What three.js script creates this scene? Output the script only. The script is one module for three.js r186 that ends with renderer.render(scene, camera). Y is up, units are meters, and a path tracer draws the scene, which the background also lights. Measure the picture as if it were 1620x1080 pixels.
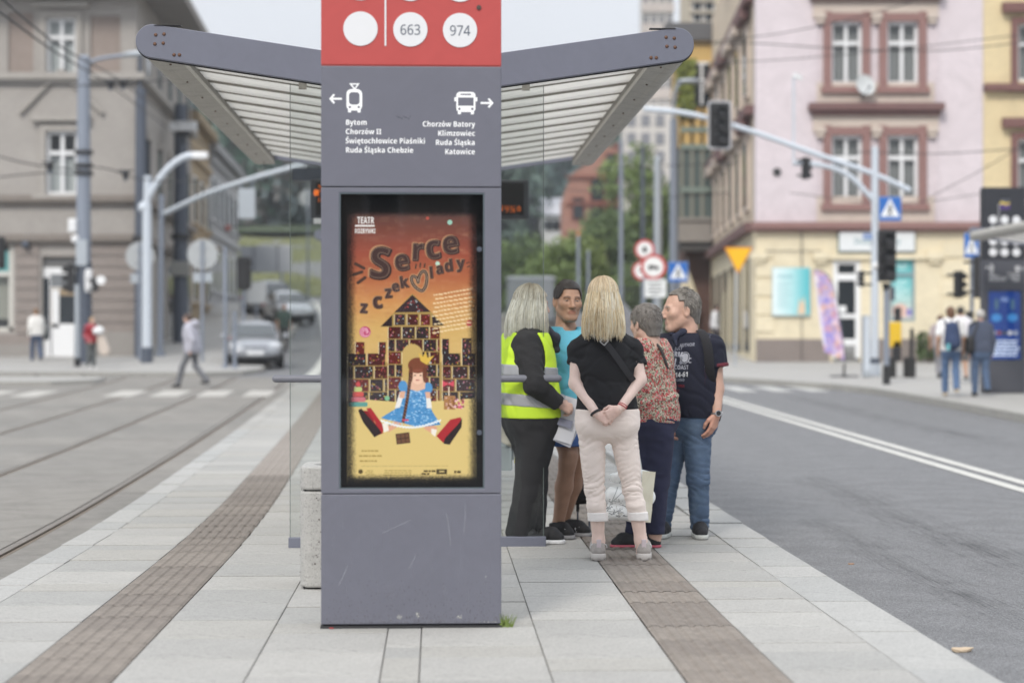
import * as THREE from 'three';
import { RoundedBoxGeometry } from 'three/addons/geometries/RoundedBoxGeometry.js';
import { mergeGeometries, mergeVertices } from 'three/addons/utils/BufferGeometryUtils.js';
import { ImprovedNoise } from 'three/addons/math/ImprovedNoise.js';

// ---------- camera, sky, sun, exposure ----------
const scene = new THREE.Scene();
const F = 3000, EYE = 1.33;                       // focal length in photo pixels (1620 wide), eye height
const camera = new THREE.PerspectiveCamera(2 * Math.atan(540 / F) * 180 / Math.PI, 1.5, 0.1, 900);
camera.position.set(0, EYE, 0); camera.lookAt(0, EYE, -10);
camera.focus = 10.9; camera.userData.fStop = 1.5;
const renderer = new THREE.WebGLRenderer();
renderer.toneMapping = THREE.LinearToneMapping;
renderer.toneMappingExposure = 1.1;
renderer.shadowMap.enabled = true;
{ // overcast sky: brighter overhead than at the horizon, with faint soft cloud mottling
  const W = 512, H = 256, data = new Float32Array(W * H * 4), n = new ImprovedNoise();
  for (let j = 0; j < H; j++) for (let i = 0; i < W; i++) {
    const el = ((j + .5) / H - .5) * Math.PI, az = (i + .5) / W * 2 * Math.PI, s = Math.max(0, Math.sin(el));
    const x = Math.cos(el) * Math.cos(az), y = Math.sin(el), z = Math.cos(el) * Math.sin(az);
    const c = 1 + .05 * n.noise(x * 3, y * 6, z * 3 + 7) + .03 * n.noise(x * 8, y * 16, z * 8 + 3);
    const L = (.745 + .98 * s * s) * c, o = (j * W + i) * 4;
    data[o] = L * .955; data[o + 1] = L; data[o + 2] = L * 1.075; data[o + 3] = 1;
  }
  const t = new THREE.DataTexture(data, W, H, THREE.RGBAFormat, THREE.FloatType);
  t.mapping = THREE.EquirectangularReflectionMapping; t.magFilter = THREE.LinearFilter; t.needsUpdate = true;
  scene.background = t; scene.environment = t;
}
const sun = new THREE.DirectionalLight(new THREE.Color(1, .94, .86), 2.2);
sun.position.set(-15, 36, 25); sun.target.position.set(0, 0, -14); sun.castShadow = true; sun.shadow.radius = 24;
Object.assign(sun.shadow.camera, { left: -60, right: 60, top: 60, bottom: -60, near: 1, far: 200 });
scene.add(sun, sun.target);
scene.fog = new THREE.FogExp2(new THREE.Color(.86, .9, .95), .0006);

// ---------- helpers ----------
const V = (x, y, z) => new THREE.Vector3(x, y, z);
const { clamp, lerp, smoothstep } = THREE.MathUtils;
const PI = Math.PI, NOI = new ImprovedNoise(), ns = (x, y, z) => NOI.noise(x, y, z);
function RNG(s) { return () => { s = (s + 0x6d2b79f5) | 0; let t = Math.imul(s ^ (s >>> 15), 1 | s); t = (t + Math.imul(t ^ (t >>> 7), 61 | t)) ^ t; return ((t ^ (t >>> 14)) >>> 0) / 4294967296; }; }
const at = (px, py, d) => V((px - 810) * d / F, EYE + (540 - py) * d / F, -d);   // a place seen at a photo pixel, d metres ahead
const TH = Math.atan(.04), CT = Math.cos(TH), ST = Math.sin(TH);
const PF = (a, b, y = 0) => V(a * CT - b * ST, y, -(a * ST + b * CT));           // platform frame: a across, b along
const bend = (b) => -.03 * (b > 17 ? b - 14 : b < 11 ? 0 : (b - 11) * (b - 11) / 12);
const pl = (tab, d) => { if (d <= tab[0][0]) return tab[0][1]; for (let i = 1; i < tab.length; i++) if (d <= tab[i][0]) { const [d0, h0] = tab[i - 1], [d1, h1] = tab[i]; return lerp(h0, h1, (d - d0) / (d1 - d0)); } return tab.at(-1)[1]; };
const GL = [[12, 0], [24, .06], [36, .19], [44, .29], [57, .53], [62, .68], [68, .98], [80, 1.9], [92, 2.86], [105, 3.75], [114, 4.4], [135, 8], [200, 15], [300, 24], [420, 28]];
const GR = [[12, 0], [18, .06], [36, .30], [45, .42], [55, .56], [60, .68], [80, 1.2], [120, 2.6], [200, 9], [300, 20], [420, 26]];
function gh(x, z) { // lie of the land
  const d = -z, t = smoothstep(x, -4, 3.2), sm = (T) => (pl(T, d - 3) + pl(T, d) * 2 + pl(T, d + 3)) / 4;
  return d < 8 ? 0 : lerp(sm(GL), sm(GR), t);
}
const onGround = (px, py, lift = 0) => { let d = 5; for (; d < 300; d += .02) { const p = at(px, py, d); if (p.y <= gh(p.x, p.z) + lift) break; } return at(px, py, d); };

const names = {};
function numbered(n) { const k = names[n] = (names[n] ?? -1) + 1; return k ? n + '_' + String(k).padStart(3, '0') : n; }
function tag(o, label, category, group) { o.userData.label = label; o.userData.category = category; if (group) o.userData.group = group; return o; }
function thing(name, label, category, pos = V(0, 0, 0), ry = 0, group) { const o = new THREE.Group(); o.name = numbered(name); o.position.copy(pos); o.rotation.y = ry; scene.add(o); return tag(o, label, category, group); }
function part(parent, name, geo, mat, label) { const m = new THREE.Mesh(Array.isArray(geo) ? merge(geo) : geo, mat); m.name = name; if (label) m.userData.label = label; parent.add(m); return m; }
function struct(name, geo, mat, pos) { const m = geo ? new THREE.Mesh(Array.isArray(geo) ? merge(geo) : geo, mat) : new THREE.Group(); m.name = numbered(name); m.userData.kind = 'structure'; if (pos) m.position.copy(pos); scene.add(m); return m; }
function merge(list) {
  list = list.flat().map((g) => { g = g.index ? g.toNonIndexed() : g; for (const k of Object.keys(g.attributes)) if (!['position', 'normal', 'uv', 'color'].includes(k)) g.deleteAttribute(k); if (!g.attributes.uv) g.setAttribute('uv', new THREE.BufferAttribute(new Float32Array(g.attributes.position.count * 2), 2)); return g; });
  if (list.some((g) => g.attributes.color) && !list.every((g) => g.attributes.color)) list.forEach((g) => { if (!g.attributes.color) g.setAttribute('color', new THREE.BufferAttribute(new Float32Array(g.attributes.position.count * 3).fill(1), 3)); });
  return list.length === 1 ? list[0] : mergeGeometries(list);
}
function uvm(g, s = 1) { // texture coordinates in metres, by the axis each face looks along
  g = g.index ? g.toNonIndexed() : g; const p = g.attributes.position, n = g.attributes.normal, uv = new Float32Array(p.count * 2);
  for (let i = 0; i < p.count; i++) {
    const ax = Math.abs(n.getX(i)), ay = Math.abs(n.getY(i)), az = Math.abs(n.getZ(i));
    const [u, v] = ay >= ax && ay >= az ? [p.getX(i), p.getZ(i)] : ax >= az ? [p.getZ(i), p.getY(i)] : [p.getX(i), p.getY(i)];
    uv[i * 2] = u * s; uv[i * 2 + 1] = v * s;
  }
  g.setAttribute('uv', new THREE.BufferAttribute(uv, 2)); return g;
}
const mv = (g, x = 0, y = 0, z = 0, rx = 0, ry = 0, rz = 0) => g.applyMatrix4(new THREE.Matrix4().compose(V(x, y, z), new THREE.Quaternion().setFromEuler(new THREE.Euler(rx, ry, rz)), V(1, 1, 1)));
const bx = (w, h, d, x = 0, y = 0, z = 0, ry = 0) => uvm(mv(new THREE.BoxGeometry(w, h, d), x, y, z, 0, ry));
const rb = (w, h, d, r, x = 0, y = 0, z = 0, seg = 2) => uvm(mv(new RoundedBoxGeometry(w, h, d, seg, r), x, y, z));
const cyl = (r0, r1, h, x = 0, y = 0, z = 0, n = 20, rx = 0, rz = 0) => mv(new THREE.CylinderGeometry(r1, r0, h, n), x, y, z, rx, 0, rz);
const sph = (r, x, y, z, n = 14, sx = 1, sy = 1, sz = 1) => { const g = new THREE.SphereGeometry(r, n, Math.ceil(n * .7)); g.scale(sx, sy, sz); return mv(g, x, y, z); };
function rod(a, b, r, n = 8, r2 = r) { const d = b.clone().sub(a), g = new THREE.CylinderGeometry(r2, r, d.length(), n); g.applyQuaternion(new THREE.Quaternion().setFromUnitVectors(V(0, 1, 0), d.normalize())); return mv(g, (a.x + b.x) / 2, (a.y + b.y) / 2, (a.z + b.z) / 2); }
const tube = (pts, r, seg = 24, n = 8) => new THREE.TubeGeometry(new THREE.CatmullRomCurve3(pts), seg, r, n);
const shapeOf = (pts) => { const s = new THREE.Shape(); pts.forEach(([x, y], i) => i ? s.lineTo(x, y) : s.moveTo(x, y)); s.closePath(); return s; };
const ext = (shape, depth, bevel = 0, curve = 10) => { const g = new THREE.ExtrudeGeometry(shape, { depth: depth - 2 * bevel, bevelEnabled: bevel > 0, bevelThickness: bevel, bevelSize: bevel, bevelOffset: -bevel, bevelSegments: 2, curveSegments: curve }); g.translate(0, 0, bevel); return g; };
const rrect = (w, h, r, s = new THREE.Shape()) => { const x = -w / 2, y = -h / 2; s.moveTo(x + r, y); s.lineTo(x + w - r, y); s.absarc(x + w - r, y + r, r, -PI / 2, 0); s.lineTo(x + w, y + h - r); s.absarc(x + w - r, y + h - r, r, 0, PI / 2); s.lineTo(x + r, y + h); s.absarc(x + r, y + h - r, r, PI / 2, PI); s.lineTo(x, y + r); s.absarc(x + r, y + r, r, PI, PI * 1.5); return s; };

// textures: grain, patches and print, plus painted shade round the poster rim
function canvasTex(w, h, draw, srgb = true) { const c = document.createElement('canvas'); c.width = w; c.height = h; draw(c.getContext('2d'), w, h); const t = new THREE.CanvasTexture(c); if (srgb) t.colorSpace = THREE.SRGBColorSpace; t.wrapS = t.wrapT = THREE.RepeatWrapping; return t; }
function dataTex(S, fn, rep = 1) { // fn(u,v) -> [r,g,b] linear 0..1 for colour multipliers, tileable when fn is
  const d = new Uint8Array(S * S * 4); for (let j = 0; j < S; j++) for (let i = 0; i < S; i++) { const c = fn(i / S, j / S), o = (j * S + i) * 4; for (let k = 0; k < 3; k++) d[o + k] = clamp((Array.isArray(c) ? c[k] : c) * 255, 0, 255); d[o + 3] = 255; }
  const t = new THREE.DataTexture(d, S, S); t.wrapS = t.wrapT = THREE.RepeatWrapping; t.magFilter = THREE.LinearFilter; t.needsUpdate = true; t.repeat.set(rep, rep); return t;
}
const tn = (u, v, f, seed = 0) => { const a = u * 2 * PI, b = v * 2 * PI, r = f / (2 * PI); return ns(Math.cos(a) * r + seed, Math.sin(a) * r + Math.cos(b) * r * 1.3, Math.sin(b) * r + seed * .7) ; };
const rnd0 = RNG(5);
const hashes = Array.from({ length: 65536 }, () => rnd0());
const hv = (u, v, f) => hashes[((Math.floor(u * f) & 255) * 256 + (Math.floor(v * f) & 255))];
const grainTex = dataTex(512, (u, v) => .80 + .13 * tn(u, v, 9) + .1 * tn(u, v, 34, 3) + .09 * (hv(u, v, 256) - .5) + .05 * (hv(u, v, 128) - .5));
const speckTex = dataTex(512, (u, v) => { const h = hv(u, v, 256); const g = hv(u + .37, v + .11, 64), st = tn(u, v, 11, 41), sp = tn(u, v, 46, 17); return .83 + .05 * tn(u, v, 5, 5) + (h > .93 ? .1 : h < .12 ? -.17 : .08 * (h - .5)) + .05 * (g - .5) - (st > .42 ? .07 : 0) - (sp > .62 ? .16 : 0); });
const asphTex = dataTex(1024, (u, v) => { const h = hv(u, v, 256), h2 = hashes[(Math.floor(u * 512) * 131 + Math.floor(v * 512) * 977) & 65535]; const c = .62 + .09 * tn(u, v, 7, 9) + .07 * tn(u, v, 40, 2) + (h2 > .9 ? .3 : h2 < .2 ? -.2 : .16 * (h2 - .5)) + .42 * (h - .5); return [c, c, c * 1.01]; });
const plasterTex = dataTex(512, (u, v) => { const st = Math.max(0, tn(u, v, 5, 21)) ; return .88 + .045 * tn(u, v, 6, 11) + .06 * tn(u, v, 23, 4) + .07 * (hv(u, v, 256) - .5) - .06 * st; });
const clothBump = dataTex(256, (u, v) => .5 + .25 * ((Math.floor(u * 256) + Math.floor(v * 256)) % 2 - .5) + .2 * (hv(u, v, 256) - .5));
const rep = (t, s) => { const c = t.clone(); c.repeat.set(s, s); c.needsUpdate = true; return c; };
const C = (r, g, b) => new THREE.Color().setRGB(r, g, b);
const hex = (h) => new THREE.Color(h);
function mat(color, roughness = .8, o = {}) { return new THREE.MeshStandardMaterial({ color: Array.isArray(color) ? C(...color) : hex(color), roughness, side: THREE.DoubleSide, ...o }); }
function phys(color, roughness, o = {}) { return new THREE.MeshPhysicalMaterial({ color: Array.isArray(color) ? C(...color) : hex(color), roughness, side: THREE.DoubleSide, ...o }); }
const fineTex = dataTex(256, (u, v) => .93 + .035 * tn(u, v, 5, 8) + .03 * tn(u, v, 19, 3) + .035 * (hv(u, v, 256) - .5));
function mirrorX(g) { g.scale(-1, 1, 1); const n = g.attributes; if (g.index) { const a = g.index.array; for (let i = 0; i < a.length; i += 3) [a[i], a[i + 1]] = [a[i + 1], a[i]]; } else for (const k of Object.keys(n)) { const A = n[k].array, s = n[k].itemSize; for (let i = 0; i < A.length; i += 3 * s) for (let j = 0; j < s; j++) [A[i + j], A[i + s + j]] = [A[i + s + j], A[i + j]]; } return g; }
const fine2 = rep(fineTex, 1.3);
const grain2 = rep(grainTex, 1.6), speck1 = rep(speckTex, .62), asph = rep(asphTex, .55), plast = rep(plasterTex, .28), grainF = rep(grainTex, .4);
const M = {
  greyPaint: mat([.158, .168, .215], .5, { map: fine2 }),
  greyPaintFlat: mat([.17, .175, .205], .5),
  steelPole: mat([.235, .265, .32], .5, { metalness: .1 }), darkPole: mat([.075, .09, .12], .55), galv: mat([.42, .46, .5], .45, { metalness: .3 }),
  palePole: mat([.56, .61, .67], .45, { metalness: .1 }), black: mat([.018, .018, .02], .55), blackGloss: mat([.012, .012, .014], .2), white: mat([.78, .79, .8], .5), whitePlastic: mat([.74, .75, .76], .4),
  dark: mat([.03, .03, .033], .7), steel: mat([.5, .5, .5], .3, { metalness: .8 }), rubber: mat([.02, .02, .02], .8),
  glass: phys([.93, .96, .95], .02, { transmission: 1, thickness: 0, ior: 1.45 }),
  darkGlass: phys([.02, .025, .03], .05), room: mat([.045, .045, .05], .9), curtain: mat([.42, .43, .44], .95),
};
// ---------- ground, road, platform, tracks ----------
function sheet(xs, zs, hgt, uvs = 1) { // a sheet over a grid of plan points; xs(i/n,j/m) etc.
  const P = [], U = [], I = [], n = xs.length, m = zs.length;
  for (let j = 0; j < m; j++) for (let i = 0; i < n; i++) { P.push(xs[i], hgt(xs[i], zs[j]), zs[j]); U.push(xs[i] * uvs, zs[j] * uvs); }
  for (let j = 0; j < m - 1; j++) for (let i = 0; i < n - 1; i++) { const a = j * n + i; I.push(a, a + 1, a + n, a + 1, a + n + 1, a + n); }
  const g = new THREE.BufferGeometry(); g.setAttribute('position', new THREE.Float32BufferAttribute(P, 3)); g.setAttribute('uv', new THREE.Float32BufferAttribute(U, 2)); g.setIndex(I); g.computeVertexNormals(); return g;
}
function ribbon(L, R, top, thick = 0, uvs = 1) { // a band between two plan polylines, following the land, with edge faces
  const P = [], U = [], I = []; const h = (p) => gh(p.x, p.z);
  for (let i = 0; i < L.length; i++) { for (const [p, dy] of [[L[i], -thick], [L[i], 0], [R[i], 0], [R[i], -thick]]) { P.push(p.x, h(p) + top + dy, p.z); U.push(p.x * uvs + dy, p.z * uvs); } }
  const q = (a, b, c, d) => I.push(a, b, c, a, c, d);
  for (let i = 0; i < L.length - 1; i++) { const a = i * 4, b = a + 4; q(a + 1, a + 2, b + 2, b + 1); if (thick) { q(a, a + 1, b + 1, b); q(a + 2, a + 3, b + 3, b + 2); } }
  if (thick) { q(0, 3, 2, 1); const e = (L.length - 1) * 4; q(e, e + 1, e + 2, e + 3); }
  let g = new THREE.BufferGeometry(); g.setAttribute('position', new THREE.Float32BufferAttribute(P, 3)); g.setAttribute('uv', new THREE.Float32BufferAttribute(U, 2)); g.setIndex(I); g = g.toNonIndexed(); g.computeVertexNormals(); return g;
}
const line = (f, b0, b1, n = 20) => Array.from({ length: n + 1 }, (_, i) => f(lerp(b0, b1, i / n)));
const seq = (a, b, n) => Array.from({ length: n + 1 }, (_, i) => lerp(a, b, i / n));
// asphalt everywhere first; darker worn and oil-stained streaks along the lanes have their own ragged grain
const roadMat = mat([.265, .267, .272], .88, { map: asph, bumpMap: asph, bumpScale: .003 });
{ const xs = [-300, -180, -120, -80, -60, ...seq(-50, 50, 100), 60, 80, 120, 180, 300], zs = [30, 10, ...seq(0, -140, 140), -155, -170, -185, -200, -230, -260, -300, -360, -420];
  struct('ground', sheet(xs, zs, (x, z) => gh(x, z) - .12), roadMat); }
const stainTex = canvasTex(1024, 512, (g, w, h) => { g.clearRect(0, 0, w, h); const r = RNG(77);
  for (let i = 0; i < 2600; i++) { const t = r(), x = t * w, band = h * .5 + (r() + r() + r() - 1.5) * h * .22, L = 10 + r() * 70 * (.4 + t), k = (.5 + .5 * ns(t * 7, band * .012, 2)) * (.25 + .75 * Math.sin(PI * t)); if (r() > k) continue; g.fillStyle = `rgba(44,44,46,${(.06 + .17 * r()).toFixed(2)})`; g.fillRect(x, band, L, 1 + r() * 2.5); } });
const stainMat = mat([1, 1, 1], .8, { map: stainTex, transparent: true, depthWrite: false });
for (const [a, b0, b1, w] of [[3.75, 9.5, 19, .62], [3.0, 8, 15, .4], [7.2, 19, 38, .8]]) {
  const L = line((b) => PF(a - w, b), b0, b1, 14), R = line((b) => PF(a + w, b), b0, b1, 14), g = ribbon(L, R, -.1165), uv = []; 
  for (let i = 0; i < 14; i++) uv.push(i / 14, 0, i / 14, 1, (i + 1) / 14, 1, i / 14, 0, (i + 1) / 14, 1, (i + 1) / 14, 0);
  g.setAttribute('uv', new THREE.Float32BufferAttribute(uv, 2)); struct('road_stain', g, stainMat);
}
// painted double centre line
const wornTex = dataTex(512, (u, v) => { const a = tn(u, v, 13, 3), b = tn(u, v, 60, 8), h = hv(u, v, 256); return a + .6 * b > .35 ? .55 + .2 * h : .88 + .1 * (h - .5) + .06 * a; });
const paint = mat([.62, .61, .57], .8, { map: rep(wornTex, .8) });
struct('road_marking', [ribbon(line((b) => PF(5.40, b), 4, 42, 30), line((b) => PF(5.54, b), 4, 42, 30), -.114), ribbon(line((b) => PF(5.66, b), 4, 42, 30), line((b) => PF(5.80, b), 4, 42, 30), -.114)], paint);
{ const z = []; for (let i = 0; i < 9; i++) z.push(ribbon(line((b) => PF(2.6 + i * .78, b), 40.5, 43.6, 3), line((b) => PF(3.05 + i * .78, b), 40.5, 43.6, 3), -.114)); struct('zebra_crossing', z, mat([.5, .5, .48], .8, { map: rep(wornTex, .7) })); }
// the hill road's pale edge line on the left, seen through the shelter glass
{ const c = [at(478, 606, 52), at(500, 588, 62), at(512, 575, 70), at(508, 545, 82), at(503, 520, 92), at(490, 500, 104)].map((p) => p.setY(0)), cv = new THREE.CatmullRomCurve3(c), L = cv.getPoints(30), R = L.map((p) => V(p.x + .35, 0, p.z));
  struct('road_edge_line', ribbon(L, R, -.112), paint); }

// tram tracks: concrete panels with real rail slots between them
const bedMat = [0, 1, 2].map((i) => mat([.245 + .016 * i, .233 + .014 * i, .213 + .012 * i], .9, { map: grainF, bumpMap: grain2, bumpScale: .003 }));
const TL = (a) => (b) => PF(a + bend(b), b);
const tracks = struct('tram_track');
{ const strips = [[-2.46, -2.80], [-2.93, -4.25], [-4.38, -5.75], [-5.88, -7.20], [-7.33, -8.6], [-8.6, -11]], r = RNG(3);
  strips.forEach(([r0, l0], k) => { let b = 3; while (b < 52) { const len = k === 0 ? 2.4 : 1.55 + r() * .9, e = Math.min(52, b + len); part(tracks, 'concrete_panel', ribbon(line(TL(l0), b, e - .014, 4), line(TL(r0), b, e - .014, 4), -.08 + r() * .004, .1), bedMat[Math.floor(r() * 3)]); b = e; } });
  const head = mat([.30, .265, .23], .42, { metalness: .6, map: grain2 }), rust = mat([.2, .16, .125], .9, { map: grain2 });
  for (const c of [-2.865, -4.315, -5.815, -7.265]) {
    part(tracks, 'rail', [ribbon(line(TL(c - .05), 3, 52, 50), line(TL(c + .008), 3, 52, 50), -.077, .06)], head);
    part(tracks, 'rail_groove', [ribbon(line(TL(c + .008), 3, 52, 50), line(TL(c + .036), 3, 52, 50), -.112, 0), ribbon(line(TL(c + .036), 3, 52, 50), line(TL(c + .062), 3, 52, 50), -.079, .04), ribbon(line(TL(c - .066), 3, 52, 50), line(TL(c - .05), 3, 52, 50), -.1, 0)], rust);
  } }
{ const z = [], r = RNG(9); for (let i = 0; i < 9; i++) { if (i === 3) continue; const a = -10.2 + i * .98; z.push(ribbon(line(TL(a), 40.2, 43.5, 4), line(TL(a + .55 + r() * .1), 40.2, 43.5, 4), -.072)); } struct('zebra_crossing', z, mat([.54, .52, .48], .8, { map: grain2 })); }

// the platform: paving slabs and ribbed tactile tiles, one by one
const slabMats = [[.455, .445, .42], [.43, .421, .398], [.48, .469, .441], [.41, .405, .385], [.445, .432, .40]].map((c) => mat(c, .85, { map: speck1, bumpMap: speck1, bumpScale: .0015 }));
const kerbMats = [[.44, .44, .425], [.48, .475, .455]].map((c) => mat(c, .85, { map: speck1, bumpMap: speck1, bumpScale: .002 }));
const tileMats = [[.272, .237, .205], [.252, .219, .19], [.292, .255, .22]].map((c) => mat(c, .9, { map: grain2, bumpMap: grain2, bumpScale: .002 }));
function slabGeo(w, l, h = .06, c = .002) { // chamfered slab, top at y = 0
  const X = w / 2, Z = l / 2, t = [[-X + c, 0, -Z + c], [X - c, 0, -Z + c], [X - c, 0, Z - c], [-X + c, 0, Z - c]], m = [[-X, -c, -Z], [X, -c, -Z], [X, -c, Z], [-X, -c, Z]], b = m.map(([x, , z]) => [x, -h, z]), P = [];
  const q = (A, B, C2, D) => P.push(...A, ...B, ...C2, ...A, ...C2, ...D); q(t[3], t[2], t[1], t[0]);
  for (let i = 0; i < 4; i++) { const j = (i + 1) % 4; q(t[i], t[j], m[j], m[i]); q(m[i], m[j], b[j], b[i]); }
  const g = new THREE.BufferGeometry(); g.setAttribute('position', new THREE.Float32BufferAttribute(P, 3)); g.computeVertexNormals(); return uvm(g);
}
function ribTile(w, l) { // base and six lengthwise ribs
  const P = [], N = 6, p = w / N, prof = []; for (let i = 0; i < N; i++) { const x = -w / 2 + i * p; prof.push([x, -.0005], [x + p * .18, -.0005], [x + p * .34, .006], [x + p * .78, .006], [x + p * .94, -.0005]); } prof.push([w / 2, -.0005]);
  const Z = l / 2; for (let i = 0; i < prof.length - 1; i++) { const [x0, y0] = prof[i], [x1, y1] = prof[i + 1]; P.push(x0, y0, Z, x1, y1, Z, x1, y1, -Z, x0, y0, Z, x1, y1, -Z, x0, y0, -Z); }
  for (const s of [-1, 1]) P.push(-w / 2, -.0005, s * Z, w / 2, -.0005, s * Z, w / 2, -.05, s * Z, -w / 2, -.0005, s * Z, w / 2, -.05, s * Z, -w / 2, -.05, s * Z);
  const g = new THREE.BufferGeometry(); g.setAttribute('position', new THREE.Float32BufferAttribute(P, 3)); g.computeVertexNormals(); return uvm(g);
}
const dustyTile = mat([.38, .335, .295], .9, { map: grain2 });
const plat = struct('platform');
part(plat, 'bedding', ribbon(line((b) => PF(-2.43 + bend(b), b), 3, 46, 40), line((b) => PF(2.21, b), 3, 46, 40), -.022, .14), mat([.26, .245, .215], .95, { map: grain2 }));
{ const r = RNG(21), cols = [['edge_stone', -2.43, -2.225, 1.0, 1], ['paving_slab', -2.22, -1.685, .56, 1], ['paving_slab', -1.265, -.755, .56, 1], ['paving_slab', -.75, -.225, .56, 0], ['paving_slab', -.22, -.07, .56, 0], ['paving_slab', -.065, .455, .56, 0], ['paving_slab', .46, .975, .56, 0], ['paving_slab', 1.395, 1.905, .47, 0], ['kerb_stone', 1.91, 2.215, 1.0, 0]];
  let count = 0; const far = slabMats.map(() => []), cache = {};
  cols.forEach(([name, a0, a1, len, left], k) => { let b = 3 + r() * len; while (b < 45.5) {
    const L = len * (r() < .12 ? .5 : 1), w = a1 - a0, near = b > 6.6 && b < (name === 'paving_slab' ? 20 : 26), bm = b + L / 2, off = left ? bend(bm) : k === 8 ? 0 : bend(bm) * .5;
    const key = w.toFixed(3) + L.toFixed(3); const g = cache[key] ??= slabGeo(w + .0005, L - .012), p = PF((a0 + a1) / 2 + off, bm), i = Math.floor(r() * 5), yaw = TH + (left && bm > 13 ? .028 : 0);
    const y = gh(p.x, p.z) + (r() - .5) * .003, tilt = (r() - .5) * .002;
    if (near && count < 292) { const m = part(plat, name, g, name === 'paving_slab' ? slabMats[i] : kerbMats[i % 2]); m.position.set(p.x, y, p.z); m.rotation.set(tilt, yaw, (r() - .5) * .002); count++; }
    else far[i].push(mv(g.clone(), p.x, y, p.z, 0, yaw));
    b += L; } });
  far.forEach((l, i) => { if (l.length) part(plat, 'far_paving', l, slabMats[i]).userData.kind = 'stuff'; });
  const tg = ribTile(.408, .393), farT = [];
  for (const [a, left] of [[-1.475, 1], [1.185, 0]]) for (let b = 3; b < 45; b += .4) { const p = PF(a + bend(b) * (left ? 1 : .5), b), y = gh(p.x, p.z) + (r() - .5) * .002, yaw = TH + (left && b > 13 ? .028 : 0);
    if (b > 6.4 && b < 22) { const m = part(plat, 'tactile_tile', tg, left && b > 18.4 ? dustyTile : tileMats[Math.floor(r() * 3)]); m.position.set(p.x, y, p.z); m.rotation.y = yaw; } else farT.push(mv(tg.clone(), p.x, y, p.z, 0, yaw)); }
  part(plat, 'far_tactile_paving', farT, dustyTile).userData.kind = 'stuff';
}
// pavements across the road and on the left, with kerbs
const paveMat = mat([.44, .43, .41], .9, { map: speck1 }), paveKerb = mat([.4, .39, .36], .9, { map: speck1 });
function pave(name, outline, back) { // outline and back: matching plan polylines
  const s = struct(name); const inn = outline.map((p, i) => p.clone().lerp(back[i], .15 / Math.max(.3, p.distanceTo(back[i]))));
  part(s, 'paving', ribbon(inn, back, .004, .14), paveMat); 
  for (let i = 0; i < outline.length - 1; i++) { const n = Math.max(1, Math.round(outline[i].distanceTo(outline[i + 1]) / 1.4)); for (let k = 0; k < n; k++) { const t0 = k / n, t1 = (k + 1) / n - .006; part(s, 'kerb_stone', ribbon([outline[i].clone().lerp(outline[i + 1], t0), outline[i].clone().lerp(outline[i + 1], t1)], [inn[i].clone().lerp(inn[i + 1], t0), inn[i].clone().lerp(inn[i + 1], t1)], .012, .15), paveKerb); } }
  return s;
}
const xz = (x, d) => V(x, 0, -d);
pave('pavement', [xz(8.8, 5), xz(8.2, 20), xz(7.83, 29), xz(7.68, 36), xz(7.55, 39.5), xz(7.1, 42), xz(6.1, 44.6), xz(4.9, 47), xz(4.2, 52), xz(4.6, 60), xz(6, 80), xz(7, 100)], [xz(24, 5), xz(24, 20), xz(24, 29), xz(24, 36), xz(24, 40), xz(24, 43), xz(24, 47), xz(24, 52), xz(24, 57), xz(24, 61), xz(24, 80), xz(24, 100)]);
pave('pavement', [xz(-30, 53.6), xz(-20, 53.6), xz(-12, 53.2), xz(-8.6, 53), xz(-7.7, 54), xz(-7.4, 56), xz(-8.2, 66), xz(-10.4, 100)], [xz(-30, 66), xz(-22, 66), xz(-17, 66), xz(-15, 66), xz(-14.4, 67), xz(-14.2, 68), xz(-14, 72), xz(-16, 100)]);
pave('traffic_island', [xz(-30, 46.4), xz(-14, 46.2), xz(-11.3, 46.6), xz(-10.5, 47.6)], [xz(-30, 50), xz(-14, 50), xz(-11.6, 50), xz(-10.6, 49.4)]);
// grassy bank up the street and the hill beyond
const grassMat = mat([.16, .17, .07], .95, { map: rep(grainTex, .2) });
{ const xs = seq(-40, -5, 24), zs = seq(-108, -150, 16), g = sheet(xs, zs, (x, z) => gh(x, z) - .05 + .5 * ns(x * .15, z * .1, 0)); struct('grass_bank', g, grassMat); }
{ const xs = seq(-60, 60, 40), zs = seq(-150, -420, 24); struct('hill', sheet(xs, zs, (x, z) => gh(x, z) + .4 + 6 * smoothstep(-z, 150, 300) * (.5 + ns(x * .03, z * .02, 3))), mat([.06, .085, .04], .95, { map: rep(grainTex, .05) })); }
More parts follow.
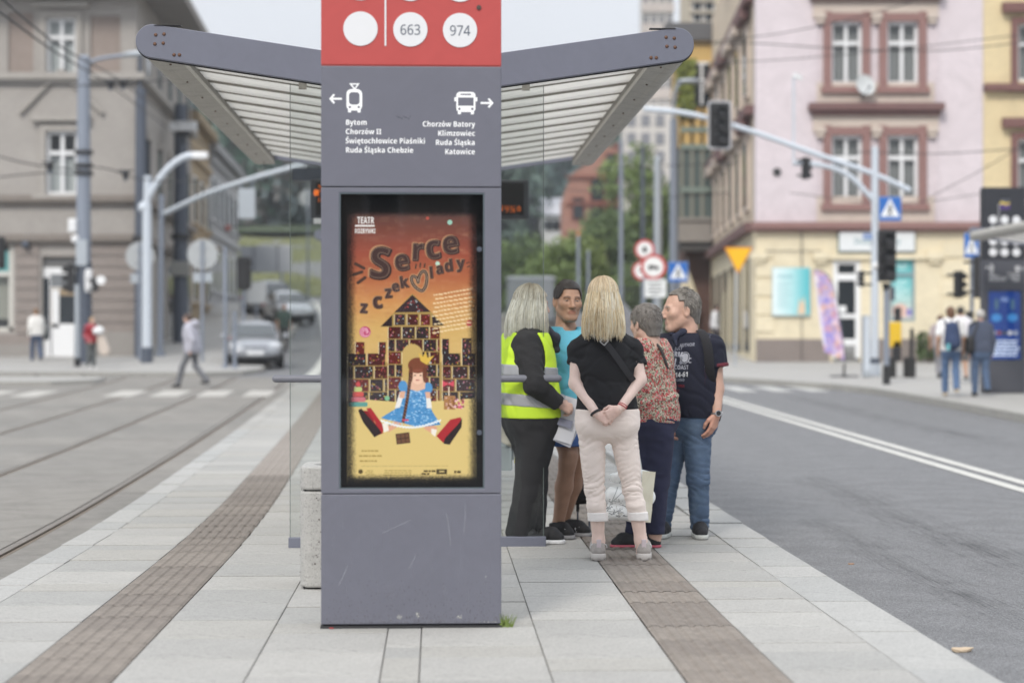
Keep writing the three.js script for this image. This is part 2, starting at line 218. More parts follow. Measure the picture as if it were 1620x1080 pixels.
// ---------- information totems ----------
function decal(parent, name, w, h, x, y, z, draw, res = 900, rough = .6) { // flat print on a surface
  const t = canvasTex(Math.round(w * res), Math.round(h * res), (g, W, H) => { g.clearRect(0, 0, W, H); draw(g, W, H); });
  const m = part(parent, name, new THREE.PlaneGeometry(w, h), new THREE.MeshStandardMaterial({ map: t, transparent: true, roughness: rough })); m.position.set(x, y, z); return m;
}
function drawTotemPrint(g, W, H) { // drawn in photo pixels: 508..793 across, 104..297 down
  g.scale(W / 285, H / 193); g.translate(-508, -104); g.fillStyle = '#f4f5f7'; g.strokeStyle = '#f4f5f7'; g.lineCap = 'round'; g.lineJoin = 'round';
  const T = (s, x, y, al) => { g.font = 'bold 11.6px sans-serif'; g.textAlign = al; g.save(); g.translate(x, y); g.scale(.945, 1); g.fillText(s, 0, 0); g.restore(); };
  T('Bytom', 546.5, 198.5, 'left'); T('Chorzów II', 546.5, 213, 'left'); T('Świętochłowice Piaśniki', 546.5, 227.5, 'left'); T('Ruda Śląska Chebzie', 546.5, 242, 'left');
  T('Chorzów Batory', 751.5, 200.5, 'right'); T('Klimzowiec', 751.5, 215, 'right'); T('Ruda Śląska', 751.5, 229.5, 'right'); T('Katowice', 751.5, 244, 'right');
  const arrow = (x0, x1, y, s) => { g.lineWidth = 3.2; g.beginPath(); g.moveTo(x0, y); g.lineTo(x1, y); g.moveTo(x1 - s * 6, y - 7); g.lineTo(x1, y); g.lineTo(x1 - s * 6, y + 7); g.stroke(); };
  g.lineCap = 'butt'; g.lineJoin = 'miter'; arrow(541, 523, 157.5, -1); arrow(760, 778.5, 163, 1);
  const holes = (f) => { g.globalCompositeOperation = 'destination-out'; f(); g.globalCompositeOperation = 'source-over'; };
  // tram pictogram
  g.beginPath(); g.roundRect(548, 142, 25, 34, 8); g.fill(); g.fillRect(550.5, 174, 5, 5); g.fillRect(565.5, 174, 5, 5);
  g.lineWidth = 2.2; g.beginPath(); g.moveTo(554.5, 134); g.lineTo(567, 134); g.lineTo(561, 142); g.closePath(); g.stroke();
  holes(() => { g.beginPath(); g.roundRect(552.2, 147, 16.6, 19.5, 5); g.fill(); for (const x of [553.5, 567.5]) { g.beginPath(); g.arc(x, 170.5, 1.9, 0, 7); g.fill(); } });
  // bus pictogram
  g.beginPath(); g.roundRect(721.5, 145.5, 30.5, 32, 6); g.fill(); g.fillRect(718.5, 154, 36.5, 6.5); g.fillRect(724, 175, 5, 6); g.fillRect(744.5, 175, 5, 6);
  holes(() => { g.fillRect(728.5, 148.5, 16.5, 2.2); g.fillRect(724.5, 154.5, 24.5, 13); for (const x of [726.5, 747]) { g.beginPath(); g.arc(x, 172.5, 2, 0, 7); g.fill(); } });
  g.fillStyle = 'rgba(70,70,75,.45)'; for (let i = 0; i < 9; i++) g.fillRect(627 + i * 2.6, 184 + (i * 5 % 4), 2, 1.2 + i % 2);
}
function drawPoster(g, W, H) { // drawn in photo pixels: 537..766 across, 305..773 down
  g.scale(W / 229, H / 468); g.translate(-537, -305); const r = RNG(12);
  g.fillStyle = '#0e0e10'; g.fillRect(537, 305, 229, 468);
  const gr = g.createLinearGradient(0, 330, 0, 765); [[0, '#564340'], [.07, '#74463d'], [.16, '#984f3f'], [.25, '#ad6646'], [.34, '#c98f58'], [.44, '#d0aa6a'], [.62, '#d2b374'], [.78, '#dcc684'], [1, '#e2d292']].forEach(([a, c]) => gr.addColorStop(a, c));
  g.fillStyle = gr; g.fillRect(549, 328, 205, 437);
  for (let i = 0; i < 900; i++) { g.fillStyle = `rgba(${r() < .5 ? '255,225,160' : '120,70,40'},.05)`; g.fillRect(549 + r() * 203, 330 + r() * 430, 3 + r() * 14, 2 + r() * 6); }
  const poly = (pts, c) => { g.fillStyle = c; g.beginPath(); pts.forEach(([x, y], i) => i ? g.lineTo(x, y) : g.moveTo(x, y)); g.closePath(); g.fill(); };
  const R = (x, y, w, h, c) => { g.fillStyle = c; g.fillRect(x, y, w, h); };
  // theatre mark
  g.fillStyle = '#eceae8'; g.strokeStyle = '#eceae8'; g.textAlign = 'center'; R(561, 355.5, 31, 2.6, '#eceae8'); g.save(); g.translate(578, 353.5); g.scale(.7, 1.15); g.font = 'bold 13px sans-serif'; g.fillText('TEATR', 0, 0); g.restore(); g.save(); g.translate(577, 368.5); g.scale(.62, 1); g.font = 'bold 10.5px sans-serif'; g.fillText('ROZRYWKI', 0, 0); g.restore();
  // chocolate castle
  const choc = ['#3a2a2c', '#33282b', '#4a2322', '#5f2520', '#2f2629'], gold = '#a88c52';
  const brick = (x, y, w, h) => { R(x, y, w, h, choc[Math.floor(r() * 5)]); for (let k = 0; k < w * h / 34; k++) { g.fillStyle = ['#b8d0d6', '#c2524e', '#d7b64e', '#8f3230', '#d88aa0'][Math.floor(r() * 5)]; g.fillRect(x + 1 + r() * (w - 3), y + 1 + r() * (h - 3), 1 + r() * .8, .8 + r() * 1.6); } R(x, y, 1.1, h, '#e6d6ae'); };
  R(549, 573, 203, 66, gold); for (const [x0, x1] of [[549, 612], [699, 752]]) for (let row = 0; row < 4; row++) { let x = x0 + (row === 1 ? -9 : 0); const y = row === 0 ? 559 : 559 + row * 20.5; while (x < x1) { const w = row === 0 ? 31 : 18 + r() * 18, a = Math.max(x, x0), b = Math.min(x + w - 2, x1); if (b - a > 3) brick(a, y, b - a, 19); x += w; } }
  for (const [x, y, w, h] of [[561, 541, 15, 19], [598, 541, 12, 19], [698, 536, 12, 24], [730, 535, 16, 26]]) brick(x, y, w, h);
  R(613, 516, 83, 120, gold); for (let row = 0; row < 6; row++) { const y = 517 + row * 20, off = row % 2 ? 10 : 0; for (let x = 613 - off; x < 695; x += 22) { const a = Math.max(613, x), b = Math.min(695, x + 20.5); if (b - a > 3) brick(a, y, b - a, 18.5); } }
  poly([[601, 517], [652, 464], [703, 515]], gold); poly([[623, 494], [652, 466], [681, 493]], '#382a2e'); for (const [x, w] of [[623, 17], [643, 18], [664, 16]]) brick(x, 497, w, 17); poly([[602, 516], [620, 498], [620, 516]], '#33282b'); poly([[702, 514], [683, 497], [684, 515]], '#33282b');
  for (let k = 0; k < 26; k++) { g.fillStyle = ['#c2524e', '#b8d0d6', '#a84a48'][k % 3]; const y = 474 + r() * 18; g.fillRect(652 + (r() - .5) * (y - 467) * 1.7, y, 1.3, 1.8); }
  g.fillStyle = '#c4a768'; g.beginPath(); g.moveTo(636, 640); g.lineTo(636, 560); g.arc(652, 560, 16, PI, 0); g.lineTo(668, 640); g.fill();
  R(545, 636, 210, 126, 'rgba(0,0,0,0)'); poly([[549, 640], [580, 632], [640, 637], [700, 634], [752, 630], [752, 765], [549, 765]], '#d8bf7d');
  // sweets and toys
  [['#c2484a', 562, 7], ['#b9c27a', 567, 13], ['#c9524e', 562, 18], ['#c8707a', 562, 24], ['#5f9a92', 563, 30]].forEach(([c, x, w], i) => { g.fillStyle = c; g.beginPath(); g.roundRect(566 - w / 2, 604 + i * 8, w, 7.4, 3); g.fill(); });
  g.fillStyle = '#b8406a'; g.beginPath(); g.arc(577, 525, 9, 0, 7); g.fill(); g.strokeStyle = '#e6b0c4'; g.lineWidth = 1; for (let k = 0; k < 5; k++) { g.beginPath(); g.arc(577 + k * .4, 525, 7.5 - k * 1.5, k, k + 4.4); g.stroke(); }
  for (const [x, y, q, c] of [[676, 344.5, 2.5, '#b8564a'], [711.5, 351, 4, '#9cc6b4'], [692, 416.5, 3.6, '#b8d6c4'], [742.5, 511, 5, '#c0504e'], [612, 630, 4, '#7fb58e']]) { g.fillStyle = c; g.beginPath(); g.arc(x, y, q, 0, 7); g.fill(); }
  R(702, 626, 18, 22, '#a8784a'); for (let k = 0; k < 26; k++) R(702 + r() * 16, 627 + r() * 19, 3, 2, r() < .5 ? '#7d4a34' : '#d7b0a0'); R(709, 612, 2, 14, '#e0d0b8'); poly([[700, 602], [709, 607], [718, 602], [718, 612], [709, 608], [700, 612]], '#cf4a5c');
  for (let k = 0; k < 30; k++) { g.fillStyle = ['#d0607c', '#e8b8c4', '#8a4a44'][k % 3]; g.beginPath(); g.arc(727 + (r() - .5) * 14, 639 + (r() - .5) * 14, 1.8, 0, 7); g.fill(); }
  // the girl sitting on the ground
  poly([[584, 650], [566, 649], [571, 662], [592, 691], [606, 685], [592, 668]], '#8a1f26'); poly([[566, 649], [571, 646], [604, 684], [592, 692], [574, 668]], '#2c2022'); poly([[579, 646], [586, 645], [608, 676], [604, 686]], '#a82a31');
  poly([[712, 664], [729, 660], [731, 671], [712, 703], [700, 700], [690, 690]], '#a82a31'); poly([[731, 662], [730, 676], [711, 704], [701, 702], [704, 693], [724, 672]], '#2c2022');
  poly([[608, 678], [630, 662], [634, 672], [614, 684]], '#d8a184'); poly([[672, 668], [692, 676], [686, 688], [670, 678]], '#d8a184'); poly([[604, 670], [612, 668], [615, 681], [607, 684]], '#ece4da'); poly([[682, 678], [691, 680], [688, 691], [682, 686]], '#ece4da');
  poly([[642, 613], [672, 612], [683, 650], [697, 672], [660, 676], [640, 670], [612, 664], [602, 661], [628, 645]], '#4f8fc4');
  for (let k = 0; k < 240; k++) { g.fillStyle = ['#8fc0e4', '#3a74a8', '#b8d8ee'][k % 3]; const t = r(), y = 618 + t * 54, w = 14 + t * 34; g.fillRect(651 + (r() - .5) * 1.8 * w, y, 2.6, 1.2); }
  g.strokeStyle = '#e8eef2'; g.lineWidth = 2.2; g.beginPath(); for (let k = 0; k <= 40; k++) { const x = 602 + k * 2.38, y = 664 + Math.sin(k / 40 * PI) * 11 + (k % 2) * 2.2; k ? g.lineTo(x, y) : g.moveTo(x, y); } g.stroke();
  g.fillStyle = '#4f8fc4'; for (const [x, y] of [[637, 611], [677, 614]]) { g.beginPath(); g.ellipse(x, y, 7, 9, 0, 0, 7); g.fill(); }
  poly([[632, 620], [640, 620], [632, 645], [624, 646]], '#e8e4e0'); poly([[673, 622], [680, 622], [683, 646], [675, 646]], '#e8e4e0'); poly([[633, 619], [641, 619], [639, 630], [631, 629]], '#dba98e'); poly([[672, 620], [680, 620], [681, 630], [674, 630]], '#dba98e');
  poly([[646, 600], [673, 600], [672, 615], [660, 619], [645, 615]], '#e0b49a'); g.fillStyle = '#ecc4aa'; g.beginPath(); g.ellipse(660.5, 595, 10.5, 13, 0, 0, 7); g.fill();
  g.fillStyle = '#7a4632'; g.beginPath(); g.ellipse(660.5, 578, 15.5, 12.5, 0, 0, 7); g.fill(); g.fillStyle = '#8a5040'; g.beginPath(); g.ellipse(660.5, 588, 10, 4, 0, PI, 0); g.fill(); R(657.5, 600.5, 6, 1.5, '#b04a4c'); for (const x of [656, 665]) { g.fillStyle = '#4a3428'; g.fillRect(x - 1.4, 593, 3, 1.5); } g.fillStyle = '#6d3e2c'; for (const x of [649.5, 671.5]) { g.beginPath(); g.ellipse(x, 592, 3.4, 13, 0, 0, 7); g.fill(); }
  g.lineWidth = 5; g.strokeStyle = '#4a3024'; g.beginPath(); g.moveTo(649, 590); g.quadraticCurveTo(647, 620, 637, 668); g.stroke(); g.lineWidth = 1.2; g.strokeStyle = '#8a5a42'; for (let y = 592; y < 668; y += 5) { g.beginPath(); g.moveTo(650 - (y - 590) * .16 - 2, y); g.lineTo(650 - (y - 590) * .16 + 2, y + 3); g.stroke(); }
  poly([[665, 571], [662, 558], [669, 564], [673, 555], [676, 566], [687, 562], [675, 577]], '#d9b452'); R(636, 663, 10, 3, '#c44a68');
  g.save(); g.translate(637, 693); g.rotate(-.12); R(-11, -8, 22, 17, '#4a3226'); for (let i = 0; i < 3; i++) for (let k = 0; k < 2; k++) R(-9.6 + i * 7, -6.4 + k * 8, 5.6, 6, '#6d4c38'); g.restore();
  // lettering poured in chocolate
  const puff = (s, x, y, size, rot, sx = 1) => { g.save(); g.translate(x, y); g.rotate(rot); g.scale(sx, 1); g.font = `bold ${size}px sans-serif`; g.textAlign = 'center'; g.lineJoin = 'round'; const w = size * .085; g.lineWidth = w * 1.15; g.strokeStyle = '#b48a68'; g.strokeText(s, -w * .38, -w * .28); g.lineWidth = w; g.strokeStyle = '#3b2b29'; g.strokeText(s, 0, 0); g.fillStyle = '#453331'; g.fillText(s, 0, 0); g.lineWidth = Math.max(.5, size * .02); g.strokeStyle = 'rgba(160,138,124,.55)'; g.strokeText(s, -size * .02, -size * .015); g.restore(); };
  puff('S', 601, 440, 66, .05, 1.02); puff('e', 638, 427, 44, -.14); puff('r', 660, 411, 46, .05); puff('c', 687, 409, 50, -.1); puff('e', 715, 400, 48, -.12);
  puff('z', 575, 495, 26, .05); puff('c', 598, 487, 32, -.12); puff('z', 615, 471, 26, -.1); puff('e', 627, 461, 23, -.2); puff('k', 640, 455, 24, -.15); puff('l', 683, 440, 24, -.1); puff('a', 697, 433, 23, -.2); puff('d', 711, 429, 25, -.12); puff('y', 729, 424, 24, -.05);
  g.lineJoin = 'round'; const heart = () => { g.beginPath(); g.moveTo(666, 460); g.bezierCurveTo(648, 452, 648, 434, 655, 437); g.quadraticCurveTo(660, 438, 661, 446); g.bezierCurveTo(663, 424, 676, 424, 675, 440); g.bezierCurveTo(675, 452, 670, 460, 666, 460); g.stroke(); };
  g.lineWidth = 7; g.strokeStyle = '#c8a57e'; heart(); g.lineWidth = 5; g.strokeStyle = '#3b2b29'; heart(); g.lineWidth = 1; g.strokeStyle = '#b09a88'; heart();
  g.lineCap = 'round'; for (const [x0, y0, x1, y1, w] of [[562, 417, 575, 424, 5], [559, 434, 572, 430, 5], [566, 447, 577, 439, 5], [657, 424, 658, 418, 2.5], [664, 422, 665, 416, 2.5], [671, 422, 672, 417, 2.5], [738, 416, 742, 414, 1.6], [739, 422, 743, 420, 1.6]]) { g.lineWidth = w; g.strokeStyle = '#4a3832'; g.beginPath(); g.moveTo(x0, y0); g.lineTo(x1, y1); g.stroke(); }
  // small print: rows of strokes
  const rows = (x, y, w, n, dy, c, slope, s) => { g.fillStyle = c; for (let k = 0; k < n; k++) { let q = x + r() * 8; const e = x + w - r() * 10; while (q < e) { const l = 2 + r() * 6; g.fillRect(q, y + k * dy - (q - x) * slope, l, s); q += l + 1.2; } } };
  rows(682, 466, 66, 10, 6.6, '#efd9b0', .17, 2); rows(567, 712, 34, 3, 8, '#a88f50', 0, 2.6); rows(568, 737, 150, 1, 8, '#b29d62', 0, 1); rows(575, 744, 24, 3, 3, '#9a8448', 0, 1.2); rows(602, 744, 52, 3, 3.4, '#9a8448', 0, 1.2); rows(664, 744, 20, 2, 4.4, '#57482a', 0, 3); R(690, 742.5, 17, 8, '#4a3f2a'); rows(692, 745, 12, 1, 3, '#c8b478', 0, 2.4); rows(716, 745, 14, 1, 3, '#57482a', 0, 4); g.fillStyle = '#57482a'; g.beginPath(); g.arc(570, 746, 3.6, 0, 7); g.fill();
  // black border, then dots painting in the shade where lightbox light falls off
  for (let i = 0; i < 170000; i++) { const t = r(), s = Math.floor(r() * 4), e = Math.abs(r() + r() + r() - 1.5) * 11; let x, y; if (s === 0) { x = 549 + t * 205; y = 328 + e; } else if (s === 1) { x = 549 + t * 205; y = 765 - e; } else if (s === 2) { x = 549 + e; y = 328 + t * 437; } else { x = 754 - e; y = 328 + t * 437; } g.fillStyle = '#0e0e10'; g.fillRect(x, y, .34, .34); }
}
function drawSpots(g, W, H) { const r = RNG(8); g.lineCap = 'round'; // scratches, chips and a dirty edge on the lower panel
  const u = W / 285; for (const [x, y, x2, y2] of [[40, 112, 25, 145], [150, 95, 138, 118], [96, 60, 140, 40], [200, 30, 206, 80], [230, 14, 228, 60]]) { g.strokeStyle = 'rgba(205,207,216,.34)'; g.lineWidth = u * .8; g.beginPath(); g.moveTo(x * u, y * u); g.quadraticCurveTo((x + x2) / 2 * u + 3, (y + y2) / 2 * u, x2 * u, y2 * u); g.stroke(); }
  for (const [x, y, w, h] of [[119, 192, 6, 7], [124, 193, 4, 4], [150, 188, 5, 10], [216, 193, 8, 6], [248, 204, 32, 5], [4, 206, 30, 3], [262, 130, 2, 3]]) for (let k = 0; k < w * h * .5; k++) { g.fillStyle = 'rgba(205,205,198,.62)'; g.fillRect((x + r() * w) * u, (y + r() * h) * u, u * (.6 + r()), u * (.6 + r())); }
  for (let k = 0; k < 900; k++) { const y = H - Math.pow(r(), 3) * H * .35; g.fillStyle = `rgba(${r() < .6 ? '80,78,78' : '165,163,166'},.34)`; g.fillRect(r() * W, y, u * (.4 + r() * 1.2), u * (.5 + r() * 2.4)); }
  for (let k = 0; k < 60; k++) { const x = r() * W, y = r() * H * .8; g.fillStyle = 'rgba(175,178,190,.16)'; g.fillRect(x, y, u * .8, u * (8 + r() * 30)); } }
const redPaint = mat([.50, .075, .07], .45, { map: fine2 }), discMat = mat([.72, .73, .75], .4), totemGrey = mat([.15, .154, .192], .48, { map: fine2 }), totemDark = mat([.022, .024, .032], .5), totemBase = mat([.075, .078, .095], .5);
function routeDisc(t, x, y, txt, R = .0795) { const d = part(t, 'route_disc', mv(new THREE.CylinderGeometry(R, R, .004, 40), x, y, .002, PI / 2), discMat);
  if (txt) { const m = decal(d, 'route_number', .13, .07, x, y, .0052, (g, W, H) => { g.fillStyle = '#5c6472'; g.textAlign = 'center'; g.textBaseline = 'middle'; g.translate(W / 2, H / 2); g.scale(.92, 1); g.font = `${H * .92}px sans-serif`; g.fillText(txt, 0, 2); }); } return d; }
function totem(label, pos, ry, dark) {
  const t = thing('information_totem', label, 'information totem', pos, ry, 'information totems at the stops'), low = dark ? totemBase : totemGrey, W = .8365, D = .26, zc = -D / 2;
  part(t, 'core', [bx(W - .02, 4.02, D - .08, 0, 2.02, zc - .03), bx(W + .006, .012, D + .006, 0, .006, zc)], M.dark);
  const lp = part(t, 'lower_panel', rb(W, .604, D, .006, 0, .018 + .302, zc), low); 
  if (!dark) decal(lp, 'worn_paint', W - .02, .59, 0, .02 + .3, .0012, drawSpots, 900);
  const ring = new THREE.Shape(); rrect(W, 1.418, .006, ring); const hole = new THREE.Path(); const hw = .3365, y0 = .646 - 1.3345, y1 = 2.02 - 1.3345; hole.moveTo(-hw + .003, y0); hole.lineTo(hw + .003, y0); hole.lineTo(hw + .003, y1); hole.lineTo(-hw + .003, y1); hole.closePath(); ring.holes.push(hole);
  part(t, 'display_frame', uvm(mv(ext(ring, .05, .003), 0, 1.3345, -.05)), low); for (const e of [-1, 1]) part(t, 'side_panel', bx(.004, 1.41, D - .056, e * (W / 2 - .003), 1.3345, -.053 - (D - .056) / 2), low);
  part(t, 'trim', [bx(.006, 1.374, .008, -hw + .006, 1.333, -.006), bx(.006, 1.374, .008, hw, 1.333, -.006), bx(2 * hw - .012, .006, .008, .003, 2.017, -.006), bx(2 * hw - .012, .006, .008, .003, .649, -.006)], mat([.12, .15, .17], .35, { metalness: .3 }));
  const bw = .672, bh = 1.374; let art;
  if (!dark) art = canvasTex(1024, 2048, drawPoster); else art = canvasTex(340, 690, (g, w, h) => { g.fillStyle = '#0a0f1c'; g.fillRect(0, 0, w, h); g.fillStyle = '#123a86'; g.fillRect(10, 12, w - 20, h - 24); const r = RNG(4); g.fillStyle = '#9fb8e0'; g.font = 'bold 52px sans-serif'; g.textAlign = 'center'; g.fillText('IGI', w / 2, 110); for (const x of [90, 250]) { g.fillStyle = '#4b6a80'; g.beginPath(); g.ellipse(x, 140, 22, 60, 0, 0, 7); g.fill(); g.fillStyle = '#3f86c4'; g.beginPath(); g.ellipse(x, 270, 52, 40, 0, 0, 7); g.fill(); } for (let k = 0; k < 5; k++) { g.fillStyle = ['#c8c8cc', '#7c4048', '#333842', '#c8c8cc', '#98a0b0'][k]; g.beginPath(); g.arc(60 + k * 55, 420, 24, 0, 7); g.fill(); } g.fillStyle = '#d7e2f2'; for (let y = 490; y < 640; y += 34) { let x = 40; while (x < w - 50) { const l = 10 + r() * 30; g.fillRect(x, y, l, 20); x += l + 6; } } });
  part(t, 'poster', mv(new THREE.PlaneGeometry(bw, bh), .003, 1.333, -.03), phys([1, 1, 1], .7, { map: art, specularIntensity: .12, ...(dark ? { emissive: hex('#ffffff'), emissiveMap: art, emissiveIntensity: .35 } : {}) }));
  part(t, 'backing', bx(bw + .02, bh + .02, .01, .003, 1.333, -.044), M.black);
  part(t, 'glass_pane', mv(new THREE.PlaneGeometry(bw - .008, bh - .008), .003, 1.333, -.008), phys([.97, .98, .98], .03, { transmission: 1, thickness: 0, ior: 1.5 }));
  for (const y of [1.759, .907]) part(t, 'lock', [cyl(.012, .012, .01, .316, y, -.003, 16, PI / 2), cyl(.006, .006, .012, .316, y, -.002, 12, PI / 2)], M.darkPole);
  const up = part(t, 'text_panel', rb(W, .560, D, .006, 0, 2.047 + .28, zc), low);
  if (!dark) decal(up, 'lettering', W, .5665, 0, 2.3275, .0012, drawTotemPrint, 1500); else decal(up, 'lettering', W, .5665, 0, 2.3275, .0012, drawTotemPrint, 300);
  part(t, 'top_panel', rb(W, 1.4, D, .006, 0, 2.61 + .7, zc), dark ? totemDark : redPaint); part(t, 'panel_joint', bx(W - .004, .004, D - .004, 0, 2.6085, zc), dark ? totemDark : mat([.3, .06, .055], .6));
  const X = dark ? [-.235, -.005, .227] : [-.2355, -.0045, .226], Y = dark ? [2.76, 2.971, 3.182, 3.393] : [2.779, 2.99, 3.201]; const tx = dark ? {} : { '1,0': '663', '2,0': '974' };
  X.forEach((x, i) => Y.forEach((y, j) => routeDisc(t, x, y - i * .002, tx[i + ',' + j])));
  part(t, 'dividing_line', bx(.008, 1.0, .003, -.12, 2.70 + .5, .0015), discMat);
  if (dark) { const q = mv(new THREE.PlaneGeometry(.2, .26), .0, 3.72, .002); part(t, 'emblem', q, mat([1, 1, 1], .5, { map: canvasTex(96, 128, (g, w, h) => { g.fillStyle = '#4a3370'; g.fillRect(0, 60, w, 68); g.fillStyle = '#c9b45a'; g.beginPath(); g.moveTo(0, 60); g.bezierCurveTo(30, 30, 60, 90, 96, 50); g.lineTo(96, 70); g.bezierCurveTo(60, 110, 30, 60, 0, 84); g.fill(); g.fillStyle = '#15161a'; g.fillRect(0, 0, w, 22); g.fillStyle = '#8a90a0'; for (let i = 0; i < 4; i++) g.fillRect(10 + i * 22, 26, 12, 16); }) })); }
  else part(t, 'screw', [cyl(.011, .011, .006, .3135, 2.881, .003, 14, PI / 2), cyl(.005, .005, .008, .3135, 2.881, .004, 10, PI / 2)], mat([.1, .08, .07], .5, { metalness: .5 }));
  return t;
}
totem('tall grey information totem with red head and chocolate castle theatre poster in front', PF(-.1155, 8.81), TH);
{ const p = at(1590.5, 540, 37); totem('dark totem with white route discs and blue screen at far right', V(p.x, gh(p.x, p.z), p.z), TH, true); }
// weeds and a petal at the totem's foot
{ const r = RNG(31), P = []; for (let i = 0; i < 60; i++) { const x = (r() - .4) * .07, z = (r() - .5) * .05, h = .02 + r() * .05, dx = (r() - .3) * .05, dz = (r() - .5) * .03, w = .0022; P.push(x - w, 0, z, x + w, 0, z, x + dx, h, z + dz, x + w, 0, z, x + w + dx * .4, h * .55, z + dz * .4, x + dx, h, z + dz); }
  const g = new THREE.BufferGeometry(); g.setAttribute('position', new THREE.Float32BufferAttribute(P, 3)); g.computeVertexNormals(); const p = PF(.313, 8.83, .001); const t = thing('grass_tuft', 'small green grass tuft growing at right foot of grey totem', 'weed', p); part(t, 'blades', g, mat([.16, .22, .05], .8)); 
  const q = new THREE.SphereGeometry(.012, 10, 6); q.scale(1, .3, .7); const m = new THREE.Mesh(q, mat([.35, .05, .05], .7)); m.name = 'petal'; m.position.copy(PF(-.485, 8.80, .004)); scene.add(m); tag(m, 'small red petal on paving at the totem base', 'petal'); }

// ---------- V-roofed tram shelters ----------
const roofSkin = phys([.85, .82, .755], .9, { transmission: .78, thickness: 0, map: rep(grainTex, .7) }), gutterMat = mat([.5, .48, .435], .55, { map: grain2 }), ribMat = mat([.2, .19, .17], .6), boltMat = mat([.14, .075, .05], .6, { metalness: .4 });
const glassSlab = phys([.86, .885, .875], .015, { transmission: 1, thickness: 0, ior: 1.45 });
function shelter(label, pos, ry, full) {
  const t = thing('tram_shelter', label, 'tram shelter', pos, ry, 'V-roofed tram shelters'), L = 7.06, yc = (x) => 2.905 + Math.abs(x) * .148; // centre line of the beams
  const beamShape = (s, r = .101) => { const sh = new THREE.Shape(), a = Math.atan(.148) * s, tip = V(1.59 * s, yc(1.59), 0); const nx = -Math.sin(a), ny = Math.cos(a);
    sh.moveTo(0, yc(0) - r); if (s > 0) { sh.lineTo(tip.x - nx * r, tip.y - ny * r); sh.absarc(tip.x, tip.y, r, a - PI / 2, a + PI / 2, false); sh.lineTo(0, yc(0) + r); } else { sh.lineTo(tip.x - nx * r, tip.y - ny * r); sh.absarc(tip.x, tip.y, r, a - PI / 2, a + PI / 2, true); sh.lineTo(0, yc(0) + r); } sh.closePath(); return sh; };
  for (const s of [-1, 1]) {
    for (const [z, n] of [[-.05, 'front_beam'], [-L, 'rear_beam']]) { const g0 = ext(beamShape(s), .05, .004, 16); if (n === 'rear_beam') g0.translate(0, .085, 0); const b = part(t, n, uvm(mv(g0, 0, 0, z)), M.greyPaint); if (n === 'front_beam') part(b, 'beam_gasket', mv(ext(beamShape(s, .107), .012, 0, 16), 0, 0, z - .013), M.black);
      if (n === 'front_beam') for (const [dx, dy] of [[.09, .035], [.14, .04], [.085, -.02], [.135, -.015], [.2, -.085], [.232, -.085]]) part(b, 'bolt', sph(.011, s * (1.66 - dx - .0), yc(1.6) + .035 * 0 + dy, .001, 8, 1, 1, .5), boltMat); }
    part(t, 'gutter', [(() => { const sh = new THREE.Shape(), x0 = 1.595, y0 = yc(x0), r = .094; sh.absarc(0, 0, r, -PI * .62, PI * .5, false); sh.lineTo(-.13, .07); sh.lineTo(-.145, -.09); const g = ext(sh, L - .11, 0, 14); if (s < 0) mirrorX(g); return uvm(mv(g, s * x0, y0, -L + .055)); })()], gutterMat);
    part(t, 'cover_strip', bx(.16, .004, .05, s * 1.5, yc(1.5) + .108, -.02), M.black).rotation.z = 0;
    for (let k = 0; k < 9; k++) part(t, 'rivet', sph(.008, s * 1.53, yc(1.595) - .0925 + .0, -.35 - k * .8, 6, 1, .6, 1), boltMat);
    const N = 13, a = Math.atan(.148) * s, len = 1.47 / Math.cos(a), mx = .735 * s;
    for (let k = 0; k < N; k++) { const z = -.1 - (k + .5) * (L - .2) / N, w = (L - .2) / N - .004; const pg = new THREE.PlaneGeometry(len, w, 1, 6).rotateX(-PI / 2), pp = pg.attributes.position; for (let i = 0; i < pp.count; i++) pp.setY(i, -.022 * Math.sin((pp.getZ(i) / w + .5) * PI)); pg.computeVertexNormals(); const g = mv(pg, mx, yc(mx) + .02, z, 0, 0, a); part(t, 'roof_panel', g, roofSkin); }
    for (let k = 1; k < N; k++) { const z = -.1 - k * (L - .2) / N; part(t, 'roof_rib', mv(new THREE.BoxGeometry(len, k % 2 ? .016 : .01, .016), mx, yc(mx) - -.01, z, 0, 0, a), ribMat); }
    part(t, 'panel_edge', [mv(new THREE.BoxGeometry(.02, .05, L - .12), s * 1.462, yc(1.462) - .025, -L / 2, 0, 0, a)], ribMat);
  }
  part(t, 'ridge_beam', rb(.16, .2, L - .12, .02, 0, yc(0) - .02, -L / 2), M.greyPaint);
  for (const z of [-1.1, -3.5, -5.9]) part(t, 'post', [cyl(.07, .07, 2.82, 0, 1.41, z, 20), cyl(.12, .12, .02, 0, .01, z, 20)], M.greyPaint);
  // glass end screen, its foot rail, clamps and grab rail
  const zg = -.75; for (const [x0, x1] of [[-.82, -.006], [.006, .814]]) { const gp = part(t, 'glass_pane', mv(new THREE.PlaneGeometry(x1 - x0 - .006, 2.93), (x0 + x1) / 2, .06 + 2.93 / 2, zg), glassSlab); for (const xe of [x0, x1]) part(gp, 'pane_edge', bx(.004, 2.93, .012, xe, .06 + 2.93 / 2, zg), mat([.13, .16, .15], .2)); }
  part(t, 'foot_rail', rb(1.66, .068, .05, .006, 0, .036, zg), M.greyPaint);
  for (const x of [-.74, .70]) part(t, 'glass_clamp', [bx(.05, .065, .035, x, 2.985, zg), bx(.02, .06, .02, x, 3.04, zg)], gutterMat);
  part(t, 'grab_rail', [rod(V(-.9, 1.093, -.61), V(.9, 1.093, -.61), .024, 16), sph(.024, -.9, 1.093, -.61), sph(.024, .9, 1.093, -.61), rod(V(-.3, 1.093, -.61), V(-.3, 1.093, zg + .006), .012), rod(V(.3, 1.093, -.61), V(.3, 1.093, zg + .006), .012)], M.greyPaintFlat);
  return t;
}
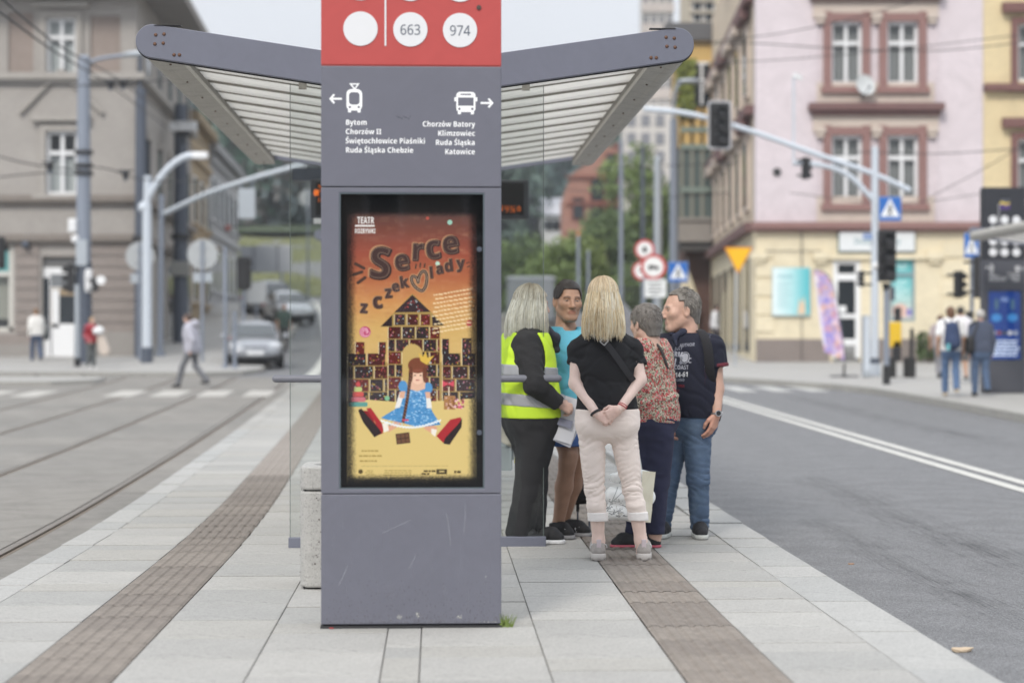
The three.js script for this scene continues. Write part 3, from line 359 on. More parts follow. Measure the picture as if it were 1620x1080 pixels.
shelter('grey V-roofed shelter with glass end screen behind the red-headed totem', PF(-.12, 11.5), TH, true);
for (const [a, b, l] of [[-.12 - .5, 36, 'farther grey shelter whose roof shows under the departure display'], [11.83, 28.7, 'shelter across the road with its roof edge before the dark totem']]) { const o = scene.children.find((c) => c.name === 'tram_shelter').clone(); o.name = numbered('tram_shelter'); const p = PF(a, b); o.position.set(p.x, gh(p.x, p.z) - (a > 5 ? .02 : 0), p.z); scene.add(o); o.userData = { ...o.userData, label: l }; }
{ // departure display hung under the roof
  const p = PF(-.15, 17.6), t = thing('departure_display', 'black departure display with orange text hanging under the shelter roof', 'display', V(p.x, 0, p.z), TH);
  part(t, 'housing', rb(2.02, .36, .16, .02, 0, 2.645, 0), mat([.05, .055, .065], .5)); part(t, 'hanger', [bx(.3, .11, .1, -1.15 + .12, 2.875, -.05), bx(.05, .2, .05, .6, 2.88, 0)], M.darkPole);
  part(t, 'screen', mv(new THREE.PlaneGeometry(1.92, .30), 0, 2.645, .082), mat([.01, .01, .012], .3, { emissive: hex('#ffffff'), emissiveIntensity: .75, emissiveMap: canvasTex(640, 100, (g, w, h) => { g.fillStyle = '#000'; g.fillRect(0, 0, w, h); const r = RNG(6); g.fillStyle = '#ff7a1e'; const glyph = (x, y, cw, chh) => { for (let i = 0; i < 3; i++) for (let j = 0; j < 5; j++) if (r() < .62) g.fillRect(x + i * cw / 3, y + j * chh / 5, cw / 3 - 1, chh / 5 - 1); }; for (let row = 0; row < 3; row++) for (let c = 0; c < 34; c++) if ((row === 2 && c > 22) || (row < 2 && c < 3) || (row < 2 && c > 14 && c < 29)) glyph(8 + c * 18.5, 8 + row * 31, 13, 22); }) }));
  part(t, 'white_label', bx(.1, .05, .01, -.93, 2.44, .07), M.white); part(t, 'glow_dot', sph(.03, -.95, 2.70, .075, 10, 1.2, 1.6, .3), mat([.05, .02, .01], .5, { emissive: hex('#ff7a1e'), emissiveIntensity: .8 }));
}
{ // concrete litter bin beside the totem
  const p = at(545, 540, 10.38), t = thing('litter_bin', 'pale concrete litter bin standing half behind the grey totem', 'litter bin', V(p.x, 0, p.z), TH), conc = mat([.50, .495, .475], .9, { map: speck1, bumpMap: grain2, bumpScale: .003 });
  const body = (h, y) => { const s = rrect(.46, .46, .07), hl = new THREE.Path(); hl.absarc(0, 0, .16, 0, 2 * PI, true); s.holes.push(hl); const g = ext(s, h, .012, 12); g.rotateX(-PI / 2); g.translate(0, y, 0); return uvm(g); };
  part(t, 'bin_body', body(.515, .012), conc); part(t, 'bin_rim', body(.125, .535), conc); part(t, 'liner', [cyl(.15, .155, .6, 0, .31, 0, 24), bx(.41, .02, .41, 0, .53, 0), bx(.42, .02, .42, 0, .008, 0)], M.black);
  const r = RNG(40), spots = []; for (let i = 0; i < 60; i++) spots.push(sph(.002 + r() * .003, -.231, .05 + r() * .55, (r() - .5) * .3, 5), sph(.002 + r() * .003, (r() - .5) * .3, .05 + r() * .55, .231, 5)); part(t, 'air_holes', spots, mat([.16, .15, .14], .9)).userData.kind = 'stuff'; }
{ // litter on the road
  const r = RNG(50); const g = new THREE.SphereGeometry(1, 18, 10), p = g.attributes.position; for (let i = 0; i < p.count; i++) { const v = V().fromBufferAttribute(p, i), n = 1 + .35 * ns(v.x * 2.2, v.y * 2.2, v.z * 2.2 + 4); p.setXYZ(i, v.x * .055 * n, v.y * .014 * n + .008 * v.x * v.x, v.z * .022 * n); } g.computeVertexNormals();
  const q = onGround(1522, 1031, -.12), m = new THREE.Mesh(g, mat([.5, .4, .29], .85)); m.name = 'crumpled_paper'; m.position.set(q.x, q.y + .008, q.z); m.rotation.y = .2; scene.add(m); tag(m, 'crumpled tan paper scrap on road beside the kerb', 'litter');
  const m2 = new THREE.Mesh(g, mat([.36, .22, .14], .85)); m2.name = 'dry_leaf'; const q2 = onGround(1347, 893, -.12); m2.position.set(q2.x, q2.y + .004, q2.z); m2.scale.setScalar(.4); scene.add(m2); tag(m2, 'tiny brown dry leaf out on the asphalt', 'leaf'); }
// ---------- buildings ----------
const plaster = (r, g, b) => mat([r, g, b], .92, { map: plast });
function wallWithHoles(w, h, holes, depth, mtl, parent, name = 'wall', x = 0, y = 0, z = 0) { // front face at z
  const s = shapeOf([[0, 0], [w, 0], [w, h], [0, h]]); for (const [hx, hy, hw, hh, arch] of holes) { const p = new THREE.Path(); p.moveTo(hx, hy); p.lineTo(hx + hw, hy); if (arch) { p.lineTo(hx + hw, hy + hh - hw / 2); p.absarc(hx + hw / 2, hy + hh - hw / 2, hw / 2, 0, PI, false); } else { p.lineTo(hx + hw, hy + hh); p.lineTo(hx, hy + hh); } p.closePath(); s.holes.push(p); }
  return part(parent, name, uvm(mv(ext(s, depth), x, y, z - depth)), mtl);
}
function windowIn(parent, x, y, w, h, z, o = {}) { // frame with mullion and transom, panes, curtain behind; z: wall face
  const fw = o.fw ?? .07, t = o.transom ?? .66, zf = z - (o.inset ?? .12), fm = o.mat ?? M.whitePlastic, cx = x + w / 2;
  const bars = [bx(fw, h, .07, x + fw / 2, y + h / 2, zf), bx(fw, h, .07, x + w - fw / 2, y + h / 2, zf), bx(w - 2 * fw, fw, .07, cx, y + fw / 2, zf), bx(w - 2 * fw, fw, .07, cx, y + h - fw / 2, zf)];
  if (t) bars.push(bx(w - 2 * fw, fw * 1.25, .08, cx, y + h * t, zf)); if (o.mullion !== 0) bars.push(bx(fw * 1.1, h - 2 * fw, .066, cx, y + h / 2, zf));
  const f = part(parent, 'window', bars, fm), xs = o.mullion === 0 ? [[x + fw, x + w - fw]] : [[x + fw, cx - fw * .5], [cx + fw * .5, x + w - fw]], ys = t ? [[y + fw, y + h * t - fw * .6], [y + h * t + fw * .6, y + h - fw]] : [[y + fw, y + h - fw]];
  for (const [a, b] of xs) for (const [c, d] of ys) part(f, 'pane', mv(new THREE.PlaneGeometry(b - a, d - c), (a + b) / 2, (c + d) / 2, zf), M.glass);
  if (o.curtain !== 0) { const n = 24, P = new THREE.PlaneGeometry(w - .02, h * (o.curtain ?? .98), n, 1), p = P.attributes.position; for (let i = 0; i < p.count; i++) p.setZ(i, .025 * Math.sin(p.getX(i) * 38) + .012 * Math.sin(p.getX(i) * 91)); P.computeVertexNormals(); part(f, 'curtain', mv(P, cx, y + h * (o.curtainTop ? 1 - (o.curtain ?? .98) / 2 : (o.curtain ?? .98) / 2), zf - .16), o.cmat ?? M.curtain); }
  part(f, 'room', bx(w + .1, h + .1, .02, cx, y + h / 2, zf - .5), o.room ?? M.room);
  return f;
}
{ // ---- left corner building, d = 64: grey render, cornices, blind panels, rusticated ground floor
  const d = 64, s = F / d, X = (px) => (px - 810) / s, Y = (py) => EYE + (540 - py) / s, x0 = -22, x1 = X(216), base = .2, top = Y(-120);
  const b = thing('corner_building', 'grey rendered corner building with rusticated ground floor and white shop door at left', 'building', V(0, 0, -d)); const wallM = plaster(.40, .375, .35), trim = plaster(.42, .395, .365), blind = plaster(.33, .275, .245), stone = plaster(.30, .262, .24), plinth = plaster(.33, .31, .29);
  const win = [[72, 28, 120, 118], [72, 207, 122, 308]], H = win.map(([a, t, c, u]) => [X(a) - x0, Y(u) - base, X(c) - X(a), Y(t) - Y(u)]);
  const door = [66, 405, 129, 566], shop = [-60, 382, 20, 524], h2 = [door, shop].map(([a, t, c, u]) => [X(a) - x0, Math.max(Y(u) - base, .02), X(c) - X(a), Y(t) - Math.max(Y(u), base + .02)]);
  const blinds = [[12, 20, 52, 118], [142, 25, 190, 118], [-70, 20, -30, 118]].map(([a, t, c, u]) => [X(a) - x0, Y(u) - base, X(c) - X(a), Y(t) - Y(u)]);
  wallWithHoles(x1 - x0, top - base, [...H, ...h2, ...blinds], .45, wallM, b, 'wall', x0, base, 0);
  blinds.forEach(([x, y, w, h]) => part(b, 'blind_panel', bx(w, h, .1, x0 + x + w / 2, base + y + h / 2, -.13), blind));
  // street side, running back
  const sl = 18.5, ang = Math.atan(.07); const side = new THREE.Group(); const sw = (u0, u1, y0, y1, out, m, name) => { const g = bx(u1 - u0, y1 - y0, .3, (u0 + u1) / 2, (y0 + y1) / 2, -.15 + out); g.rotateY(PI / 2 + ang); g.translate(x1, 0, 0); return part(b, name, g, m); };
  sw(.46, sl, base, top, 0, wallM, 'side_wall'); const us = (u) => u;
  for (let k = 0; k < 5; k++) for (const [yb, yt] of [[Y(308), Y(207)], [Y(118), Y(28)]]) { sw(us(2.6 + k * 3.5), us(2.6 + k * 3.5 + 1.0), yb, yt, .02, M.darkGlass, 'side_window'); sw(us(2.5 + k * 3.5), us(2.5 + k * 3.5 + 1.2), yt, yt + .25, .1, trim, 'lintel'); }
  for (let k = 0; k < 5; k++) sw(us(2.4 + k * 3.5), us(2.4 + k * 3.5 + 1.6), base + .8, Y(405), .02, M.darkGlass, 'side_shop_window');
  // cornices and string courses
  const co = (py, h, out, m = trim) => { part(b, 'cornice', [bx(x1 - x0 + out, h, out, (x0 + x1 + out) / 2, Y(py), out / 2 + .002), bx(x1 - x0 + out * .5, h * .6, out * .5, (x0 + x1 + out * .5) / 2, Y(py) - h * .8, out * .25 + .002)], m); sw(-.02, sl, Y(py) - h / 2, Y(py) + h / 2, out, m, 'side_cornice'); };
  co(121, .22, .3); co(314, .22, .28, plaster(.25, .22, .195)); co(376, .22, .26, plaster(.25, .22, .195)); 
  part(b, 'eave', [bx(x1 - x0 + 1.4, .35, 1.4, (x0 + x1 + 1.4) / 2, Y(-8) + .4, .7), bx(x1 - x0 + .8, .35, .8, (x0 + x1 + .8) / 2, Y(-8) + .06, .4)], plaster(.3, .28, .26)); { const g = bx(sl + 1, .35, 1.4, sl / 2, Y(-8) + .4, .7); g.rotateY(PI / 2 + ang); g.translate(x1, 0, -.05); part(b, 'side_eave', g, plaster(.3, .28, .26)); }
  H.forEach(([x, y, w, h], k) => { windowIn(b, x0 + x, base + y, w, h, 0, { curtain: k ? .62 : .96, inset: .14, fw: .11 }); const X0 = x0 + x, Y0 = base + y; const sur = [bx(.2, h + .2, .1, X0 - .1, Y0 + h / 2 + .1, .05), bx(.2, h + .2, .1, X0 + w + .1, Y0 + h / 2 + .1, .05), bx(w + .8, .12, .3, X0 + w / 2, Y0 - .07, .15), bx(w + .9, .2, .26, X0 + w / 2, Y0 + h + .42, .13), bx(w, .22, .1, X0 + w / 2, Y0 + h + .11, .05)]; if (k) { const cx = X0 + w / 2, yy = Y0 + h + .58; sur.push(rod(V(cx - 1.4, yy, .1), V(cx, yy + 1.45, .1), .09, 4), rod(V(cx + 1.4, yy, .1), V(cx, yy + 1.45, .1), .09, 4)); } part(b, 'window_surround', sur, trim); });
  // rusticated courses
  const r = RNG(61), bands = 9, yb = Y(545), yt = Y(386); for (let k = 0; k < bands; k++) { const y0 = lerp(yb, yt, k / bands), y1 = lerp(yb, yt, (k + 1) / bands) - .035; let spans = [[x0, X(-64)], [X(24), X(62)], [X(132), x1 + .04]]; if (y0 > Y(400)) spans = [[x0, X(-64)], [X(24), x1 + .04]]; if (y1 < Y(526)) spans = [[x0, X(62)], [X(132), x1 + .04]]; for (const [a, c] of spans) { let x = a; while (c - x > .05) { const w = Math.min(c - x, 1.5 + r() * .6); part(b, 'stone_course', bx(w - .012, y1 - y0, .06, x + w / 2, (y0 + y1) / 2, .03), stone); x += w; } } }
  part(b, 'plinth', [bx(X(62) - x0, Y(545) - base, .1, (x0 + X(62)) / 2, (Y(545) + base) / 2, .05), bx(x1 + .06 - X(132), Y(525) - base, .1, (x1 + .06 + X(132)) / 2, (Y(525) + base) / 2, .052)], plinth);
  { const [a, t, c, u] = door, D = part(b, 'shop_door', [bx(.24, Y(428) - Y(u), .1, X(a) + .12, (Y(428) + Y(u)) / 2, -.2), bx(X(c) - X(a) - .24, .55, .08, (X(a) + X(c)) / 2 + .12, Y(440) - .05, -.2), bx(X(c) - X(80), Y(512) - Y(u), .08, (X(80) + X(c)) / 2, (Y(512) + Y(u)) / 2, -.2), bx(.24, 1.3, .08, X(85), Y(488), -.2), bx(.24, 1.3, .08, X(c) - .12, Y(488), -.2), bx(X(c) - X(a), .22, .12, (X(a) + X(c)) / 2, Y(428), -.2)], M.white); part(D, 'pane', bx(X(118) - X(88), Y(467) - Y(513), .02, (X(118) + X(88)) / 2, Y(490), -.22), M.darkGlass); part(D, 'pane', bx(X(c) - X(70), .5, .02, (X(70) + X(c)) / 2, Y(442), -.165), mat([.18, .19, .2], .1)); part(D, 'side_light', bx(.24, 2.1, .02, X(70), Y(488), -.144), M.darkGlass); part(D, 'sign_board', bx(X(c) - X(a), Y(406) - Y(426), .06, (X(a) + X(c)) / 2, Y(416), -.2), mat([.13, .13, .13], .5)); part(D, 'handle', rod(V(X(119), Y(505), -.13), V(X(119), Y(525), -.13), .02), M.steel); }
  { const [a, t, c, u] = shop, W = part(b, 'shop_window', [bx(.16, Y(t) - Y(u), .1, X(c) - .08, (Y(t) + Y(u)) / 2, -.12), bx(X(c) - X(a), .14, .1, (X(a) + X(c)) / 2, Y(u) + .07, -.12), bx(X(c) - X(a) - .17, .16, .11, (X(a) + X(c)) / 2 - .08, Y(433), -.12)], mat([.55, .54, .5], .5)); part(W, 'teal_panel', bx(X(c) - X(a) - .2, Y(396) - Y(430), .03, (X(a) + X(c)) / 2 - .09, Y(413), -.14), mat([.10, .33, .34], .5)); part(W, 'pane', mv(new THREE.PlaneGeometry(X(c) - X(a) - .2, Y(436) - Y(520)), (X(a) + X(c)) / 2, Y(478), -.14), M.glass); part(W, 'blind', bx(X(c) - X(a), Y(436) - Y(505), .02, (X(a) + X(c)) / 2, Y(470), -.4), mat([.3, .29, .26], .9)); part(W, 'room', bx(X(c) - X(a) + .2, 3.4, .02, (X(a) + X(c)) / 2, Y(455), -.45), M.room); }
  part(b, 'wall_lamp', [sph(.14, X(42), Y(387), .2), cyl(.03, .03, .25, X(42), Y(381), .12, 8, PI / 2)], M.darkPole); part(b, 'downpipe', cyl(.07, .07, 11, x1 + .12, 6, .1, 10), M.darkPole);
}
function streetBlock(name, label, px0, d0, px1, d1, topPy, col, opts = {}) { // a house along the receding street: its lit side runs from (px0,d0) to (px1,d1)
  const A = at(px0, 540, d0), B = at(px1, 540, d1), L = A.distanceTo(B), h = EYE + (540 - topPy) * d1 / F, b = thing(name, label, 'building', V(A.x, 0, A.z), Math.atan2(-(B.z - A.z), B.x - A.x)); const w = plaster(...col), base = gh(A.x, A.z) - .6, sg = opts.side ?? 1;
  part(b, 'wall', bx(L, h - base, 9, L / 2, (h + base) / 2, -4.5 * sg), w); part(b, 'eave', bx(L + .3, .4, 9.8, L / 2, h + .2, -4.5 * sg), plaster(col[0] * .8, col[1] * .8, col[2] * .8));
  part(b, 'roof', mv(ext(shapeOf([[0, 0], [9.6, 0], [4.8, .9]]), L), 0, h + .4, sg > 0 ? .3 : 9.9, 0, PI / 2), mat([.1, .06, .05], .8));
  const n = Math.max(2, Math.round(L / 3)); for (let f = 0; f < 4; f++) for (let k = 0; k < n; k++) { const y = base + 1.6 + f * 3.5, x = (k + .5) * L / n; if (y + 2 > h) continue; const wn = part(b, 'window', [bx(1.3, 2.1, .08, x, y + 1, .03 * sg)], M.whitePlastic); for (const e of [-1, 1]) part(wn, 'pane', bx(.52, 1.9, .02, x + e * .3, y + 1, .08 * sg), M.darkGlass); part(b, 'sill', bx(1.6, .12, .25, x, y - .12, .1 * sg), w); }
  for (const y of [base + 4.4, base + 8]) if (y < h) part(b, 'string_course', bx(L, .25, .16, L / 2, y, .08 * sg), w); if (opts.awning) part(b, 'awning', mv(bx(L * .8, .06, 1.2), L / 2, base + 4.2, .55 * sg, .4 * sg), mat([.4, .32, .2], .8)); return b;
}
streetBlock('street_house', 'ochre and brown house standing behind the grey corner building', 301, 82.6, 331, 92, 225, [.44, .34, .22], { awning: 1 });
streetBlock('street_house', 'pale grey tall house at the far end of the left street', 331.5, 92.4, 377, 110, 285, [.46, .46, .47]);
{ // ---- pink house across the junction, d = 60
  const d = 60, s = F / d, X = (px) => (px - 810) / s, Y = (py) => EYE + (540 - py) / s, x0 = X(1196), x1 = X(1556), base = .1, top = Y(-150);
  const b = thing('pink_house', 'pink rendered house with brown window surrounds above a cream shop floor', 'building', V(0, 0, -d)); const pink = plaster(.72, .645, .675), cream = plaster(.83, .74, .54), brown = mat([.30, .17, .155], .8, { map: plast }), brownD = mat([.19, .105, .10], .8, { map: plast }), cr2 = plaster(.64, .55, .48), plinth = plaster(.27, .23, .21);
  const wins = []; for (const [a, c] of [[1315, 1364], [1403, 1453]]) for (const [t, u] of [[34, 133], [214, 318], [-146, -47]]) wins.push([X(a), Y(u), X(c) - X(a), Y(t) - Y(u)]);
  const mid = Y(357); wallWithHoles(x1 - x0, top - mid, wins.map(([x, y, w, h]) => [x - x0, y - mid, w, h]), .4, pink, b, 'wall', x0, mid, 0);
  wins.forEach(([x, y, w, h]) => { windowIn(b, x, y, w, h, 0, { curtain: .97, inset: .12, fw: .1, cmat: mat([.23, .23, .235], .95) }); part(b, 'window_surround', [bx(.25, h + .5, .14, x - .125, y + h / 2 + .05, .07), bx(.25, h + .5, .14, x + w + .125, y + h / 2 + .05, .07), bx(w, .25, .14, x + w / 2, y + h + .125, .07), bx(w + .66, .2, .22, x + w / 2, y - .2, .112)], brown); });
  for (const py of [165, 345, -15]) part(b, 'apron', bx(X(1478) - X(1292), .85, .08, X(1385), Y(py - 13), .04), cr2);
  for (const [py] of [[170], [-10]]) { part(b, 'window_cornice', [bx(X(1492) - X(1279), .22, .4, X(1385), Y(py) , .2), bx(X(1487) - X(1284), .15, .26, X(1385), Y(py) - .185, .13)], brownD); part(b, 'frieze', bx(X(1486) - X(1288), .62, .1, X(1385.5), Y(py + 24), .05), cr2); }
  for (const t of [34, 214]) for (const px of [1297, 1386, 1474]) part(b, 'capital', [bx(.34, .16, .24, X(px), Y(t - 8), .12), bx(.26, .18, .18, X(px), Y(t - 1), .09)], cr2);
  for (const px of [1291, 1484]) part(b, 'pilaster', bx(.1, top - mid, .05, X(px), (top + mid) / 2, .025), pink);
  // ground floor
  const gy = Y(366), doorR = [1318, 412, 1362, 574], winR = [1408, 403, 1448, 508]; const gh2 = [doorR, winR].map(([a, t, c, u]) => [X(a) - x0, Math.max(Y(u) - base, .02), X(c) - X(a), Y(t) - Math.max(Y(u), base + .02)]);
  wallWithHoles(x1 - x0, gy - base, gh2, .4, cream, b, 'shop_wall', x0, base, .03); part(b, 'floor_cornice', [bx(x1 - x0 + .3, .2, .34, (x0 + x1) / 2, Y(357), .19), bx(x1 - x0 + .2, .14, .2, (x0 + x1) / 2, Y(363.5), .13)], brown);
  part(b, 'plinth', [bx(X(1312) - x0, Y(536) - base, .08, (x0 + X(1312)) / 2, (Y(536) + base) / 2, .07), bx(x1 - X(1366), Y(536) - base, .08, (x1 + X(1366)) / 2, (Y(536) + base) / 2, .07)], plinth);
  for (const py of [395, 425, 455, 485, 512]) { part(b, 'groove_band', bx(x1 - X(1490), .46, .05, (x1 + X(1490)) / 2, Y(py), .055), cream); part(b, 'groove_band', bx(X(1224) - x0, .5, .05, (X(1224) + x0) / 2, Y(py), .055), cream); }
  for (const px of [1200, 1298, 1478]) part(b, 'bracket', [bx(.5, .24, .2, X(px), Y(404), .13), bx(.36, .2, .13, X(px), Y(412), .095)], cream);
  part(b, 'band', bx(X(1488) - X(1290), .16, .12, X(1389), Y(406), .09), cream);
  { const [a, t, c] = doorR, w = X(c) - X(a), yb = Y(566); const D = part(b, 'shop_door', [bx(.16, Y(t) - yb, .1, X(a) + .08, (Y(t) + yb) / 2, -.06), bx(.16, Y(t) - yb, .1, X(c) - .08, (Y(t) + yb) / 2, -.06), bx(w - .32, .22, .1, X(1340), Y(438), -.06), bx(w - .32, .12, .1, X(1340), Y(t) - .06, -.06), bx(w - .32, .2, .1, X(1340), Y(541), -.06), bx(w - .32, .14, .1, X(1340), Y(500), -.06)], M.white); for (const [p, q] of [[415, 433], [443, 497], [503, 537]]) part(D, 'pane', bx(w - .34, Y(p) - Y(q), .02, X(1340), (Y(p) + Y(q)) / 2, -.07), M.darkGlass); part(D, 'notice', bx(.3, .22, .005, X(1332), Y(489), -.055), M.white); part(b, 'door_step', bx(1.6, .3, .8, X(1342), base + .42, .45), plinth); part(b, 'door_step', bx(2.4, .16, 1.2, X(1342), base + .3, .6), plinth); }
  { const [a, t, c, u] = winR, w = X(c) - X(a); const W = part(b, 'shop_window', [bx(w, .1, .08, X(1428), Y(t) - .05, -.04), bx(w, .1, .08, X(1428), Y(u) + .05, -.04), bx(.08, Y(t) - Y(u) - .2, .08, X(a) + .04, (Y(t) + Y(u)) / 2, -.04), bx(.08, Y(t) - Y(u) - .2, .08, X(c) - .04, (Y(t) + Y(u)) / 2, -.04), bx(w - .16, .09, .08, X(1428), Y(434), -.04)], mat([.25, .33, .36], .5)); part(W, 'window_print', mv(new THREE.PlaneGeometry(w - .1, Y(t) - Y(u) - .1), X(1428), (Y(t) + Y(u)) / 2, -.06), mat([1, 1, 1], .35, { map: canvasTex(96, 256, (g, w, h) => { const q = g.createLinearGradient(0, 0, w * .4, h); q.addColorStop(0, '#43a8ae'); q.addColorStop(.5, '#7cc3c4'); q.addColorStop(1, '#e4d6cb'); g.fillStyle = q; g.fillRect(0, 0, w, h); g.fillStyle = 'rgba(240,250,250,.75)'; for (let i = 0; i < 9; i++) g.fillRect(14 + i % 3 * 4, 96 + i * 9, 60 - i % 4 * 9, 3); g.fillRect(20, 30, 54, 8); g.fillRect(28, 46, 40, 6); g.fillStyle = '#dcb9ab'; g.beginPath(); g.ellipse(40, 220, 34, 30, 0, 0, 7); g.fill(); g.fillStyle = '#8d86c0'; g.beginPath(); g.ellipse(80, 226, 14, 16, 0, 0, 7); g.fill(); }) })); }
  const sg = part(b, 'shop_sign', rb(X(1446) - X(1327), Y(367) - Y(398), .14, .03, X(1386.5), Y(382.5), .13), mat([.72, .75, .76], .4)); { const m = part(sg, 'sign_lettering', mv(new THREE.PlaneGeometry(2.2, .5), X(1386.5), Y(382.5), .203), mat([1, 1, 1], .4, { transparent: true, map: canvasTex(256, 58, (g, w, h) => { g.clearRect(0, 0, w, h); g.font = '30px sans-serif'; g.fillStyle = 'rgba(120,165,175,.8)'; g.textAlign = 'center'; g.fillText('Studio urody', w / 2, 38); }) })); }
  part(b, 'sign_frame', bx(X(1448) - X(1325), Y(365) - Y(400), .04, X(1386.5), Y(382.5), .08), mat([.12, .2, .2], .5));
  // left street side, receding
  const ang = Math.atan2(20, .83 - .0); const SL = 21; const sd = (u0, u1, y0, y1, out, m, n) => { const g = bx(u1 - u0, y1 - y0, .3, (u0 + u1) / 2, (y0 + y1) / 2, -.15 + out); g.rotateY(-PI / 2 - .04); g.translate(x0, 0, -.42); return part(b, n, g, m); };
  sd(-SL, 0, mid, top, 0, plaster(.68, .57, .44), 'side_wall'); sd(-SL, 0, base, mid, .02, cream, 'side_shop_wall'); for (const py of [357, 170, -10]) sd(-SL, .02, Y(py) - .14, Y(py) + .14, .3, brownD, 'side_cornice');
  for (let k = 0; k < 6; k++) for (const [t, u] of [[34, 133], [214, 318]]) { sd(-(1.6 + k * 3.3 + 1.4), -(1.6 + k * 3.3), Y(u) - .15, Y(t) + .3, .1, cr2, 'side_surround'); sd(-(1.8 + k * 3.3 + 1), -(1.8 + k * 3.3), Y(u), Y(t), .13, M.darkGlass, 'side_window'); sd(-(1.2 + k * 3.3 + 2.2), -(1.2 + k * 3.3), Y(t) + .4, Y(t) + .7, .35, k % 3 ? cr2 : brownD, 'side_hood'); }
  for (let k = 0; k < 6; k++) { sd(-(1.5 + k * 3.3 + 1.6), -(1.5 + k * 3.3), base + .9, Y(405), .06, M.darkGlass, 'side_shop_window'); }
  part(b, 'roof', bx(x1 - x0, .3, 12, (x0 + x1) / 2, top + .1, -6), mat([.12, .08, .07], .8));
  // soot streak boards: dark weathering spots on the wall, a vent and cables
  part(b, 'vent', cyl(.13, .13, .06, X(1229.5), Y(272), .02, 14, PI / 2), M.dark); part(b, 'cable', [rod(V(X(1268), Y(366), .1), V(X(1268), Y(440), .1), .015, 5), rod(V(X(1210), Y(397), .1), V(X(1300), Y(397), .1), .012, 5), rod(V(X(1268), Y(440), .1), V(X(1268), Y(570), .13), .012, 5)], M.dark);
  const dish = thing('satellite_dish', 'white satellite dish fixed between the upper pink house windows', 'satellite dish', at(1368, 135, d - .45)); { const pr = []; for (let i = 0; i <= 8; i++) pr.push(new THREE.Vector2(i / 8 * .34, i * i / 64 * .07)); const g = new THREE.LatheGeometry(pr, 24); g.rotateX(PI / 2 - .25); g.rotateY(.35); part(dish, 'reflector', g, mat([.55, .57, .57], .5)); part(dish, 'arm', [rod(V(0, -.3, .05), V(.1, -.1, .36), .015, 6), sph(.05, .1, -.1, .36)], M.darkPole); part(dish, 'bracket', rod(V(0, -.05, 0), V(0, -.35, -.4), .03, 6), M.darkPole); }
  const po = thing('poster_board', 'teal and white advertising board on the cream wall left of the flag', 'advertising board', at(1252, 461, d - .12)); part(po, 'frame', rb(1.22, 1.54, .05, .01, 0, 0, 0), mat([.45, .55, .56], .5)); part(po, 'print', mv(new THREE.PlaneGeometry(1.16, 1.48), 0, 0, .028), mat([1, 1, 1], .45, { map: canvasTex(192, 244, (g, w, h) => { const q = g.createLinearGradient(0, 0, w, 0); q.addColorStop(0, '#e2eef0'); q.addColorStop(.5, '#b4dcdf'); q.addColorStop(1, '#4fb4bd'); g.fillStyle = q; g.fillRect(0, 0, w, h); g.fillStyle = '#4d95a2'; g.font = 'bold 22px sans-serif'; g.fillText('STUDIO', 24, 52); g.fillStyle = 'rgba(80,140,150,.55)'; for (let i = 0; i < 11; i++) g.fillRect(22, 72 + i * 13, 90 - i * 17 % 40, 3.5); g.fillStyle = '#d9c0a4'; g.beginPath(); g.moveTo(128, 240); g.lineTo(140, 150); g.lineTo(152, 190); g.lineTo(166, 140); g.lineTo(172, 240); g.fill(); }) }));
}
{ // ---- yellow house at the right edge
  const d = 60.02, s = F / d, X = (px) => (px - 810) / s, Y = (py) => EYE + (540 - py) / s, x0 = X(1556.5), x1 = x0 + 9, base = .1, top = Y(-150), b = thing('yellow_house', 'yellow rendered house at the right edge beside the pink house', 'building', V(0, 0, -d)), yel = plaster(.76, .63, .39), brown = mat([.2, .1, .09], .8, { map: plast });
  const wins = []; for (const a of [1610, 1700]) for (const [t, u] of [[38, 128], [220, 318]]) wins.push([X(a), Y(u), 1.1, Y(t) - Y(u)]);
  wallWithHoles(x1 - x0, top - base, wins.map(([x, y, w, h]) => [x - x0, y - base, w, h]), .4, yel, b, 'wall', x0, base, 0); wins.forEach(([x, y, w, h]) => { windowIn(b, x, y, w, h, 0, { cmat: mat([.2, .2, .2], .9), fw: .09 }); part(b, 'window_surround', [bx(.2, h + .4, .12, x - .1, y + h / 2, .06), bx(.2, h + .4, .12, x + w + .1, y + h / 2, .06), bx(w, .2, .12, x + w / 2, y + h + .1, .06), bx(w + 1, .3, .3, x + w / 2, y + h + .5, .15), bx(w + .7, .16, .25, x + w / 2, y - .28, .125)], brown); });
  part(b, 'cornice', bx(x1 - x0, .22, .3, (x0 + x1) / 2, Y(139), .15), brown); part(b, 'cornice', bx(x1 - x0, .25, .32, (x0 + x1) / 2, Y(357), .16), brown);
}
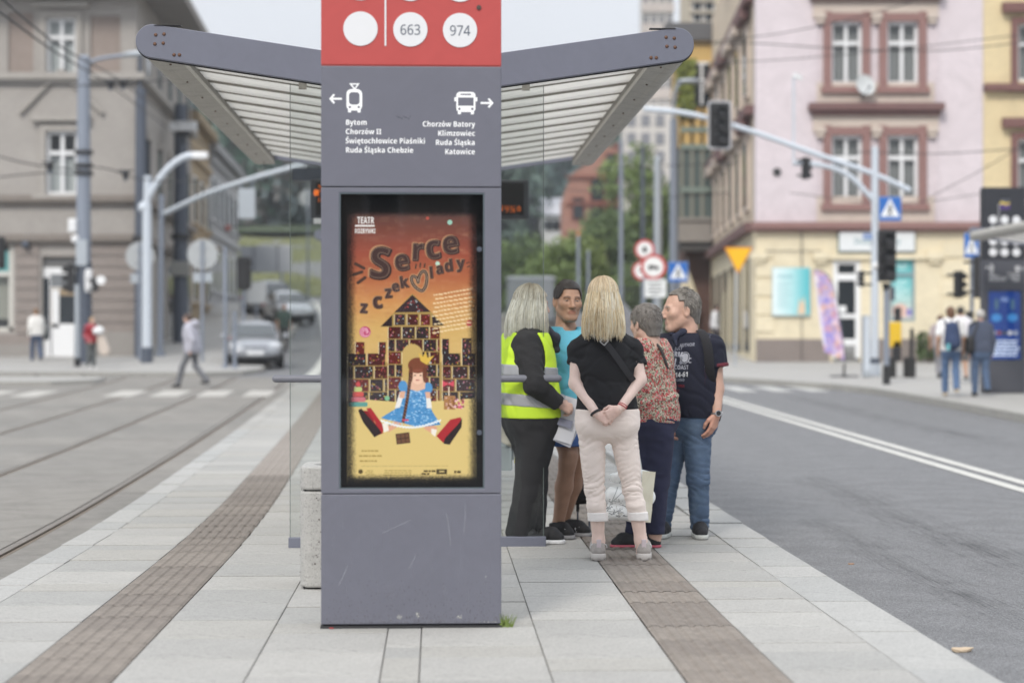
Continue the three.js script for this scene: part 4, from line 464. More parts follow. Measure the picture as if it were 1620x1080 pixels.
{ // ---- ochre house with a loggia behind the pink one, d = 80
  const d = 81, s = F / d, X = (px) => (px - 810) / s, Y = (py) => EYE + (540 - py) / s, b = thing('ochre_house', 'ochre house with dark glazed bay and balcony beyond the traffic signal', 'building', V(0, 0, -d)), och = plaster(.62, .43, .17), cream = plaster(.72, .64, .46), x0 = X(1062), x1 = X(1131), base = .8, dk = mat([.09, .085, .08], .8);
  part(b, 'wall', [bx(x1 - X(1075), Y(62) - Y(232), 4, (x1 + X(1075)) / 2, (Y(62) + Y(232)) / 2, -2)], och); part(b, 'roof', [bx(x1 - X(1060) + .4, .75, 5, (x1 + X(1060)) / 2 , Y(51), -2.2)], mat([.1, .1, .105], .7));
  const wn = part(b, 'window', [bx(X(1124) - X(1097), .1, .08, X(1110), Y(100), .03), bx(.1, Y(98) - Y(165), .08, X(1110), Y(132), .035), bx(X(1124) - X(1097), .14, .08, X(1110), Y(128), .04)], M.whitePlastic); part(wn, 'pane', bx(X(1124) - X(1097), Y(100) - Y(170), .02, X(1110), Y(135), .012), M.darkGlass);
  part(b, 'glazed_bay', [bx(x1 - X(1077), Y(168) - Y(352), 3.6, (x1 + X(1077)) / 2, Y(260), -1.9)], mat([.10, .13, .125], .25)); for (let k = 0; k < 4; k++) part(b, 'bay_mullion', bx(.12, Y(168) - Y(352), .1, lerp(X(1079), x1 - .1, k / 3), Y(260), -.05), mat([.24, .24, .2], .6)); for (const py of [205, 232, 300]) part(b, 'bay_rail', bx(x1 - X(1077), .22, .14, (x1 + X(1077)) / 2, Y(py), -.03), mat([.2, .25, .22], .6));
  part(b, 'balcony', [bx(x1 - X(1070), Y(350) - Y(384), 1.6, (x1 + X(1070)) / 2, Y(367), .2), bx(x1 - X(1068), .14, 1.8, (x1 + X(1068)) / 2, Y(349), .2)], plaster(.33, .30, .27)); part(b, 'balcony_soffit', bx(x1 - X(1075), .3, 1.4, (x1 + X(1075)) / 2, Y(391), .1), dk);
  part(b, 'passage', bx(x1 - X(1086), Y(390) - base, 3, (x1 + X(1086)) / 2, (Y(390) + base) / 2, -2.2), mat([.13, .07, .055], .9, { map: plast })); const ar = shapeOf([[0, 0], [1.1, 0], [1.1, 2.5], [.75, 3.5], [0, 4.1]]); part(b, 'pier', uvm(mv(ext(ar, .8), X(1062), base, -.6)), cream);
  part(b, 'creeper', (() => { const r = RNG(15), L = []; for (let i = 0; i < 260; i++) { const g = new THREE.PlaneGeometry(.22, .2); mv(g, X(1072 + r() * 22 + (r() - .5) * 8), Y(95 + r() * 90), .08 + r() * .25, r() * 2 - 1, r() * 2 - 1, r() * 3); L.push(g); } return merge(L); })(), mat([.17, .2, .04], .8)).userData.kind = 'stuff';
  part(b, 'gable_wall', bx(.3, Y(60) - base, 12, x1 + .17, (Y(60) + base) / 2, -6.4), cream);
}
{ // ---- cream house further back behind the shelter tip, with a stepped gable
  const d = 98, s = F / d, X = (px) => (px - 810) / s, Y = (py) => EYE + (540 - py) / s, b = thing('cream_house', 'pale cream tall house rising behind the ochre house roof', 'building', V(0, 0, -d)), cr = plaster(.62, .54, .42);
  part(b, 'wall', bx(X(1200) - X(1092), Y(-90) - 1, 6, X(1146), (Y(-90) + 1) / 2, -3), cr); for (const py of [12, -60]) for (const px of [1103, 1122]) { const w = part(b, 'window', bx(.5, 1.6, .1, X(px), Y(py), .05), M.whitePlastic); part(w, 'pane', bx(.38, 1.4, .02, X(px), Y(py), .105), M.darkGlass); } for (let k = 0; k < 4; k++) part(b, 'string_course', bx(X(1130) - X(1092), .2, .3, X(1111), Y(38 - k * 18), .15), plaster(.4, .36, .3));
}
{ // ---- pale church tower in the haze, a red-brick house and low pale houses before it
  const d = 190, s = F / d, X = (px) => (px - 810) / s, Y = (py) => EYE + (540 - py) / s, b = thing('tower_block', 'pale hazy tower block rising behind the shelter roof tip', 'tower', V(0, 0, -d)), w = plaster(.72, .69, .65), w2 = plaster(.55, .49, .45);
  part(b, 'shaft', bx(X(1066) - X(1017), Y(-60) - 6, 4, X(1041), (Y(-60) + 6) / 2, -2), w); for (let k = 0; k < 9; k++) { const py = 250 - k * 34; part(b, 'floor_band', bx(X(1067) - X(1016), 1.0, .3, X(1041), Y(py), .15), w2); for (let i = 0; i < 4; i++) part(b, 'window', bx(.55, .8, .06, X(1022 + i * 12.5), Y(py - 15), .03), mat([.16, .16, .17], .3)); }
  part(b, 'annex', [bx(X(1058) - X(982), Y(175) - 5, 5, X(1020), (Y(175) + 5) / 2, 2.6)], plaster(.7, .66, .62)); for (let i = 0; i < 3; i++) for (let k = 0; k < 4; k++) part(b, 'annex_window', bx(.9, 1.2, .06, X(994 + i * 22), Y(200 + k * 28), 5.13), mat([.22, .22, .24], .4));
}
{ const d = 130, s = F / d, X = (px) => (px - 810) / s, Y = (py) => EYE + (540 - py) / s, b = thing('brick_house', 'red brick house with stepped gable above the trees behind the shelter', 'building', V(0, 0, -d)), br = mat([.36, .19, .145], .9, { map: plast }), br2 = mat([.22, .085, .06], .9, { map: plast });
  part(b, 'wall', uvm(mv(ext(shapeOf([[X(890), 2], [X(984), 2], [X(984), Y(235)], [X(962), Y(232)], [X(930), Y(258)], [X(905), Y(275)], [X(890), Y(312)]]), 6), 0, 0, -6)), br); for (const [px, py, w, h] of [[945, 300, .8, 1.5], [968, 300, .8, 1.5], [945, 345, .8, 1.5], [968, 345, .8, 1.5], [915, 330, .7, 1.4], [968, 258, .7, 1.2]]) { const wn = part(b, 'window', bx(w + .24, h + .24, .1, X(px), Y(py), .05), br2); part(wn, 'pane', bx(w, h, .04, X(px), Y(py), .1), M.darkGlass); } for (const py of [280, 322, 368]) part(b, 'brick_band', bx(X(984) - X(896), .2, .2, X(940), Y(py), .1), br2); part(b, 'roof', mv(bx(.3, .3, 6.4), X(975), Y(230), -3), br2); }
{ const d = 165, s = F / d, X = (px) => (px - 810) / s, Y = (py) => EYE + (540 - py) / s; for (const [a, c, t, e, u, l, m] of [[812, 892, 335, 322, 420, 'low pale grey house with white roof under the wooded hill', [.42, .43, .46]], [858, 900, 345, 338, 400, 'small white gabled house beside the brick house', [.6, .6, .6]]]) { const b = thing('far_house', l, 'building', V(0, 0, -d + (a > 850 ? 4 : 0))); part(b, 'wall', bx(X(c) - X(a), Y(t) - Y(u), 8, (X(a) + X(c)) / 2, (Y(t) + Y(u)) / 2, -4), plaster(...m)); part(b, 'roof', mv(ext(shapeOf([[-4.4, 0], [4.4, 0], [0, Y(e) - Y(t) + .8]]), X(c) - X(a)), X(a), Y(t), -4, 0, PI / 2), mat([.5, .5, .53], .8)); for (let i = 0; i < 4; i++) { const w = part(b, 'window', bx(.9, 1.0, .06, lerp(X(a), X(c), (i + .5) / 4), Y(t + 16), .03), M.whitePlastic); part(w, 'pane', bx(.7, .8, .02, lerp(X(a), X(c), (i + .5) / 4), Y(t + 16), .07), M.darkGlass); } } }
{ // the row across the street behind the viewer, which the glass mirrors
  const b = thing('opposite_house', 'long grey-brown house row across the street behind the viewer', 'building', V(2, 0, 52), PI), w = plaster(.25, .22, .195); part(b, 'wall', bx(70, 13, 10, 0, 6.5, -5), w); part(b, 'roof', bx(71, .8, 11, 0, 13.4, -5), mat([.12, .08, .07], .8)); part(b, 'cornice', bx(70, .3, .4, 0, 4.2, .2), w); for (let f = 0; f < 3; f++) for (let k = 0; k < 18; k++) { const n = part(b, 'window', bx(1.4, 2.2, .1, -31 + k * 3.65, 2.2 + f * 4, .05), M.whitePlastic); part(n, 'pane', bx(1.15, 1.95, .02, -31 + k * 3.65, 2.2 + f * 4, .11), M.darkGlass); } }
// ---------- masts, signals, signs, wires ----------
const foot = (px, py, lift = .004) => onGround(px, py, lift);
const W2 = (p, o, ry = 0) => p.clone().sub(o).applyAxisAngle(V(0, 1, 0), -ry); // world place -> a thing's own axes
function lensStack(t, x, y, z, r, dy, n, ry = 0) { for (let i = 0; i < n; i++) { const l = part(t, 'lens', mv(sph(r * .82, 0, 0, 0, 14, 1, 1, .25), x, y - i * dy, z), mat([.07, .07, .075], .25)); part(l, 'visor', [mv((() => { const g = new THREE.CylinderGeometry(r, r, r * 1.5, 16, 1, true, PI * .55, PI * 1.3 - .0); g.rotateX(PI / 2); return g; })(), x, y - i * dy, z + r * .7)], M.black); } }
function signalHead(label, p, ry, h, o = {}) { // three lamps, optional light-bordered backboard
  const t = thing('traffic_signal', label, 'traffic signal', p, ry); const w = h * .34;
  if (o.board) { part(t, 'backboard', ext(rrect(w * 1.62, h * 1.16, .08), .03, .004), M.dark).position.z = -.02; const s = rrect(w * 1.8, h * 1.24, .1), hl = new THREE.Path(); rrect(w * 1.5, h * 1.12, .05, hl); s.holes.push(hl); part(t, 'border', ext(s, .03, .004), mat([.42, .42, .44], .5)).position.z = .014; }
  part(t, 'housing', rb(w, h, h * .2, .03, 0, 0, h * .08), M.black); lensStack(t, 0, h * .31, h * .19, h * .125, h * .31, 3); return t; }
function sideSignal(label, p, ry, h) { const t = thing('traffic_signal', label, 'traffic signal', p, ry); part(t, 'housing', rb(h * .34, h, h * .24, .02), M.black); lensStack(t, 0, h * .31, h * .12, h * .12, h * .31, 3); for (const e of [-.35, .35]) part(t, 'bracket', bx(.05, .05, .3, 0, h * e, -h * .2), M.dark); return t; }
function signPlate(parent, name, w, h, draw, z = .012, x = 0, y = 0, round) { const g = round ? mv(new THREE.CircleGeometry(w / 2, 32), x, y, z) : mv(new THREE.PlaneGeometry(w, h), x, y, z); return part(parent, name, g, mat([1, 1, 1], .45, { map: canvasTex(128, Math.round(128 * h / w), draw) })); }
const pedSign = (g, w, h) => { g.fillStyle = '#2766b4'; g.fillRect(0, 0, w, h); g.fillStyle = '#e8eaec'; g.beginPath(); g.moveTo(w / 2, h * .06); g.lineTo(w * .93, h * .84); g.lineTo(w * .07, h * .84); g.fill(); g.strokeStyle = '#16181c'; g.fillStyle = '#16181c'; g.lineWidth = w * .06; g.lineCap = 'round'; g.beginPath(); g.arc(w * .52, h * .34, w * .05, 0, 7); g.fill(); g.beginPath(); g.moveTo(w * .52, h * .41); g.lineTo(w * .49, h * .6); g.lineTo(w * .4, h * .78); g.moveTo(w * .49, h * .6); g.lineTo(w * .6, h * .78); g.moveTo(w * .51, h * .45); g.lineTo(w * .4, h * .54); g.moveTo(w * .51, h * .45); g.lineTo(w * .61, h * .55); g.stroke(); };
{ // right junction mast with a long arm, its signal and crossing sign
  const p = foot(1384, 594), o = p, d = -p.z, L = (px, py, dd = d) => W2(at(px, py, dd), o); const t = thing('signal_mast', 'pale signal mast with long sloping arm over the road at right', 'signal mast', p);
  part(t, 'pole', [rod(V(0, 0, 0), L(1385, 232), .105, 16, .085), cyl(.15, .15, .3, 0, .15, 0, 16)], M.palePole); part(t, 'long_arm', tube([L(1440, 301), L(1385, 276), L(1290, 243), L(1175, 203), L(1090, 180), L(1018, 172)], .07, 40, 12), M.palePole); part(t, 'curved_arm', tube([L(1384, 318), L(1370, 303), L(1348, 281), L(1322, 267), L(1285, 259), L(1255, 258)], .07, 24, 10), M.palePole);
  part(t, 'thin_post', [rod(L(1256, 256), L(1256, 125), .03, 8), sph(.04, ...L(1256, 125).toArray())], M.palePole); part(t, 'foot_sleeve', cyl(.15, .14, .45, 0, .22, 0, 14), M.darkPole);
  const cam = thing('traffic_camera', 'small white camera on thin post in front of the pink wall', 'camera', at(1262, 122, d)); part(cam, 'body', mv(rb(.26, .1, .11, .03), 0, 0, 0, 0, 0, -.45), M.white); part(cam, 'hood', mv(rb(.2, .02, .13, .008), .03, .06, 0, 0, 0, -.45), M.white);
  signalHead('big traffic signal with light bordered backboard on the long arm', at(1138.5, 198, d - .15), .06, 1.0, { board: 1 });
  sideSignal('small dark traffic signal seen side-on under the curved arm', at(1275, 266, d - .05), PI / 2 + .5, .55);
  const sg = thing('crossing_sign', 'large blue pedestrian crossing sign on the pale mast above the signal', 'road sign', at(1408.5, 330, d - .35), .03); part(sg, 'plate', rb(.58, .62, .02, .008), M.galv); signPlate(sg, 'print', .56, .60, pedSign, .0125);
  const lamp = thing('street_name_plate', 'small blue plate beside the mast over the white shop sign', 'sign', at(1373, 374, d - .2)); part(lamp, 'plate', rb(.22, .15, .015, .005), mat([.06, .16, .42], .5)); part(lamp, 'text_strip', bx(.15, .03, .002, 0, 0, .009), M.white);
  const cab = thing('control_cabinet', 'slim grey control cabinet standing behind the pale mast foot', 'cabinet', foot(1374, 598)); part(cab, 'box', rb(.16, 1.5, .3, .02, 0, .78, -.3), M.galv); part(cab, 'door', bx(.12, 1.3, .012, 0, .82, -.146), M.palePole);
  const q = foot(1403, 608), dq = -q.z; const ps = thing('signal_post', 'grey signal post with black foot in front of the pale mast', 'post', q); part(ps, 'pole', rod(V(0, 0, 0), W2(at(1403, 448, dq), q), .062, 14), M.steelPole); part(ps, 'foot_sleeve', cyl(.085, .08, .42, 0, .21, 0, 14), M.black); part(ps, 'neck', [rod(W2(at(1403, 448, dq), q), W2(at(1402, 462, dq), q), .1, 10, .05)], M.black); part(ps, 'push_button', rb(.1, .3, .08, .02, .13, 2.0, 0), M.darkPole);
  signalHead('black three-lamp traffic signal under the large crossing sign', at(1402, 405, dq), 0, 1.13); sideSignal('little black signal lamp sticking out left of the mast', at(1364, 441, dq), -PI / 2, .36);
  const el = thing('signal_loudspeaker', 'round white loudspeaker on the side of the right signal', 'loudspeaker', at(1386, 421, dq)); part(el, 'body', sph(.09, 0, 0, 0, 12, .9, 1, .8), M.white); part(el, 'bracket', rod(V(0, 0, 0), V(.16, -.02, 0), .02, 6), M.dark);
}
{ // lighting column behind, with curved bracket lamp
  const p = foot(1180, 562), d = -p.z, L = (px, py) => W2(at(px, py, d), p), t = thing('lamp_column', 'thick blue-grey pole beside the ochre street front', 'lamp post', p); part(t, 'pole', [rod(V(0, 0, 0), L(1176, 142), .17, 16, .14)], M.steelPole); part(t, 'upper_post', rod(L(1172, 148), L(1171, 25), .05, 8), M.steelPole); part(t, 'lamp_head', sph(.13, ...L(1171, 20).toArray(), 12), M.white); for (const y of [305, 180]) part(t, 'clamp', cyl(.2, .2, .12, ...L(1176, y).toArray(), 14), M.dark); part(t, 'service_door', bx(.02, .6, .16, -.165, 1.1, .0), M.darkPole);
  const lamp = thing('street_lamp', 'flat grey street lamp head reaching out near the shelter tip', 'street lamp', at(1067, 600, 74)); const o = lamp.position.clone(), K = (px, py) => W2(at(px, py, 74), o); part(lamp, 'pole', rod(K(1067, 545), K(1066, 188), .2, 14, .15), M.steelPole); part(lamp, 'arm', tube([K(1066, 190), K(1068, 150), K(1075, 132), K(1090, 128)], .07, 16, 8), M.steelPole); part(lamp, 'head', mv(sph(.2, 0, 0, 0, 14, 2.6, .5, 1), ...K(1092, 128).toArray()), M.galv);
}
for (const [x0, y0, y1, d, r, m, l] of [[1041, 560, 252, 70, .17, M.galv, 'pale pole between the round signs and the street lamp pole'], [983, 560, 225, 66, .085, M.steelPole, 'thin tall grey pole rising behind the fair-haired woman'], [1017, 540, 235, 96, .12, M.darkPole, 'dark slender far pole in front of the tree'], [915, 560, 372, 60, .055, M.steelPole, 'short grey post with orange cap behind the group'], [931, 560, 400, 62, .05, M.steelPole, 'short plain grey post behind the group']]) { const p = at(x0, y0, d); p.y = gh(p.x, p.z) - .1; const t = thing('pole', l, 'pole', p), h = at(x0, y1, d).y - p.y; part(t, 'shaft', rod(V(0, 0, 0), V(0, h, 0), r, 12, r * .85), m); part(t, 'cap', cyl(r * .95, r * .6, .1, 0, h + .05, 0, 12), x0 === 915 ? mat([.55, .2, .06], .6) : m); part(t, 'base_flange', cyl(r * 1.9, r * 1.6, .16, 0, .14, 0, 12), m); }
{ // round no-entry-for-lorries signs, plate, and a crossing sign
  const ring = (g, w, h) => { g.fillStyle = '#b83230'; g.beginPath(); g.arc(w / 2, h / 2, w / 2, 0, 7); g.fill(); g.fillStyle = '#e6e6e4'; g.beginPath(); g.arc(w / 2, h / 2, w * .385, 0, 7); g.fill(); g.fillStyle = '#1c1d20'; };
  const rs = (label, px, py, d, D, pic) => { const p = at(px, py, d), t = thing('round_sign', label, 'road sign', p); part(t, 'plate', cyl(D / 2, D / 2, .02, 0, 0, 0, 32, PI / 2), M.galv); signPlate(t, 'print', D * .98, D * .98, (g, w, h) => { ring(g, w, h); pic(g, w, h); }, .0125, 0, 0, true); const gy = gh(p.x, p.z) - p.y; part(t, 'post', rod(V(0, gy, -.05), V(0, D * .4, -.05), .03, 8), M.steelPole); return t; };
  rs('front round red-ringed sign with a black lorry', 1034, 422, 50, .70, (g, w, h) => { g.fillRect(w * .3, h * .44, w * .26, h * .14); g.fillRect(w * .57, h * .48, w * .13, h * .1); g.beginPath(); g.arc(w * .37, h * .6, w * .04, 0, 7); g.arc(w * .63, h * .6, w * .04, 0, 7); g.fill(); });
  rs('upper round red-ringed sign behind the lorry sign', 1020, 394.5, 54, .58, (g, w, h) => { g.fillRect(w * .4, h * .36, w * .2, h * .12); g.fillRect(w * .34, h * .5, w * .32, h * .08); g.fillRect(w * .44, h * .58, w * .12, h * .1); });
  rs('lower round sign mostly hidden left of the lorry sign', 1016, 428, 55, .58, (g, w, h) => g.fillRect(w * .35, h * .45, w * .3, h * .1));
  const pp = at(1037, 456, 49.9), pt = thing('sign_plate', 'white text plate beneath the lorry sign', 'road sign', pp); part(pt, 'plate', rb(.58, .48, .015, .01), M.galv); signPlate(pt, 'print', .57, .47, (g, w, h) => { g.fillStyle = '#dcdedd'; g.fillRect(0, 0, w, h); g.fillStyle = '#55585c'; g.fillRect(18, 18, 84, 7); g.fillRect(26, 40, 70, 7); g.fillRect(18, 62, 90, 7); g.fillRect(34, 82, 50, 7); }, .009);
  const cs = at(1073, 430, 52), t = thing('crossing_sign', 'smaller blue pedestrian crossing sign behind the man in navy', 'road sign', cs); part(t, 'plate', rb(.55, .56, .02, .008), M.galv); signPlate(t, 'print', .53, .54, pedSign, .0125); part(t, 'post', rod(V(.05, gh(cs.x, cs.z) - cs.y, -.04), V(.05, .2, -.04), .03, 8), M.steelPole);
  const yd = foot(1163, 580, .004), d = -yd.z, y = thing('yield_sign', 'yellow give-way triangle on a thin pole near the ochre wall', 'road sign', yd), L = (px, py) => W2(at(px, py, d), yd); const tri = (k) => { const a = L(1146 + k, 391 + k * .6), b = L(1191 - k, 391 + k * .6), c = L(1168, 433 - k * 1.2); return shapeOf([[a.x, a.y], [b.x, b.y], [c.x, c.y]]); }; part(y, 'border', ext(tri(0), .02, .003), mat([.62, .14, .02], .5)); part(y, 'face', mv(ext(tri(2.2), .006), 0, 0, .018), mat([.85, .47, .01], .45)); part(y, 'pole', rod(V(0, 0, -.03), V(.06, L(1163, 410).y, -.03), .03, 8), M.galv);
}
{ // feather flag, barrier post, roadside things on the right pavement
  const p = foot(1336, 596, .01), d = -p.z, L = (px, py) => W2(at(px, py, d), p), t = thing('feather_flag', 'purple patterned feather flag on a cross base before the shop', 'flag', p); const pts = [[1286, 429], [1296, 428], [1308, 436], [1318, 456], [1325, 490], [1332, 530], [1336, 570], [1320, 566], [1304, 556], [1299, 520], [1293, 470]].map(([a, b]) => { const q = L(a, b); return new THREE.Vector2(q.x, q.y); }); const s = new THREE.Shape(); s.moveTo(pts[0].x, pts[0].y); s.splineThru(pts.slice(1, 7)); s.lineTo(pts[8].x, pts[8].y); s.splineThru([pts[9], pts[10], pts[0]]); const g = new THREE.ShapeGeometry(s, 12); const bb = new THREE.Box3().setFromBufferAttribute(g.attributes.position), uv = g.attributes.uv, pos = g.attributes.position; for (let i = 0; i < pos.count; i++) { uv.setXY(i, (pos.getX(i) - bb.min.x) / (bb.max.x - bb.min.x), (pos.getY(i) - bb.min.y) / (bb.max.y - bb.min.y)); pos.setZ(i, .06 * Math.sin(pos.getY(i) * 3)); } g.computeVertexNormals();
  part(t, 'banner', g, mat([1, 1, 1], .8, { map: canvasTex(128, 384, (c, w, h) => { c.fillStyle = '#b9a6c8'; c.fillRect(0, 0, w, h); const r = RNG(17); for (let i = 0; i < 260; i++) { c.fillStyle = ['#d8b4c4', '#9c8fd0', '#e6d8e0', '#c98fa8', '#8a86cc', '#d9a890'][i % 6] + 'a0'; c.beginPath(); c.ellipse(r() * w, r() * h, 4 + r() * 12, 4 + r() * 12, r(), 0, 7); c.fill(); } c.strokeStyle = '#e8e6ee'; c.lineWidth = 12; c.setLineDash([7, 5]); c.beginPath(); c.moveTo(12, 20); c.lineTo(46, 320); c.stroke(); }) })); part(t, 'pole', tube([L(1336, 594), L(1337, 566), L(1332, 520), L(1324, 470), L(1312, 438), L(1296, 426), L(1287, 427)], .014, 30, 6), M.darkPole); part(t, 'base', [bx(.7, .03, .06, 0, .015, 0), bx(.06, .03, .7, 0, .017, 0), cyl(.03, .03, .3, 0, .15, 0, 8)], M.dark);
  const b = foot(1424, 597), bt = thing('site_barrier', 'yellow and black barrier lamp stand behind the right signal post', 'barrier', b); for (const x of [-.22, .26]) part(bt, 'foot', rb(.22, .5, .5, .04, x, .25, -.1), M.rubber); part(bt, 'body', rb(.30, .62, .16, .03, -.1, 1.05, -.1), mat([.7, .45, .02], .5)); part(bt, 'shaft', [rb(.2, .5, .16, .02, -.06, .65, -.1), rb(.16, .35, .12, .02, -.03, 1.55, -.1), rod(V(.28, .3, 0), V(.3, 1.2, 0), .05, 8)], M.black);
  const h = thing('low_hedge', 'small dark green shrub at the wall behind the walking pair', 'shrub', foot(1472, 574)); { const r = RNG(23), l = []; for (let i = 0; i < 260; i++) l.push(mv(new THREE.PlaneGeometry(.1, .14), (r() - .5) * .8, .1 + r() * .85, (r() - .5) * .5, r() * 3, r() * 3, r() * 3)); part(h, 'foliage', l, mat([.06, .095, .03], .8)); part(h, 'stem', [rod(V(0, 0, 0), V(0, .5, 0), .03, 6), rod(V(0, .1, 0), V(.2, .6, .05), .02, 6), rod(V(0, .1, 0), V(-.22, .55, 0), .02, 6)], mat([.1, .07, .05], .9)); }
  const c = foot(1538, 600), dc = -c.z - 2; const q = at(1538, 388, dc); const sg = thing('crossing_sign', 'far small blue crossing sign on a post before the dark totem', 'road sign', q, -.3); part(sg, 'plate', rb(.34, .58, .02, .01), M.galv); signPlate(sg, 'print', .33, .56, pedSign, .0125); part(sg, 'post', rod(V(0, gh(q.x, q.z) - q.y, -.05), V(0, .3, -.05), .045, 10), M.steelPole); part(sg, 'bracket', rb(.18, .4, .16, .03, -.05, -1.7, -.02), M.black);
  sideSignal('left small black signal head by the far blue crossing sign', at(1517, 450, dc), PI / 2 + .3, .62); sideSignal('right black signal head touching the dark totem edge', at(1549, 438, dc - .3), PI / 2 - .2, .95);
}
// ---- left side masts
{ const p = foot(131, 577), d = -p.z, L = (px, py) => W2(at(px, py, d), p), t = thing('tram_mast', 'tall blue-grey tram wire mast before the corner building', 'mast', p); part(t, 'pole', rod(V(0, 0, 0), L(132, 92), .25, 18, .19), M.steelPole); part(t, 'arm', tube([L(133, 104), L(150, 95), L(180, 89), L(205, 87)], .06, 16, 8), M.steelPole); part(t, 'lamp_head', mv(sph(.18, 0, 0, 0, 14, 2.6, .55, 1), ...L(216, 85).toArray(), 0, 0, .08), M.galv); for (const y of [274, 262, 241]) part(t, 'clamp', cyl(.29, .29, .12, ...L(132, y).toArray(), 16), M.dark); part(t, 'cap', cyl(.2, .12, .1, ...L(132, 90).toArray(), 16), M.steelPole); part(t, 'lower_sleeve', cyl(.275, .26, 3.2, 0, 1.6, 0, 18), M.darkPole); part(t, 'notice_strip', bx(.34, .8, .04, 0, L(0, 400).y, .24), M.galv);
  const bxs = (label, px, py, w, h) => { const q = at(px, py, d - .1), o = thing('junction_box', label, 'box', q); part(o, 'case', rb(w, h, .25, .03), M.white); part(o, 'lid', rb(w * .8, h * .8, .02, .008, 0, 0, .13), M.whitePlastic); part(o, 'bracket', bx(.1, .1, .5, w * .4, 0, -.2), M.dark); };
  bxs('cream equipment box low on the tram mast', 136, 444, .34, .72); bxs('white camera housing upper left on the tram mast', 115, 357, .26, .42); bxs('lower white lamp box left of the tram mast', 119, 378, .22, .22);
  sideSignal('black signal head jutting out left of the tram mast', at(111, 440, d - .3), -PI / 2 + .2, .9); sideSignal('small black signal right of the cream equipment box', at(150, 450, d - .3), PI / 2 - .2, .45);
  const ld = thing('signal_lamp_disc', 'small round pale disc right of the tram mast', 'lamp', at(159, 443, d - .5)); part(ld, 'disc', cyl(.14, .14, .06, 0, 0, 0, 18, PI / 2), M.white); part(ld, 'arm', rod(V(0, 0, 0), V(-.3, -.1, -.05), .03, 6), M.dark);
  const q = foot(122, 582), lp = thing('signal_post', 'thin grey post with black foot beside the tram mast', 'post', q); part(lp, 'pole', rod(V(0, 0, 0), W2(at(121, 450, -q.z), q), .07, 10), M.galv); part(lp, 'foot_sleeve', cyl(.1, .1, .3, 0, .15, 0, 10), M.black);
  const e = at(1, 400, d - 6), es = thing('traffic_signal', 'dark signal head cut by the left picture edge', 'traffic signal', e, -PI / 2 + .4); part(es, 'housing', rb(.3, .9, .2, .03, 0, 0, 0), M.black); lensStack(es, 0, .28, .1, .1, .28, 3); part(es, 'bracket', bx(.05, .05, .4, 0, .3, -.2), M.dark); }
{ const p = foot(232, 577), d = -p.z, L = (px, py) => W2(at(px, py, d), p), t = thing('signal_mast', 'pale white mast with a curved top arm at left', 'signal mast', p); part(t, 'pole', rod(V(0, 0, 0), L(232, 325), .16, 18, .14), M.palePole); part(t, 'curved_arm', tube([L(225, 331), L(234, 312), L(250, 285), L(270, 262), L(292, 248), L(312, 245)], .11, 28, 12), M.palePole); part(t, 'arm_end', mv(rb(.5, .22, .25, .06), ...L(316, 246).toArray()), M.white); part(t, 'foot_sleeve', cyl(.19, .18, .55, 0, .27, 0, 16), M.darkPole); part(t, 'collar', sph(.17, ...L(226, 328).toArray(), 12), M.palePole); part(t, 'top_stub', rod(L(232, 325), L(233, 278), .12, 12), M.palePole); }
{ const p = foot(253, 566), d = -p.z, L = (px, py) => W2(at(px, py, d), p), t = thing('signal_mast', 'slender grey mast with a straight arm rising behind the shelter', 'signal mast', p); part(t, 'pole', rod(V(0, 0, 0), L(255, 308), .10, 14, .085), M.steelPole); part(t, 'straight_arm', tube([L(258, 338), L(320, 309), L(380, 288), L(450, 268), L(520, 250)], .09, 24, 10), M.galv); part(t, 'base_flange', cyl(.18, .16, .2, 0, .1, 0, 12), M.steelPole); }
for (const [px, yb, yt, r, l] of [[285, 555, 165, .30, 'dark thick pole in front of the receding left street'], [222, 562, 140, .22, 'dark pole running up the corner of the grey building']]) { const d = px === 285 ? 72 : 63.2, q = at(px, yb, d); q.y = gh(q.x, q.z) - .1; const t = thing('utility_pole', l, 'pole', q), h = at(px, yt, d).y - q.y; part(t, 'shaft', rod(V(0, 0, 0), V(0, h, 0), r, 16, r * .8), M.darkPole); part(t, 'collar', cyl(r * 1.25, r * 1.25, .2, 0, h * .45, 0, 14), M.dark); if (px === 285) { part(t, 'band', rb(.7, .55, .3, .04, .05, 2.9, .3), mat([.3, .3, .28], .6)); } }
{ const cam = thing('speed_camera', 'long white camera housing atop the dark left pole', 'camera', at(290, 201, 71)); part(cam, 'housing', rb(1.05, .3, .35, .06), M.white); part(cam, 'hood', rb(.95, .05, .42, .02, 0, .18, .02), M.white); part(cam, 'mount', [rb(.5, .2, .2, .02, 0, -.24, 0), cyl(.06, .06, .4, 0, -.4, 0, 8)], M.dark); part(cam, 'lens', cyl(.1, .1, .1, .5, 0, .05, 12, 0, PI / 2), M.black); }
const backSign = (name, label, px, py, d, D, low) => { const p = at(px, py, d), t = thing(name, label, 'road sign', p); part(t, 'plate', cyl(D / 2, D / 2, .03, 0, 0, 0, 32, PI / 2), mat([.42, .44, .45], .5, { metalness: .2 })); part(t, 'post', rod(V(0, gh(p.x, p.z) - p.y, .05), V(0, D * .45, .05), .05, 8), M.steelPole); for (const e of [-.2, .2]) part(t, 'clamp', bx(.3, .05, .04, 0, e, .03), M.galv); if (low) part(t, 'under_plate', bx(.6, .3, .02, 0, -D / 2 - .25, 0), M.galv); };
backSign('round_sign', 'back of a large round sign left of the parked silver car', 320, 402, 60, .96, 1); backSign('round_sign', 'back of a round sign half hidden by the white mast', 221, 405, 60.5, .92, 1); backSign('round_sign', 'small pale round sign seen high left of the shelter glass', 487, 313, 90, .8);
